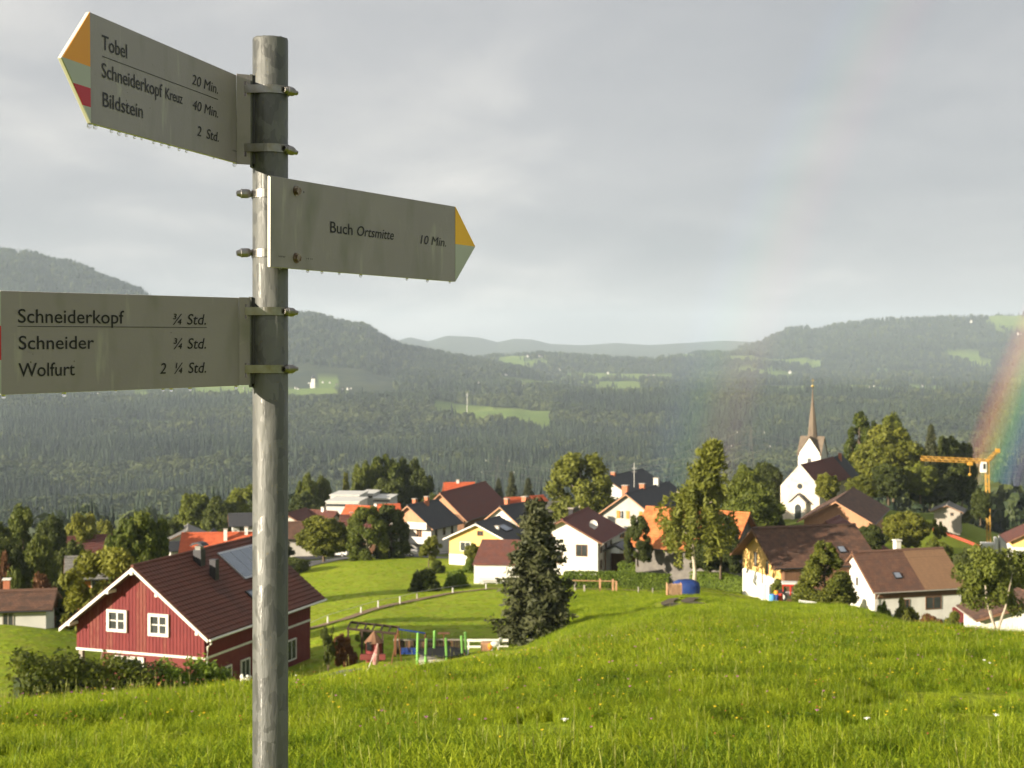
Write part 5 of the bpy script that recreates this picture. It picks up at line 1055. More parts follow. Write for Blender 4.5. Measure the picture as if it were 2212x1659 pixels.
b = MB(); p_ = at(2124, 1008, cr_Y); b.box(p_.x - .2, p_.x + .22, p_.y - .68, p_.y - .602, p_.z - .4, p_.z + .6); cr_obj(b, 'cab_window', M['glass'])
b = MB(); p_ = at(2095, 999, cr_Y); b.box(p_.x - .4, p_.x + .4, p_.y - .5, p_.y + .5, p_.z - .5, p_.z + .1); p2 = at(2095, 1025, cr_Y); b.tube([p_, p2], .03, 4); b.ball(p2, .3, 8, 6); cr_obj(b, 'trolley_and_hook', M['crane'])
b = MB(); b.tube([at(2155, 973, cr_Y), at(2060, 992, cr_Y)], .03, 4); b.tube([at(2155, 973, cr_Y), at(2000, 989, cr_Y)], .03, 4); cr_obj(b, 'tie_rope', M['metal_dark'])
# --- pylons, antenna, wires
def pylon(px, pyt, pyb, Y, label, arms=2):
    base, topp = at(px, pyb, Y), at(px, pyt, Y); hh = topp.z - base.z; root = empty('power_pylon', base, label=label, cat='pylon'); b = MB(); w0 = hh * .09
    for sx in (-1, 1):
        for sy in (-1, 1): b.tube([(sx * w0, sy * w0, 0), (sx * w0 * .35, sy * w0 * .35, hh * .55), (0, 0, hh)], .045, 4)
    for k in range(8):
        z0, z1 = hh * k / 8, hh * (k + 1) / 8; wa = w0 * (1 - .85 * k / 8); wb = w0 * (1 - .85 * (k + 1) / 8)
        for sy in (-1, 1): b.tube([(-wa, sy * wa, z0), (wb, sy * wb, z1)], .03, 4); b.tube([(wa, sy * wa, z0), (-wb, sy * wb, z1)], .03, 4)
    b.obj('lattice_mast', M['grey_dimmed'], root); b = MB(); ends = []
    for k in range(arms):
        z_ = hh * (.93 - .2 * k); a_ = hh * (.20 + .08 * k); b.tube([(-a_, 0, z_), (0, 0, z_ + .8), (a_, 0, z_)], .06, 4); b.tube([(-a_, 0, z_), (a_, 0, z_)], .05, 4); ends += [base + Vector((s_ * a_, 0, z_ - 1)) for s_ in (-1, 1)]
    b.obj('cross_arm', M['grey_dimmed'], root)
    q = MB()
    for e_ in ends: q.tube([e_ - base, e_ - base + Vector((0, 0, 1))], .16, 6)
    q.obj('insulator', M['plaster'], root); return ends
e1 = pylon(1622, 922, 1070, 1010, 'lattice power pylon standing left of the church steeple'); e2 = pylon(1075, 985, 1110, 1250, 'faint lattice power pylon behind the maroon barn'); 
q = MB()
def wire(a, b_, sag, r_=.035):
    a, b_ = Vector(a), Vector(b_); pts = [a.lerp(b_, t / 14) - Vector((0, 0, sag * 4 * (t / 14) * (1 - t / 14))) for t in range(15)]; q.tube(pts, r_, 3, cap=False)
for k, (a, b_) in enumerate(zip(e1, e2)): wire(a, b_, 16)
for k, a in enumerate(e1): wire(a, at(2260, 985 + 14 * k, 1010), 10)
tag(q.obj('power_lines', M['wood_grey']), 'thin sagging power lines strung between the pylons', 'power lines')
b = MB(); p_ = at(1370, 1036, 288); hh = at(1370, 999, 288).z - p_.z; b.tube([(0, 0, -1.5), (0, 0, hh)], .05, 6); 
for zz in (.45, .62, .7): b.tube([(-.45, 0, hh * zz), (.45, .1, hh * zz)], .045, 4)
o = b.obj('aerial_mast', M['plaster_dull'], loc=p_); tag(o, 'thin aerial mast above the dark roof left of the birch', 'aerial mast')
b = MB(); p_ = at(1009, 897, 3300); hh = at(1009, 848, 3300).z - p_.z; b.tube([(0, 0, -3), (0, 0, hh)], .5, 6); b.tube([(-3, 0, hh * .9), (3, 0, hh * .9)], .35, 4); o = b.obj('transmission_mast', M['plaster'], loc=p_); tag(o, 'thin white mast standing on the far forest meadow', 'mast')

# --- distant settlements: one small house built once, copied
def far_house():
    r_ = empty('distant_house', (0, 0, 0)); q = MB(); q.prism([(-5, -4), (5, -4), (5, 6), (0, 10), (-5, 6)], 0, 14); q.obj('wall', M['plaster_dull'], r_)
    q = MB()
    for s_ in (1, -1): q.prism([(0, 10.3), (s_ * 6, 5.5), (s_ * 6, 6.1), (0, 10.9)][::s_], -.8, 14.8)
    q.obj('roof', M['r_tile_house'], r_); return r_
fh0 = far_house(); first = True
FH = [(49, 857, 3700, 1), (211, 855, 3700, 1.2), (509, 842, 3950, 1), (526, 843, 3900, 1.1), (637, 840, 3900, 1), (643, 843, 3850, .8), (667, 833, 4050, 1.1), (738, 844, 3800, .9), (750, 843, 3820, 1.2), (758, 842, 3830, .9), (697, 832, 4100, 1.2), (712, 832, 4100, 1.0), (725, 834, 4050, 1.0),
 (979, 822, 5000, .9), (974, 824, 4900, .8), (1034, 829, 4800, .9), (1048, 833, 4700, 1), (1134, 815, 5200, .8), (1127, 836, 4600, .9), (1223, 829, 4900, .8), (1209, 838, 4600, .9), (1044, 791, 6200, 1), (1092, 812, 5400, 1), (1139, 772, 6600, 1.2), (1163, 772, 6600, 1.3), (1170, 774, 6550, 1.1), (1199, 780, 6300, 1.1), (1209, 803, 5600, 1.1), (1205, 799, 5700, .9), (1223, 801, 5600, 1), (1230, 804, 5500, .9), (1236, 800, 5650, 1), (1313, 811, 5300, 1.5),
 (1398, 815, 5300, 1.2), (1412, 815, 5300, 1.2), (1692, 792, 6900, 1.3), (1707, 809, 6300, 1.6), (1697, 800, 6600, 1), (1651, 819, 5700, 1), (1799, 825, 5400, 1.1), (1819, 825, 5400, 1.2), (1803, 815, 5700, 1.2), (1877, 842, 4800, 1.3), (1888, 840, 4800, 1.1), (2009, 823, 5700, 1.1), (2015, 817, 5800, 1), (1991, 837, 5000, 1.1), (2097, 699, 8000, 1.5), (2199, 725, 7500, 1.6)]
rng = np.random.default_rng(77)
for i, (px, py, Y_, s_) in enumerate(FH):
    # walk along the sight line until it meets the ground
    for Yt in np.arange(3650, 9500, 20.0):
        if gz((px - CX) / F * Yt, Yt) >= (HY - py) / F * Yt: break
    o = fh0 if first else copy_tree(fh0); first = False
    x_ = (px - CX) / F * Yt; k_ = .55 * s_ * Yt / 5600; o.location = (x_, Yt, gz(x_, Yt) + 4 * k_); o.rotation_euler = (0, 0, R(rng.uniform(-80, 20))); o.scale = (k_,) * 3
    where = 'seen just below the lowest sign' if px < 560 else 'beside the tiny church right of the post' if px < 800 else 'at the foot of the hazy middle slope' if px < 1300 and py > 806 else 'high on the hazy middle slope' if px < 1300 else 'in the flat valley left of the steeple' if px < 1500 else 'on the hazy slope behind the steeple tip' if px < 1850 else 'at the foot of the right-hand ridge' if py > 780 else 'high on the right-hand ridge'
    tag(o, 'tiny pale distant house ' + where, 'house', 'tiny distant houses ' + where)
b = empty('distant_church', at(676, 831, 4000)); tag(b, 'tiny white church with a tower below the wooded hill right of the post', 'church')
q = MB(); q.box(-5, 5, 0, 9, -12, 16); q.obj('tower', M['plaster'], b); q = MB(); q.ball((0, 4.5, 20), 5.5, 10, 8, sz=(1, 1, 1)); q.tube([(0, 4.5, 24), (0, 4.5, 34)], [1.5, .2], 6); q.obj('dome', M['metal_dark'], b); q = MB(); q.prism([(-9, -12), (3, -12), (3, 4), (-3, 9), (-9, 4)], 10, 30); q.obj('nave', M['plaster'], b)
# ---------------------------------------------------------------- trees: unit crowns (height 1), shared meshes
def crown_blobs(seed, kind, nleaf=5200, leaf=.016):
    rng = np.random.default_rng(seed); B = []
    if kind == 'round':
        for i in range(64):
            z_ = 1 - 2 * (i + .5) / 64; a_ = i * 2.39996; s_ = math.sqrt(1 - z_ * z_); p = np.array([s_ * math.cos(a_), s_ * math.sin(a_), z_]); q = p * np.array([.34, .34, .38]) * rng.uniform(.62, 1.05) + [0, 0, .53]; B.append((q, rng.uniform(.07, .13)))
    elif kind == 'tall':
        for i in range(60): z = .08 + .86 * i / 60; r = .27 * math.sin(min(1, (1 - z) * 1.6 + .12) * 1.5) + .02; a = rng.uniform(0, 6.28); B.append((np.array([r * math.cos(a), r * math.sin(a), z]), rng.uniform(.07, .13)))
    elif kind == 'cone':
        for i in range(60): z = .08 + .87 * i / 60; r = .30 * (1 - z) ** .75 + .01; a = rng.uniform(0, 6.28); B.append((np.array([r * math.cos(a), r * math.sin(a), z]), .045 + .10 * (1 - z)))
    elif kind == 'loose':
        for i in range(34): p = rng.normal(size=3); p /= np.linalg.norm(p); q = p * np.array([.42, .42, .36]) * rng.uniform(.3, 1.05) + [0, 0, .56]; B.append((q, rng.uniform(.05, .12)))
    elif kind == 'bush':
        for i in range(22): p = rng.normal(size=3); p /= np.linalg.norm(p); p[2] = abs(p[2]); q = p * np.array([.52, .45, .68]) * rng.uniform(.5, 1.0) + [0, 0, .08]; B.append((q, rng.uniform(.14, .26)))
    ws = np.array([b_[1] ** 2 for b_ in B]); ws /= ws.sum(); idx = rng.choice(len(B), nleaf, p=ws); ctr = np.array([b_[0] for b_ in B])[idx]; rad_ = np.array([b_[1] for b_ in B])[idx]
    p = rng.normal(size=(nleaf, 3)); p /= np.linalg.norm(p, axis=1)[:, None]; pos = ctr + p * (rad_ * rng.uniform(.6, 1.12, nleaf) * (.85 if kind != 'loose' else 1))[:, None]; pos[:, 2] = np.maximum(pos[:, 2], .02)
    v, f = quads(pos, leaf, rng, 1.1, 1.15, norm=p); bt = rng.uniform(0, 1, len(B))[idx]
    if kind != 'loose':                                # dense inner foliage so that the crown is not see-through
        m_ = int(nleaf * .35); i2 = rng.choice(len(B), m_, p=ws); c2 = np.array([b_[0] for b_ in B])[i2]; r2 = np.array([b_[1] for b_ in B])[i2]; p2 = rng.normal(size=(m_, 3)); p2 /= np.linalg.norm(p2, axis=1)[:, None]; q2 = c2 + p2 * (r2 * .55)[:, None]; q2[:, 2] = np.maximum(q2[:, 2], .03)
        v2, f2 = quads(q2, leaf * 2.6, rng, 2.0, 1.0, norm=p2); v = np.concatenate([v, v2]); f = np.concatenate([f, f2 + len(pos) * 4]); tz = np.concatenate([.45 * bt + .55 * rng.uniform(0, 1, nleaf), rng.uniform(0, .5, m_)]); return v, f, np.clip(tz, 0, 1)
    return v, f, np.clip(.45 * bt + .55 * rng.uniform(0, 1, nleaf), 0, 1)
def crown_spruce(seed, n=13000, rmax=.275):
    rng = np.random.default_rng(seed); V = []; K = []; T = []; nb_ = 105; N_ = []
    for i in range(nb_):
        z = .06 + .90 * (i / nb_) ** .9; r = rmax * (1 - z) ** .92 * rng.uniform(.55, 1.22) + .008; a = i * 2.4 + rng.uniform(-.4, .4); m_ = int(n / nb_ * (1.55 - z)); t = rng.uniform(.12, 1, m_) ** .7
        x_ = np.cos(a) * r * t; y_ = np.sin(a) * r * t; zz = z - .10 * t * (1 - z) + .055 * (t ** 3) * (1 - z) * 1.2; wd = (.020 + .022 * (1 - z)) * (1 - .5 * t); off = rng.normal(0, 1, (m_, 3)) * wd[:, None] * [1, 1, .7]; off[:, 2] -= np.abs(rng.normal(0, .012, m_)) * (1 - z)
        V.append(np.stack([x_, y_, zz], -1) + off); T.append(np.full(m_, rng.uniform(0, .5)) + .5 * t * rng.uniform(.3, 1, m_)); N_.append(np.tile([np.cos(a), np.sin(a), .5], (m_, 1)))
    p = np.concatenate(V); v, f = quads(p, .0115, rng, .8, 1.5, norm=np.concatenate(N_)); return v, f, np.clip(np.concatenate(T), 0, 1)
def crown_birch(seed, n=12000):
    rng = np.random.default_rng(seed); P = []; T = []
    for i in range(150):
        z = .30 + .68 * rng.uniform() ** .85; a = rng.uniform(0, 6.28); r = .25 * min(1.0, (1.0 - z) / .52) ** 1.1 * rng.uniform(.2, 1.08) + .018; r *= .55 + .75 * float(vnoise(a * 1.1 + 9, z * 7, 3)); lean_ = .30 * max(0, z - .5); cx_, cy_ = r * math.cos(a) + lean_, r * math.sin(a); m_ = n // 150; ln = rng.uniform(.07, .26) * (.5 if z > .85 else 1)
        t = rng.uniform(0, 1, m_); P.append(np.stack([cx_ * (1 + .10 * t) + rng.normal(0, .016, m_), cy_ * (1 + .10 * t) + rng.normal(0, .016, m_), z - ln * t + .02], -1)); T.append(np.clip(rng.uniform(0, .6) + rng.uniform(0, .4, m_), 0, 1))
    p = np.concatenate(P); p = p[p[:, 2] > .10]; t_ = np.concatenate(T)[:len(p)]; v, f = quads(p, .0115, rng, 0, 1.8); return v, f, t_
def trunk_mesh(kind, seed, m_):
    rng = random.Random(seed); b = MB(); top = {'round': .62, 'tall': .8, 'cone': .9, 'loose': .5, 'bush': .3, 'spruce': .96, 'birch': .90, 'multi': .5}[kind]; r0 = {'birch': .014, 'spruce': .016, 'bush': .012, 'multi': .018}.get(kind, .022)
    if kind == 'multi':
        for k in range(4): a = k * 1.6 + .4; b.tube([(0, 0, -.1), (.03 * math.cos(a), .03 * math.sin(a), .08), (.13 * math.cos(a), .13 * math.sin(a), .3), (.22 * math.cos(a), .22 * math.sin(a), .62)], [r0, r0 * .8, r0 * .6, .004], 7)
    else:
        pts = [(rng.uniform(-.012, .012) * (k > 0) + (.30 * max(0, (top + .08) * k / 6 - .58) if kind == 'birch' else 0), rng.uniform(-.012, .012) * (k > 0), -.08 + (top + .08) * k / 6) for k in range(7)]; b.tube(pts, [r0 * 1.35] + [r0 * (1 - .14 * k) for k in range(1, 7)], 8)
        if kind not in ('spruce', 'bush'):
            for k in range(6):
                z = .22 + (top - .2) * k / 9; a = rng.uniform(0, 6.28); l_ = .24 * (1 - z) + .06; b.tube([(0, 0, z), (l_ * .5 * math.cos(a), l_ * .5 * math.sin(a), z + l_ * .55), (l_ * math.cos(a), l_ * math.sin(a), z + l_ * (.9 if kind != 'birch' else .7))], [r0 * .5, r0 * .3, .002], 5)
    return b.mesh('trunk', m_, True)
CR = {}
def crown(kind, seed, mname):
    key = (kind, seed, mname)
    if key not in CR:
        if kind == 'spruce': v, f, t = crown_spruce(seed)
        elif kind == 'birch': v, f, t = crown_birch(seed)
        elif kind == 'multi': v, f, t = crown_blobs(seed, 'loose', 6500, .019)
        else: v, f, t = crown_blobs(seed, kind, {'round': 11000, 'tall': 9000, 'cone': 9000, 'loose': 11000, 'bush': 6000}[kind], {'bush': .036, 'loose': .020, 'round': .021}.get(kind, .019))
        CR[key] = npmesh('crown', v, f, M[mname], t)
    return CR[key]
TK = {}
def tree(px0, px1, pyt, Y, kind, mname, seed, label, name='tree', cat='tree', pale=False, base=None, depth=None, group=None):
    """px0..px1 crown span, pyt top; the foot stands on the ground"""
    xc = ((px0 + px1) / 2 - CX) / F * Y; zb_ = gz(xc, Y) if base is None else (HY - base) / F * Y; hgt = (HY - pyt) / F * Y - zb_; wid = (px1 - px0) / F * Y
    base_w = {'round': .76, 'tall': .53, 'cone': .60, 'loose': .84, 'bush': 1.10, 'spruce': .38, 'birch': .54, 'multi': .86}[kind]
    r_ = empty(name, (xc, Y, zb_), random.uniform(0, 6.28) if kind not in ('multi', 'birch') else 0, label=label, cat=cat, group=group); r_.scale = (wid / base_w, (depth or wid) / base_w, hgt)
    link('crown' if cat == 'tree' else 'foliage', crown(kind, seed, mname), r_)
    k2 = (kind, 'pale' if pale else 'dark')
    if k2 not in TK: TK[k2] = trunk_mesh(kind, seed, M['bark_pale'] if pale else M['bark'])
    link('trunk' if cat == 'tree' else 'stem', TK[k2], r_); return r_
T = tree
T(1072, 1246, 1068, 97, 'spruce', 'l_conif', 5, 'big dark spruce standing at the edge of the near meadow', 'spruce_tree', base=1412)
T(230, 376, 1088, 142, 'round', 'l_broad', 11, 'big round-crowned tree behind the red house')
T(118, 322, 1178, 106, 'loose', 'l_yellow', 12, 'loose light-leaved tree filling the gap left of the red house', base=1440)
T(20, 80, 1093, 200, 'tall', 'l_broad', 13, 'tall tree with sunlit top at the far left')
T(-55, 28, 1120, 190, 'round', 'l_dark', 14, 'dark tree cut by the left edge behind the bungalow')
T(68, 152, 1106, 188, 'round', 'l_dark', 15, 'dark spreading tree between the sunlit tree and the pale green one')
T(136, 222, 1100, 215, 'round', 'l_yellow', 16, 'pale green round tree above the dark barn roof')
T(205, 245, 1122, 230, 'tall', 'l_yellow', 17, 'slim pale tree peeping left of the big round crown')
T(52, 120, 1148, 165, 'round', 'l_broad', 18, 'darker low tree in front of the left tree row')
T(-30, 60, 1150, 160, 'round', 'l_dark', 19, 'shaded tree behind the reddish shrub')
T(-8, 30, 1186, 140, 'cone', 'l_autumn', 20, 'reddish-leaved small tree at the left edge')
T(6, 62, 1195, 136, 'bush', 'l_broad', 21, 'green shrub above the bungalow roof', 'shrub', 'shrub')
T(55, 122, 1203, 132, 'bush', 'l_autumn', 22, 'rust-tinged shrub right of the bungalow chimney', 'shrub', 'shrub')
T(95, 165, 1215, 134, 'bush', 'l_dark', 23, 'dark shrub in front of the orange cabin', 'shrub', 'shrub')
T(378, 470, 1058, 310, 'round', 'l_broad', 24, 'broad tree just left of the post above the grey-roofed house')
T(440, 520, 1068, 300, 'round', 'l_dark', 25, 'dark tree directly beside the post on its left')
T(495, 570, 1048, 320, 'tall', 'l_broad', 26, 'tree partly hidden by the post')
T(636, 690, 1020, 330, 'round', 'l_broad', 27, 'tree right of the post in front of the dark gorge')
T(672, 722, 1026, 335, 'round', 'l_dark', 28, 'brownish dark tree behind the modern hall')
T(733, 760, 1016, 340, 'cone', 'l_yellow', 29, 'slender pale tree behind the modern hall', pale=True)
T(755, 812, 990, 345, 'round', 'l_broad', 30, 'tree at the left end of the large tree group')
T(782, 872, 976, 350, 'round', 'l_broad', 31, 'tallest tree of the large group with visible pale limbs', pale=True)
T(846, 922, 984, 352, 'round', 'l_dark', 32, 'dark tall tree right of the tallest in the large group')
T(880, 938, 1006, 340, 'round', 'l_dark', 33, 'dark tree at the right end of the large group')
T(800, 880, 1030, 335, 'round', 'l_dark', 34, 'lower tree in front of the large group')
T(640, 758, 1112, 218, 'round', 'l_yellow', 35, 'yellow-green walnut tree by the bend of the road', base=1216)
T(760, 826, 1092, 216, 'tall', 'l_broad', 36, 'full leafy tree with a pale trunk at the roadside', pale=True, base=1214)
T(815, 876, 1088, 219, 'tall', 'l_dark', 37, 'darker roadside tree left of the balcony house', base=1212)
T(897, 956, 1152, 196, 'loose', 'l_yellow', 38, 'thin see-through young tree in front of the dark-roofed house')
T(884, 962, 1219, 157, 'bush', 'l_dark', 39, 'dark rounded shrub left of the small white shed', 'shrub', 'shrub', base=1290)
T(950, 1018, 1217, 160, 'bush', 'l_hedge', 40, 'greener shrub touching the small white shed', 'shrub', 'shrub', base=1288)
T(996, 1034, 1196, 186, 'bush', 'l_hedge', 41, 'small shrub against the pale yellow house', 'shrub', 'shrub')
T(1196, 1312, 980, 262, 'tall', 'l_birch', 42, 'tall yellow-green poplar behind the white house', pale=True)
T(1088, 1122, 1015, 340, 'spruce', 'l_conif', 5, 'brown-green conifer above the red roofs', 'spruce_tree')
T(1062, 1092, 1030, 350, 'spruce', 'l_conif', 5, 'darker conifer left of the brown-green conifer', 'spruce_tree')
T(1122, 1160, 1030, 345, 'spruce', 'l_conif', 5, 'conifer behind the tip of the big spruce', 'spruce_tree')
T(955, 988, 1036, 345, 'round', 'l_broad', 43, 'round tree left of the red roof behind the barn')
T(1412, 1584, 950, 153, 'birch', 'l_birch', 44, 'tall drooping silver birch with white trunk', 'birch_tree', pale=True, base=1262)
T(1524, 1590, 1110, 168, 'tall', 'l_dark', 45, 'dark bushy tree tucked behind the birch', base=1240)
T(1356, 1400, 1112, 176, 'tall', 'l_dark', 46, 'dense upright shrub between white house and birch', 'shrub', 'shrub', base=1216)
T(1560, 1650, 1012, 215, 'round', 'l_broad', 47, 'tree behind the birch with lit crown')
T(1556, 1702, 1046, 205, 'round', 'l_broad', 48, 'wide dark chestnut tree left of the church', depth=9)
T(1622, 1692, 992, 305, 'round', 'l_dark', 49, 'tree on the slope left of the church facade')
T(1585, 1650, 1004, 270, 'tall', 'l_broad', 50, 'tree between birch top and church')
T(1760, 1813, 1020, 262, 'round', 'l_yellow', 51, 'round light green tree in front of the church nave', base=1092)
T(1822, 1896, 1022, 275, 'round', 'l_yellow', 52, 'light green tree right of the church roof', base=1095)
T(1818, 1896, 884, 340, 'cone', 'l_broad', 53, 'tall fir-like tree behind the church chancel', base=1060)
T(1866, 1912, 906, 330, 'cone', 'l_dark', 54, 'dark narrow tree between the two tallest hill trees', base=1060)
T(1848, 1990, 912, 300, 'round', 'l_yellow', 55, 'largest sunlit broadleaf tree on the hill right of the church', base=1075)
T(1900, 1960, 896, 330, 'tall', 'l_broad', 56, 'tree rising behind the largest hill tree', base=1070)
T(1988, 2034, 912, 318, 'spruce', 'l_conif', 5, 'single dark spruce on the hill behind the crane jib', 'spruce_tree', base=1080)
T(2022, 2072, 940, 322, 'tall', 'l_dark', 57, 'dark tree right of the hill spruce', base=1080)
T(2050, 2106, 946, 325, 'round', 'l_dark', 58, 'dark rounded tree at the right end of the hill group', base=1092)
T(1950, 2026, 994, 292, 'round', 'l_broad', 59, 'lighter tree below the crane jib', base=1082)
T(2006, 2110, 992, 302, 'round', 'l_dark', 60, 'wide shaded tree mass under the crane jib', base=1096)
T(2096, 2140, 1055, 270, 'round', 'l_dark', 61, 'tree hiding the foot of the crane mast', base=1130)
T(1908, 2006, 1102, 212, 'round', 'l_yellow', 62, 'bright yellow-green tree on the slope below the church hill', base=1190)
T(2002, 2044, 1118, 214, 'loose', 'l_birch', 63, 'small sandy-leaved tree right of the bright one', base=1178)
T(2070, 2236, 1160, 122, 'multi', 'l_broad', 64, 'loose tree with several bare pale stems at the right edge', pale=True, base=1372)
T(1728, 1836, 1166, 136, 'cone', 'l_yellow', 65, 'upright leafy fruit tree before the white farm building', base=1302)
T(2010, 2120, 1185, 168, 'bush', 'l_broad', 66, 'shrubs behind the two-tone roof', 'shrub', 'shrub')
T(2110, 2225, 1180, 172, 'bush', 'l_dark', 67, 'dark shrubs below the yellow house at the right edge', 'shrub', 'shrub')
T(2040, 2100, 1090, 288, 'bush', 'l_birch', 68, 'sandy shrub in front of the pale hut', 'shrub', 'shrub', base=1128)
T(1660, 1700, 1240, 146, 'bush', 'l_broad', 69, 'shrub at the corner of the yellow house', 'shrub', 'shrub', base=1290)
for i, (a, b_, t_, Y_) in enumerate(((1318, 1386, 1228, 172),)): T(a, b_, t_, Y_, 'bush', 'l_hedge', 70, 'clipped dome-shaped shrub behind the long hedge', 'shrub', 'shrub', base=1262)
for i, (a, b_, t_, Y_, ml, lb) in enumerate(((1890, 1925, 1285, 139, 'l_hedge', 'small shrub before the white farm building wall'), (1925, 1985, 1278, 138, 'l_birch', 'sprawling shrub half covering the farm building windows'), (1985, 2045, 1318, 136, 'l_autumn', 'low reddish shrub right of the farm building windows'), (2040, 2075, 1312, 134, 'l_broad', 'low shrub beside the multi-stemmed tree'))):
    T(a, b_, t_, Y_, 'bush', ml, 71 + i, lb, 'shrub', 'shrub', base=1362)
T(688, 730, 1342, 91, 'multi', 'l_dark', 80, 'small dark sapling beside the red house garden')
T(770, 812, 1352, 96, 'multi', 'l_broad', 81, 'thin sapling behind the playhouse')
T(714, 772, 1357, 92, 'bush', 'l_autumn', 82, 'brownish mounded shrub left of the playhouse', 'shrub', 'shrub')
T(1985, 2060, 1160, 188, 'round', 'l_broad', 104, 'leafy tree behind the ridge of the two-tone roof')
T(2052, 2130, 1178, 180, 'round', 'l_dark', 105, 'dark leafy tree right of the two-tone roof')
T(2120, 2200, 1192, 176, 'round', 'l_broad', 106, 'low leafy tree above the brown shed roof')
T(1850, 1915, 1130, 205, 'round', 'l_dark', 107, 'dark tree at the right corner of the timber chalet', base=1200)
T(1455, 1500, 1085, 205, 'round', 'l_broad', 108, 'leafy tree behind the left side of the birch')
T(1640, 1700, 1110, 205, 'round', 'l_dark', 109, 'dark tree above the ridge of the yellow house', base=1170)
T(1002, 1040, 1172, 190, 'round', 'l_yellow', 110, 'small leafy tree before the pale yellow house', base=1222)
T(926, 964, 1196, 185, 'bush', 'l_broad', 111, 'low shrub at the roadside below the dark-roofed house', 'shrub', 'shrub')
T(560, 632, 1165, 222, 'round', 'l_dark', 112, 'dark tree half hidden by the post near the road')
T(700, 760, 1148, 245, 'round', 'l_dark', 113, 'dark tree between walnut tree and brown barn')
T(-40, 60, 1128, 250, 'round', 'l_dark', 90, 'background tree behind the far left tree row')
T(60, 150, 1132, 252, 'round', 'l_dark', 91, 'background tree behind the dark spreading tree')
T(150, 250, 1140, 250, 'round', 'l_dark', 92, 'background tree behind the dark barn')
T(110, 190, 1168, 170, 'round', 'l_dark', 93, 'low dark tree before the dark barn')
T(330, 400, 1118, 262, 'round', 'l_dark', 94, 'dark tree right of the big round crown')
T(560, 640, 1090, 300, 'round', 'l_dark', 95, 'dark tree mostly hidden by the post above the grey front')
T(620, 700, 1060, 318, 'round', 'l_dark', 96, 'dark lower tree left of the modern hall')
T(900, 960, 1040, 325, 'bush', 'l_dark', 97, 'dark bushes at the foot of the large tree group', 'shrub', 'shrub')
T(1480, 1590, 1150, 172, 'round', 'l_dark', 98, 'wide dark shrubbery behind the birch trunk', base=1245)
T(1636, 1690, 1070, 250, 'round', 'l_dark', 99, 'shaded tree at the lower left of the church')
T(1880, 1960, 1000, 288, 'round', 'l_dark', 100, 'shaded tree at the foot of the largest hill tree', base=1085)
T(1960, 2060, 1030, 296, 'round', 'l_dark', 101, 'dark tree mass behind the pale hut', base=1098)
T(1395, 1440, 1120, 230, 'round', 'l_broad', 102, 'green tree between farmhouse and birch')
T(1240, 1300, 1050, 275, 'round', 'l_broad', 103, 'tree at the foot of the poplar')
# hedges
def hedge(pts, w_, h_, mname, label, rough=0.0, seed=1, name='hedge', dens=350, leaf=.14):
    """clipped hedge along ground points"""
    rng = np.random.default_rng(seed); P = []; Nn = []; core = MB(); pts = [Vector(p) for p in pts]
    for a, b_ in zip(pts, pts[1:]):
        d = (b_ - a); ln = d.length; d.normalize(); nv = Vector((-d.y, d.x, 0)).normalized(); n_ = int(ln * dens)
        for k in range(n_):
            t = rng.uniform(0, ln); q = a + d * t; hh = h_ * (1 + rough * (vnoise(t * .5, seed) - .5)); u_ = rng.uniform(0, 2 * hh + w_)
            if u_ < hh: off = nv * (-w_ / 2); z = u_; nn_ = -nv
            elif u_ < hh + w_: off = nv * (u_ - hh - w_ / 2); z = hh; nn_ = Vector((0, 0, 1))
            else: off = nv * (w_ / 2); z = u_ - hh - w_; nn_ = nv
            j = rng.normal(0, .05 + rough * .15, 3); P.append((q.x + off.x + j[0], q.y + off.y + j[1], q.z + max(z + j[2], 0))); Nn.append(tuple(nn_))
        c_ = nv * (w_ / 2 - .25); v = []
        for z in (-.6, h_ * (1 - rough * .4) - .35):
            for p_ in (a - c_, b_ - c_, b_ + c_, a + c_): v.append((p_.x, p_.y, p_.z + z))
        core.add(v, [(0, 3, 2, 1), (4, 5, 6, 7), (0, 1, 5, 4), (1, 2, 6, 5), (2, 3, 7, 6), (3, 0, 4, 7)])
    v, f = quads(np.array(P), leaf, rng, 1.2, 1.1, norm=np.array(Nn)); r_ = empty(name, pts[0], label=label, cat='hedge')
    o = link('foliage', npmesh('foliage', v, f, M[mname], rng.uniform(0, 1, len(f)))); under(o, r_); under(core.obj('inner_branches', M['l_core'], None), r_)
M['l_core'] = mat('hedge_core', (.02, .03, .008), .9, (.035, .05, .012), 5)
G = ground
hedge([G(1219, 159), G(1330, 158), G(1447, 156)], 1.3, 1.75, 'l_hedge', 'long neatly clipped hedge in front of the white house', seed=3, dens=900, leaf=.085)
hedge([G(1500, 176), G(1560, 170), G(1620, 163), G(1686, 156)], 1.3, 1.75, 'l_hedge', 'clipped hedge running down towards the yellow house', seed=4, dens=700, leaf=.09)
hedge([G(1340, 184), G(1412, 182)], 1.6, 1.9, 'l_hedge', 'short dark hedge beside the carport', seed=5, dens=700, leaf=.1)
hedge([G(1412, 181), G(1448, 179)], 1.4, 1.6, 'l_hedge', 'short lit hedge behind the birch trunk', seed=15, dens=700, leaf=.1)
hedge([G(36, 70), G(130, 71), G(230, 72), G(330, 72.5)], 2.0, 2.15, 'l_broad', 'ragged dark hedge below the gable of the red house', .8, 6, dens=900, leaf=.11)
hedge([G(340, 73), G(420, 74), G(490, 75)], 1.6, 1.9, 'l_hedge', 'lower green hedge at the corner of the red house', .9, 7, dens=900, leaf=.11)
hedge([G(1950, 176), G(2070, 172), G(2200, 168)], 3, 2.2, 'l_dark', 'overgrown hedge at the foot of the green slope', .7, 8, dens=240, leaf=.2)
hedge([G(2095, 231), G(2190, 225)], 1.4, 1.4, 'l_hedge', 'dark hedge below the building site', .2, 9)
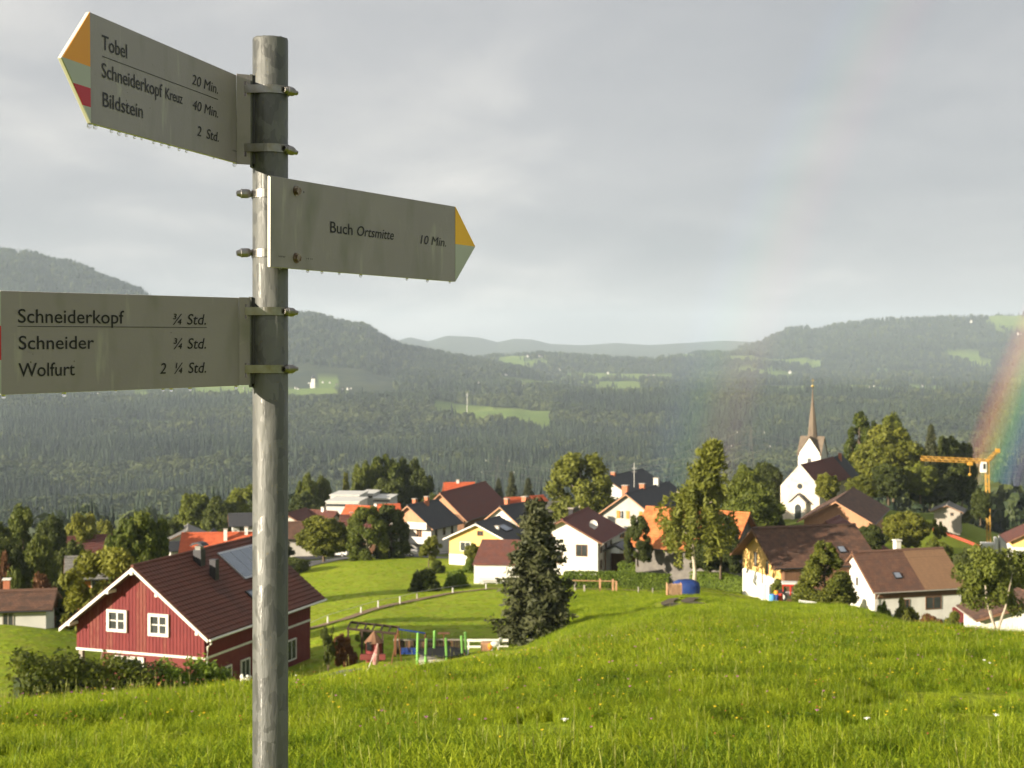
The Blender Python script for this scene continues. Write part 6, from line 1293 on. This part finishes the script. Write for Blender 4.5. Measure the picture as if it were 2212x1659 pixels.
hedge([G(620, 199), G(650, 205)], 2.5, 1.6, 'l_dark', 'dark hedge beside the post at the road', .5, 10)

# ---------------------------------------------------------------- roads and tracks (strips a few mm above the ground)
def strip(name, pts, w_, m_, label, lift=.05, n_=10):
    q = MB(); P = []
    for a, b_ in zip(pts, pts[1:]):
        for k in range(n_): t = k / n_; P.append((a[0] * (1 - t) + b_[0] * t, a[1] * (1 - t) + b_[1] * t))
    P.append(pts[-1]); C3 = [((p - CX) / F * y, y) for p, y in P]; v = []; f = []
    for i, (x, y) in enumerate(C3):
        x0, y0 = C3[max(i - 1, 0)]; x1, y1 = C3[min(i + 1, len(C3) - 1)]; d = math.hypot(x1 - x0, y1 - y0) or 1; nx, ny = -(y1 - y0) / d, (x1 - x0) / d
        for s_ in (-.5, -.2, .2, .5): xx, yy = x + nx * w_ * s_, y + ny * w_ * s_; v.append((xx, yy, gz(xx, yy) + lift))
    for i in range(len(C3) - 1):
        for k in range(3): f.append((4 * i + k, 4 * i + k + 1, 4 * i + 5 + k, 4 * i + 4 + k))
    q.add(v, f); o = q.obj(name, m_, kind='structure', label=label); return o
strip('road', [(470, 196), (600, 206), (700, 221), (800, 226), (900, 224), (975, 218)], 5.5, M['asphalt'], 'grey village road above the pasture', .09)
strip('forecourt', [(640, 234), (800, 238), (960, 232)], 14, M['asphalt'], 'paved forecourt of the village houses', .07)
strip('dirt_path', [(640, 116), (700, 120), (744, 124), (819, 134), (900, 145), (993, 153), (1080, 156)], 1.1, M['dirt'], 'narrow bare earth edge curving across the pasture', .10)
strip('wheel_track', RUTS[0], .95, M['rut'], 'dark tractor rut curving over the knoll', .12)
strip('wheel_track', RUTS[1], .95, M['rut'], 'second tractor rut beside the first', .12)
strip('farm_track', [(1500, 158), (1560, 157), (1640, 152), (1700, 148)], 3.2, M['dirt'], 'gravel track between hedge and knoll', .10)
strip('garden_soil', [(1225, 156.5), (1300, 155.5), (1445, 153)], 2.2, M['dirt'], 'bare soil along the foot of the long hedge', .10)
strip('slope_path', [(1960, 238), (2060, 236), (2200, 232)], 1.2, M['asphalt'], 'pale footpath at the foot of the church slope', .10)

# ---------------------------------------------------------------- fences
def post_thing(px, pyb, pyt, Y, r_, m_, label, group, name='fence_post', lean=0.0):
    b_ = ground(px, Y); b_.z -= .15; h_ = max(.6, (pyb - pyt) / F * Y) + .15; q = MB(); q.tube([(0, 0, 0), (lean, 0, h_)], r_, 6); o = q.obj(name, m_, loc=b_); tag(o, label, 'fence post', group); return o
grp = 'pale posts of the pasture fence'; kth = 0
for px, pyb, pyt, Y in ((708, 1333, 1320, 121), (780, 1325, 1316, 129), (817, 1309, 1292, 134), (864, 1299, 1281, 139), (901, 1299, 1289, 146), (978, 1288, 1280, 152), (1050, 1282, 1268, 155)):
    kth += 1; post_thing(px, pyb, pyt, Y, .07, M['wood_grey'] if px == 901 else M['plaster_dull'], 'pasture fence post, %s from the red house along the curving wire' % ORD[kth - 1], grp)
q = MB(); pp = [ground(px, Y) + Vector((0, 0, .75)) for px, Y in ((640, 112), (708, 121), (780, 129), (817, 134), (864, 139), (901, 146), (978, 152), (1050, 155))]; q.tube(pp, .018, 4)
tag(q.obj('fence_wire', M['plaster_dull']), 'thin pale wire strung between the pasture fence posts', 'fence wire')
fr = empty('garden_fence', ground(1290, 153), label='low timber rail fence in front of the long hedge', cat='fence'); q = MB()
for px, hh in ((1242, 1.0), (1296, 1.35), (1324, 1.3), (1331, 1.1), (1262, .7)):
    g_ = ground(px, 152 if px != 1262 else 151); q = MB(); q.box(g_.x - .09, g_.x + .09, g_.y - .08, g_.y + .08, g_.z - .2, g_.z + hh); under(q.obj('fence_post', M['wood_tan'] if px > 1290 else M['wood_grey']), fr)
q = MB(); a, b_ = ground(1230, 153), ground(1330, 153); q.tube([a + Vector((0, 0, 1.12)), b_ + Vector((0, 0, 1.05))], .05, 5); under(q.obj('rail', M['wood_tan']), fr)
post_thing(1379, 1280, 1270, 150, .06, M['wood_grey'], 'lone short post before the long hedge', None)
post_thing(1410, 1280, 1270, 149, .05, M['wood_grey'], 'thin stake near the firewood stack', None)

# ---------------------------------------------------------------- cars
def car(px, Y, rz, paint, label, group=None, L_=4.2, hgt=1.45):
    g_ = ground(px, Y); r_ = empty('parked_car', (g_.x, g_.y, g_.z + .06), R(rz), label=label, cat='car', group=group); W2 = .86; q = MB()
    side_ = [(-L_ / 2, .35), (L_ / 2, .35), (L_ / 2, .72), (L_ / 2 - .25, .86), (L_ / 4 + .1, .95), (-L_ / 2 + .12, 1.0), (-L_ / 2, .8)]
    q.prism(side_, -W2, W2); body = q.obj('body', paint, r_); bv = body.modifiers.new('b', 'BEVEL'); bv.width = .09; bv.segments = 2
    q = MB(); lo = [(-L_ / 2 + .2, .98), (L_ / 4 + .15, .93)]; hi = [(-L_ / 2 + .75, hgt), (L_ / 8 - .1, hgt)]
    v = [(lo[0][0], -W2 + .05, lo[0][1]), (lo[1][0], -W2 + .05, lo[1][1]), (lo[1][0], W2 - .05, lo[1][1]), (lo[0][0], W2 - .05, lo[0][1]), (hi[0][0], -W2 + .22, hgt - .04), (hi[1][0], -W2 + .22, hgt - .04), (hi[1][0], W2 - .22, hgt - .04), (hi[0][0], W2 - .22, hgt - .04)]
    q.add(v, [(4, 5, 6, 7), (0, 1, 5, 4), (1, 2, 6, 5), (2, 3, 7, 6), (3, 0, 4, 7)]); q.obj('windows', M['glass'], r_)
    q = MB(); q.box(hi[0][0] + .05, hi[1][0] - .05, -W2 + .22, W2 - .22, hgt - .05, hgt + .01); ro = q.obj('roof', paint, r_); bv = ro.modifiers.new('b', 'BEVEL'); bv.width = .03
    for sx in (-1, 1):
        for sy in (-1, 1):
            q = MB(); q.tube([(sx * L_ * .31, sy * (W2 - .18), .31), (sx * L_ * .31, sy * (W2 + .02), .31)], .31, 14); wl_ = q.obj('wheel', M['rubber'], r_); q = MB(); q.tube([(sx * L_ * .31, sy * (W2 + .021), .31), (sx * L_ * .31, sy * (W2 + .035), .31)], .18, 10); q.obj('rim', M['carsilver'], wl_)
    for sy in (-1, 1): q = MB(); q.box(L_ / 2 - .06, L_ / 2 + .02, sy * .55 - .18, sy * .55 + .18, .62, .76); q.obj('headlight', M['panel'], r_)
    return r_
car(725, 231, 170, M['carwhite'], 'white car parked on the road behind the walnut tree trunk')
car(738, 233, 172, M['carwhite'], 'rounder white car parked right beside the first white one')
car(872, 229, 178, M['carsilver'], 'silver car parked left of the balcony house')
car(868, 222, 5, M['carwhite'], 'white car at the roadside in front of the balcony house', L_=4.6)
car(1381, 186, 200, M['carwhite'], 'white car beside the dark carport')
car(698, 240, 10, M['carsilver'], 'grey car behind the walnut tree')
# carport
cpv = ground(1340, 186); cp = empty('carport', cpv, R(-14), label='dark carport with sloping roof right of the white house', cat='carport')
q = MB(); q.prism([(-2.3, 3.2), (-.6, 3.9), (2.6, 2.3), (2.6, 2.1), (-.6, 3.65), (-2.3, 2.95)], -.2, 5); q.obj('roof', M['r_dark'] if False else M['metal_dark'], cp)
for xx, zz in ((-2.0, 3.0), (.4, 3.1), (2.3, 2.2)): q = MB(); q.box(xx, xx + .15, 0, .15, -1, zz); q.obj('post', M['wood_brown'], cp)
q = MB(); q.box(-2.1, 2.4, 4.6, 4.75, -1, 2.2); q.obj('back_wall', M['wood_brown'], cp)

# ---------------------------------------------------------------- farmyard by the knoll
Yk = 139.0
def block(name, px0, px1, py0, py1, Y, dpt, m_, label, cat, rz=0, bev=.06):
    x0, x1 = (px0 - CX) / F * Y, (px1 - CX) / F * Y; z1, z0 = (HY - py0) / F * Y, (HY - py1) / F * Y; q = MB(); q.box(-(x1 - x0) / 2, (x1 - x0) / 2, 0, dpt, 0, z1 - z0); o = q.obj(name, m_, loc=((x0 + x1) / 2, Y, z0), rz=R(rz)); tag(o, label, cat)
    if bev: m = o.modifiers.new('b', 'BEVEL'); m.width = bev; m.segments = 3
    return o
# firewood stack: crates of split logs
fw = empty('firewood_stack', ground(1457, 141), label='square stack of pale split firewood at the foot of the birch', cat='firewood'); b0 = ground(1457, 141)
q = MB()
for i in range(9):
    for j in range(8): cx_, cz2 = -.58 + i * .145 + random.uniform(-.01, .01), .06 + j * .14; q.tube([(cx_, random.uniform(-.03, .03), cz2), (cx_, .9, cz2)], random.uniform(.055, .072), 6)
tag(q.obj('log', M['firewood'], fw), kind='stuff')
q = MB(); q.box(-.70, -.655, -.04, .95, -.1, 1.2); q.box(.655, .70, -.04, .95, -.1, 1.2); q.obj('frame', M['wood_tan'], fw)
tb = MB(); gb = ground(1482, 146); n_ = 12
v = []; f = []
for j, (r_, z_) in enumerate(((1.0, -.3), (1.02, .75), (.95, 1.15), (.6, 1.38), (.0, 1.44))):
    for k in range(n_): a = 2 * math.pi * k / n_; sq = 1 / max(abs(math.cos(a)), abs(math.sin(a))) ** .6; v.append((r_ * 1.12 * sq * math.cos(a) * random.uniform(.96, 1.04), r_ * .8 * sq * math.sin(a), z_ + random.uniform(-.05, .05)))
for j in range(4):
    for k in range(n_): f.append((j * n_ + k, j * n_ + (k + 1) % n_, (j + 1) * n_ + (k + 1) % n_, (j + 1) * n_ + k))
tb.add(v, f); o = tb.obj('tarpaulin', M['blue_tarp'], loc=gb, smooth=True); o.scale = (1.2, 1.2, 1.1); tag(o, 'blue tarpaulin over a heap behind the birch trunk', 'tarpaulin')
block('white_bale', 1645.8, 1655.8, 1261, 1300, 141, .5, M['plaster'], 'taller white pillar before the hedge end', 'pillar'); block('white_bale', 1659.5, 1665.5, 1267, 1300, 142, .35, M['plaster'], 'shorter cream pillar beside the taller white one', 'pillar')
for o in [o for o in bpy.data.objects if o.name.startswith('white_bale')]: o.name = 'gate_pillar'
def barrel(name, px, pyt, pyb, Y, r_, m_, label, cat):
    b_ = at(px, pyb, Y); h_ = (pyb - pyt) / F * Y; q = MB(); q.tube([(0, 0, -.2), (0, 0, 0), (0, 0, h_ * .33), (0, 0, h_ * .36), (0, 0, h_ * .66), (0, 0, h_ * .69), (0, 0, h_)], [r_, r_, r_, r_ * 1.06, r_ * 1.06, r_, r_ * .97], 14); o = q.obj(name, m_, loc=b_, smooth=False); return tag(o, label, cat)
barrel('water_barrel', 1667.5, 1284, 1297, 137, .30, M['blue_light'], 'light blue barrel left of the tractor', 'barrel'); barrel('water_barrel', 1678, 1285, 1297, 138, .24, M['blue_plastic'], 'dark blue barrel between light blue barrel and red tank', 'barrel')
barrel('fuel_tank', 1686.5, 1282, 1297, 137.5, .20, M['carred'], 'red upright tank left of the tractor wheel', 'tank'); barrel('bucket', 1677, 1276, 1284, 140, .2, M['orange_plastic'], 'orange tub behind the barrels', 'tub')
tg = ground(1706, 140); tr_ = empty('tractor', (tg.x, tg.y, at(1706, 1298, 140).z), R(-8), label='small red and green tractor with grey cab roof in the farmyard', cat='tractor')
def tpart(name, m_, *boxes):
    q = MB()
    for b_ in boxes: q.box(*b_)
    o = q.obj(name, m_, tr_); m = o.modifiers.new('b', 'BEVEL'); m.width = .04; m.segments = 2; return o
tpart('cab_roof', M['plaster_dull'], (-.75, 1.05, -.6, .7, 1.62, 1.78)); tpart('cab_frame', M['carred'], (-.7, -.6, -.55, -.45, .6, 1.62), (-.02, .12, -.55, -.45, .6, 1.62), (-.7, .95, -.55, .65, 1.45, 1.618), (.85, .95, -.55, -.45, .7, 1.62)); tpart('body', M['plaster_dull'], (-.35, .5, -.4, .5, .25, .8)); tpart('bonnet', M['green_paint'], (.3, 1.05, -.38, .42, .3, .75))
for (xx, rr) in ((-.72, .48), (.95, .28)):
    for sy in (-.75, .6):
        q = MB(); q.tube([(xx, sy, rr), (xx, sy + .28, rr)], rr, 16); w2 = q.obj('wheel', M['rubber'], tr_); q = MB(); q.tube([(xx, sy - .015, rr), (xx, sy - .002, rr)], rr * .5, 12); q.obj('rim', M['green_paint'] if xx > 0 else M['plaster_dull'], w2)
block('upright_board', 1719, 1725, 1266, 1286, 139, .1, M['plaster'], 'white upright board beside the tractor', 'board', bev=.01)
block('wooden_crate', 1745, 1775, 1276, 1302, 142, 1.2, M['wood_brown'], 'brown wooden bin under the fruit tree', 'bin', bev=.02)
q = MB(); q.add([(-.8, 0, .0), (.6, -.1, -.2), (.85, .3, .05), (-.7, .5, .22), (-.78, 0, .12), (.62, -.1, -.08), (.87, .3, .17), (-.68, .5, .34)], [(4, 5, 6, 7), (0, 1, 5, 4), (1, 2, 6, 5), (2, 3, 7, 6), (3, 0, 4, 7), (0, 3, 2, 1)]); o = q.obj('feed_trough', M['wood_tan'] if False else M['plaster'], loc=at(1745, 1306, 131)); tag(o, 'pale tilted trough lying in the grass right of the tractor', 'trough')
cl = empty('cart', at(1799, 1316, 136), R(-15), label='small dark blue cart against the white farm building', cat='cart'); q = MB(); q.prism([(-.65, .35), (.5, .35), (.7, .8), (-.7, .85)], -.4, .4); q.obj('tub', M['blue_tarp'], cl)
for sy in (-.45, .45): q = MB(); q.tube([(-.1, sy, .22), (-.1, sy + .08, .22)], .22, 12); q.obj('wheel', M['rubber'], cl)
q = MB(); q.tube([(-.6, 0, .7), (-1.1, 0, .95)], .04, 6); q.obj('handle', M['blue_light'], cl)
block('fence_board', 2058, 2084, 1312, 1345, 139, .15, M['redplaster'], 'dull red board fence panel beside the farm building', 'board', bev=.01)

# ---------------------------------------------------------------- garden and playground by the red house, its shade put into the play colours
Yp = 88.0
def X(px, Y=Yp): return (px - CX) / F * Y
def Zp(py, Y=Yp): return (HY - py) / F * Y
tc_ = ground(954, Yp); tp = empty('trampoline', tc_, label='garden trampoline with bright green foam-padded poles', cat='trampoline')
for px, pyt, dy in ((903, 1367, -.2), (921, 1379, -1.0), (939, 1362, 1.1), (963, 1378, -1.3), (997, 1373, -.4), (1005, 1365, .6)):
    b_ = Vector((X(px + (2 if px > 950 else -2), Yp + dy), Yp + dy, gz(X(px), Yp + dy))); t_ = Vector((X(px, Yp + dy), Yp + dy, Zp(pyt, Yp + dy))); q = MB(); q.tube([b_, t_ - (t_ - b_) * .02, t_], [.075, .085, .06], 10); under(q.obj('padded_pole', M['green_plastic']), tp)
q = MB(); n_ = 28; rr = 1.42; v = [(tc_.x + rr * math.cos(2 * math.pi * k / n_), Yp + rr * math.sin(2 * math.pi * k / n_), tc_.z + .5) for k in range(n_)]; q.add(v + [(a, b_, c - .03) for a, b_, c in v], [tuple(range(n_))] + [(k, (k + 1) % n_, n_ + (k + 1) % n_, n_ + k) for k in range(n_)]); under(q.obj('jumping_mat', M['rubber']), tp)
q = MB(); q.tube([(a * 1, b_, c) for a, b_, c in v] + [v[0]], .04, 6); under(q.obj('frame', M['metal_dark']), tp)
nm = bpy.data.materials.new('safety_mesh'); nm.use_nodes = True; t = nm.node_tree; t.nodes.clear(); o_ = t.nodes.new('ShaderNodeOutputMaterial'); tr2 = t.nodes.new('ShaderNodeBsdfTransparent'); df = t.nodes.new('ShaderNodeBsdfDiffuse'); df.inputs[0].default_value = (.02, .02, .02, 1); mx_ = t.nodes.new('ShaderNodeMixShader'); mx_.inputs[0].default_value = .22
t.links.new(tr2.outputs[0], mx_.inputs[1]); t.links.new(df.outputs[0], mx_.inputs[2]); t.links.new(mx_.outputs[0], o_.inputs[0])
q = MB(); v2 = [(a, b_, c) for a, b_, c in v] + [(a, b_, c + 1.15) for a, b_, c in v]; q.add(v2, [(k, (k + 1) % n_, n_ + (k + 1) % n_, n_ + k) for k in range(n_)]); under(q.obj('safety_mesh', nm), tp)
# swing set
sg = ground(890, 90); sw = empty('swing_set', sg, label='swing set with blue top bar and rusty orange legs', cat='swing set'); a_, b_ = Vector((X(860, 90), 90, Zp(1359, 90))), Vector((X(919, 90), 90, Zp(1368, 90))); q = MB(); q.tube([a_, b_], .05, 8); under(q.obj('top_bar', M['blue_plastic']), sw)
for p_, dx in ((a_, -.35), (a_, .15), (b_, -.1), (b_, .1)):
    for dy in ((-.8,) if dx < 0 else (.8,)): q = MB(); q.tube([p_, (p_.x + dx, p_.y + dy, gz(p_.x + dx, p_.y + dy) - .1)], .035, 6); under(q.obj('leg', M['rust']), sw)
for t_ in (.25, .55): 
    p_ = a_.lerp(b_, t_); q = MB()
    for s_ in (-.18, .18): q.tube([(p_.x + s_, p_.y, p_.z), (p_.x + s_, p_.y, sg.z + .62)], .012, 4)
    under(q.obj('rope', M['metal_dark']), sw); q = MB(); q.box(p_.x - .24, p_.x + .24, p_.y - .14, p_.y + .14, sg.z + .52, sg.z + .60); q.box(p_.x - .24, p_.x + .24, p_.y + .1, p_.y + .15, sg.z + .60, sg.z + .86); under(q.obj('seat', M['blue_plastic']), sw)
# open timber pavilion, playhouse, bench fence
pv = empty('pergola', ground(800, 93), label='dark open timber pergola with a slightly tilted top', cat='pergola'); q = MB(); a_, b_ = Vector((X(750, 93), 93, Zp(1358, 93))), Vector((X(856, 93), 93, Zp(1369, 93)))
for dy in (0, 2.2): q.tube([a_ + Vector((0, dy, 0)), b_ + Vector((0, dy, 0))], .09, 6)
for k in range(7): p_ = a_.lerp(b_, k / 6); q.tube([p_, p_ + Vector((0, 2.2, .02))], .06, 5)
under(q.obj('roof_beam', M['wood_dark']), pv)
for t_ in (.02, .30, .72, .98):
    p_ = a_.lerp(b_, t_); q = MB(); q.box(p_.x - .06, p_.x + .06, p_.y - .06, p_.y + .06, gz(p_.x, p_.y) - .2, p_.z - .05); under(q.obj('post', M['wood_dark'] if t_ < .9 else M['rust']), pv)
ph_ = ground(808, 91); pl = empty('playhouse', ph_, label='small playhouse with grey conical roof and red base', cat='playhouse'); zt2 = Zp(1362, 91) - ph_.z; q = MB(); n_ = 10
zr = zt2 - .72
q.add([(0, 0, zt2)] + [(.62 * math.cos(2 * math.pi * k / n_), .62 * math.sin(2 * math.pi * k / n_), zr) for k in range(n_)], [(0, 1 + k, 1 + (k + 1) % n_) for k in range(n_)]); q.obj('roof', M['wood_brown'], pl)
q = MB(); q.tube([(0, 0, -.3), (0, 0, zr)], .5, 10); bd = q.obj('wall', M['redwood'], pl); q = MB(); q.box(-.42, -.1, -.56, -.50, zr - .42, zr + .12); q.obj('opening', M['dark'], bd); q = MB(); q.box(-.8, .75, -.7, -.45, zr - .95, zr - .62); q.obj('counter', M['redplaster'], pl)
pfz = ground(880, 95); pf_ = empty('plank_fence', pfz, label='dark plank fence with a pale top rail behind the swings', cat='fence')
for k in range(26):
    px = 853 + k * 6.1; g_ = ground(px, 95); q = MB(); tz = Zp(1381 + (px - 853) * .02, 95); q.box(g_.x - .075, g_.x + .085, 95, 95.03, g_.z - .2, tz); under(q.obj('plank', M['wood_dark'] if k % 5 else M['wood_brown']), pf_)
q = MB(); q.box(X(850, 95), X(1012, 95), 94.95, 94.99, Zp(1383.5, 95), Zp(1380, 95)); under(q.obj('top_rail', M['wood_grey']), pf_)
wf = empty('white_rail_fence', ground(1040, 94), label='white two-rail fence between trampoline and spruce', cat='fence')
for (y0, y1) in ((1386, 1380.3), (1399, 1394.5)): q = MB(); q.box(X(1008, 94), X(1098, 94), 93.96, 94.0, Zp(y0, 94), Zp(y1, 94)); under(q.obj('rail', M['whitepaint']), wf)
for px in (1012, 1042, 1078): q = MB(); g_ = ground(px, 94.06); q.box(g_.x - .05, g_.x + .05, 94.003, 94.1, g_.z - .3, Zp(1381, 94)); under(q.obj('post', M['whitepaint']), wf)
# folded parasol leaning
p0, p1 = Vector((X(791, 84), 84, gz(X(791, 84), 84) - .1)), Vector((X(816, 84), 84, Zp(1390, 84))); pr2 = empty('folded_parasol', p0, label='folded faded red parasol leaning in front of the playhouse', cat='parasol')
q = MB(); q.tube([p0, p1], .025, 6); under(q.obj('pole', M['plaster_dull']), pr2); q = MB(); pm = p0.lerp(p1, .35) + Vector((.28, 0, -.05)); q.tube([p1, p1.lerp(pm, .3), p1.lerp(pm, .75), pm], [.04, .13, .19, .15], 9); under(q.obj('canopy', M['pink']), pr2)
# T-shaped stand, tree stump, toy figure, low wall, garden table
q = MB(); g_ = ground(959, 92); zt3 = Zp(1366, 92) - g_.z; q.tube([(0, 0, -.2), (0, 0, zt3 - .1)], .035, 6); q.box(-.36, .36, -.1, .1, zt3 - .1, zt3); o = q.obj('bird_table', M['wood_brown'], loc=g_); tag(o, 'dark T-shaped stand behind the trampoline poles', 'stand')
block('tree_stump', 1038.5, 1060, 1389, 1412, 90, .7, M['wood_tan'], 'pinkish wooden block right of the trampoline', 'block')
tf_ = empty('rocking_toy', (X(1074, 90), 90, Zp(1400, 90)), label='cream and yellow garden toy beside the spruce', cat='toy'); q = MB(); q.ball((-.15, 0, .25), .2, 10, 6, sz=(1.4, .8, .8)); q.ball((.2, 0, .5), .14, 10, 6); q.tube([(-.35, 0, -.3), (-.25, 0, .2)], .05, 6); q.tube([(.1, 0, -.3), (.05, 0, .2)], .05, 6); q.obj('body', M['plaster'], tf_); q = MB(); q.ball((-.42, 0, .1), .16, 8, 6, sz=(1, .8, 1.4)); q.obj('tail', M['orange_plastic'], tf_)
block('garden_slab', 905, 1010, 1425, 1440, 87, 3.0, M['plaster_grey'], 'grey paving edge under the trampoline', 'paving', bev=.01)
strip('gravel_bed', [(640, 86), (700, 87), (760, 88)], 3.0, M['asphalt'], 'grey gravel bed beside the red house', .04)
cf = empty('potted_flowers', ground(535, 84), label='white flowers in a pot at the red house wall', cat='flower pot'); q = MB(); q.tube([(0, 0, 0), (0, 0, .5)], [.2, .28], 10); q.obj('pot', M['brick'], cf); q = MB()
for k in range(14): q.ball((random.uniform(-.4, .4), random.uniform(-.3, .3), .6 + random.uniform(0, .35)), .09, 6, 4)
q.obj('blossoms', M['whitepaint'], cf)

# ---------------------------------------------------------------- rainbow: bows of light 42 and 51 degrees round the antisolar point
anti = -sv; u1 = anti.cross(Vector((0, 0, 1))).normalized(); u2 = u1.cross(anti).normalized()   # u1 to the right, u2 up
def bow(name, r0, r1, colors, dist, strength, label, t0, t1, p0, p1):
    m_ = bpy.data.materials.new(name); m_.use_nodes = True; t = m_.node_tree; n = t.nodes; l = t.links; n.clear()
    o = n.new('ShaderNodeOutputMaterial'); tr_n = n.new('ShaderNodeBsdfTransparent'); em = n.new('ShaderNodeEmission'); ad = n.new('ShaderNodeAddShader'); a1 = n.new('ShaderNodeAttribute'); a1.attribute_name = 'across'; a2 = n.new('ShaderNodeAttribute'); a2.attribute_name = 'glow'
    rp = n.new('ShaderNodeValToRGB'); l.new(a1.outputs['Fac'], rp.inputs[0]); els = rp.color_ramp.elements
    for k, (pos, c) in enumerate(colors):
        e_ = els[k] if k < 2 else els.new(pos); e_.position = pos; e_.color = (*c, 1)
    mm = n.new('ShaderNodeMath'); mm.operation = 'MULTIPLY'; mm.inputs[1].default_value = strength; l.new(a2.outputs['Fac'], mm.inputs[0]); l.new(mm.outputs[0], em.inputs[1]); l.new(rp.outputs[0], em.inputs[0]); l.new(tr_n.outputs[0], ad.inputs[0]); l.new(em.outputs[0], ad.inputs[1]); l.new(ad.outputs[0], o.inputs[0])
    V_, F_, ac, gl = [], [], [], []; na_, nb_ = 90, 24
    for i in range(na_ + 1):
        th = R(t0 + (t1 - t0) * i / na_)
        for j in range(nb_ + 1):
            rr = R(r0 + (r1 - r0) * j / nb_); d = anti * math.cos(rr) + (u1 * math.cos(th) + u2 * math.sin(th)) * math.sin(rr); V_.append(tuple(d * dist)); ac.append(j / nb_); tt = i / na_; gl.append(max(0, min(1, (tt - p0) / .12)) * max(0, min(1, (p1 - tt) / .25)))
    for i in range(na_):
        for j in range(nb_): a = i * (nb_ + 1) + j; F_.append((a, a + 1, a + nb_ + 2, a + nb_ + 1))
    me = npmesh(name, np.array(V_), np.array(F_), m_); 
    for nm_, arr in (('across', ac), ('glow', gl)): q = me.attributes.new(nm_, 'FLOAT', 'POINT'); q.data.foreach_set('value', np.array(arr, np.float32))
    ob = link(name, me, label=label, cat='rainbow'); ob.visible_shadow = True; return ob
bow('rainbow', 39.9, 42.3, [(0, (0, 0, 0)), (1, (0, 0, 0)), (.14, (.05, .02, .10)), (.30, (.02, .10, .16)), (.46, (.06, .22, .05)), (.62, (.34, .28, .02)), (.76, (.42, .12, .01)), (.90, (.18, .02, .01))], 900, .24, 'bright rainbow leg at the right edge with red outside and green inside', 186, 120, 0.0, 1.0)
bow('rainbow', 49.8, 53.6, [(0, (0, 0, 0)), (1, (0, 0, 0)), (.2, (.10, .02, .02)), (.4, (.11, .07, .02)), (.6, (.03, .09, .04)), (.82, (.02, .04, .08))], 950, .15, 'very faint secondary rainbow left of the church steeple', 184, 130, 0.0, 1.0)
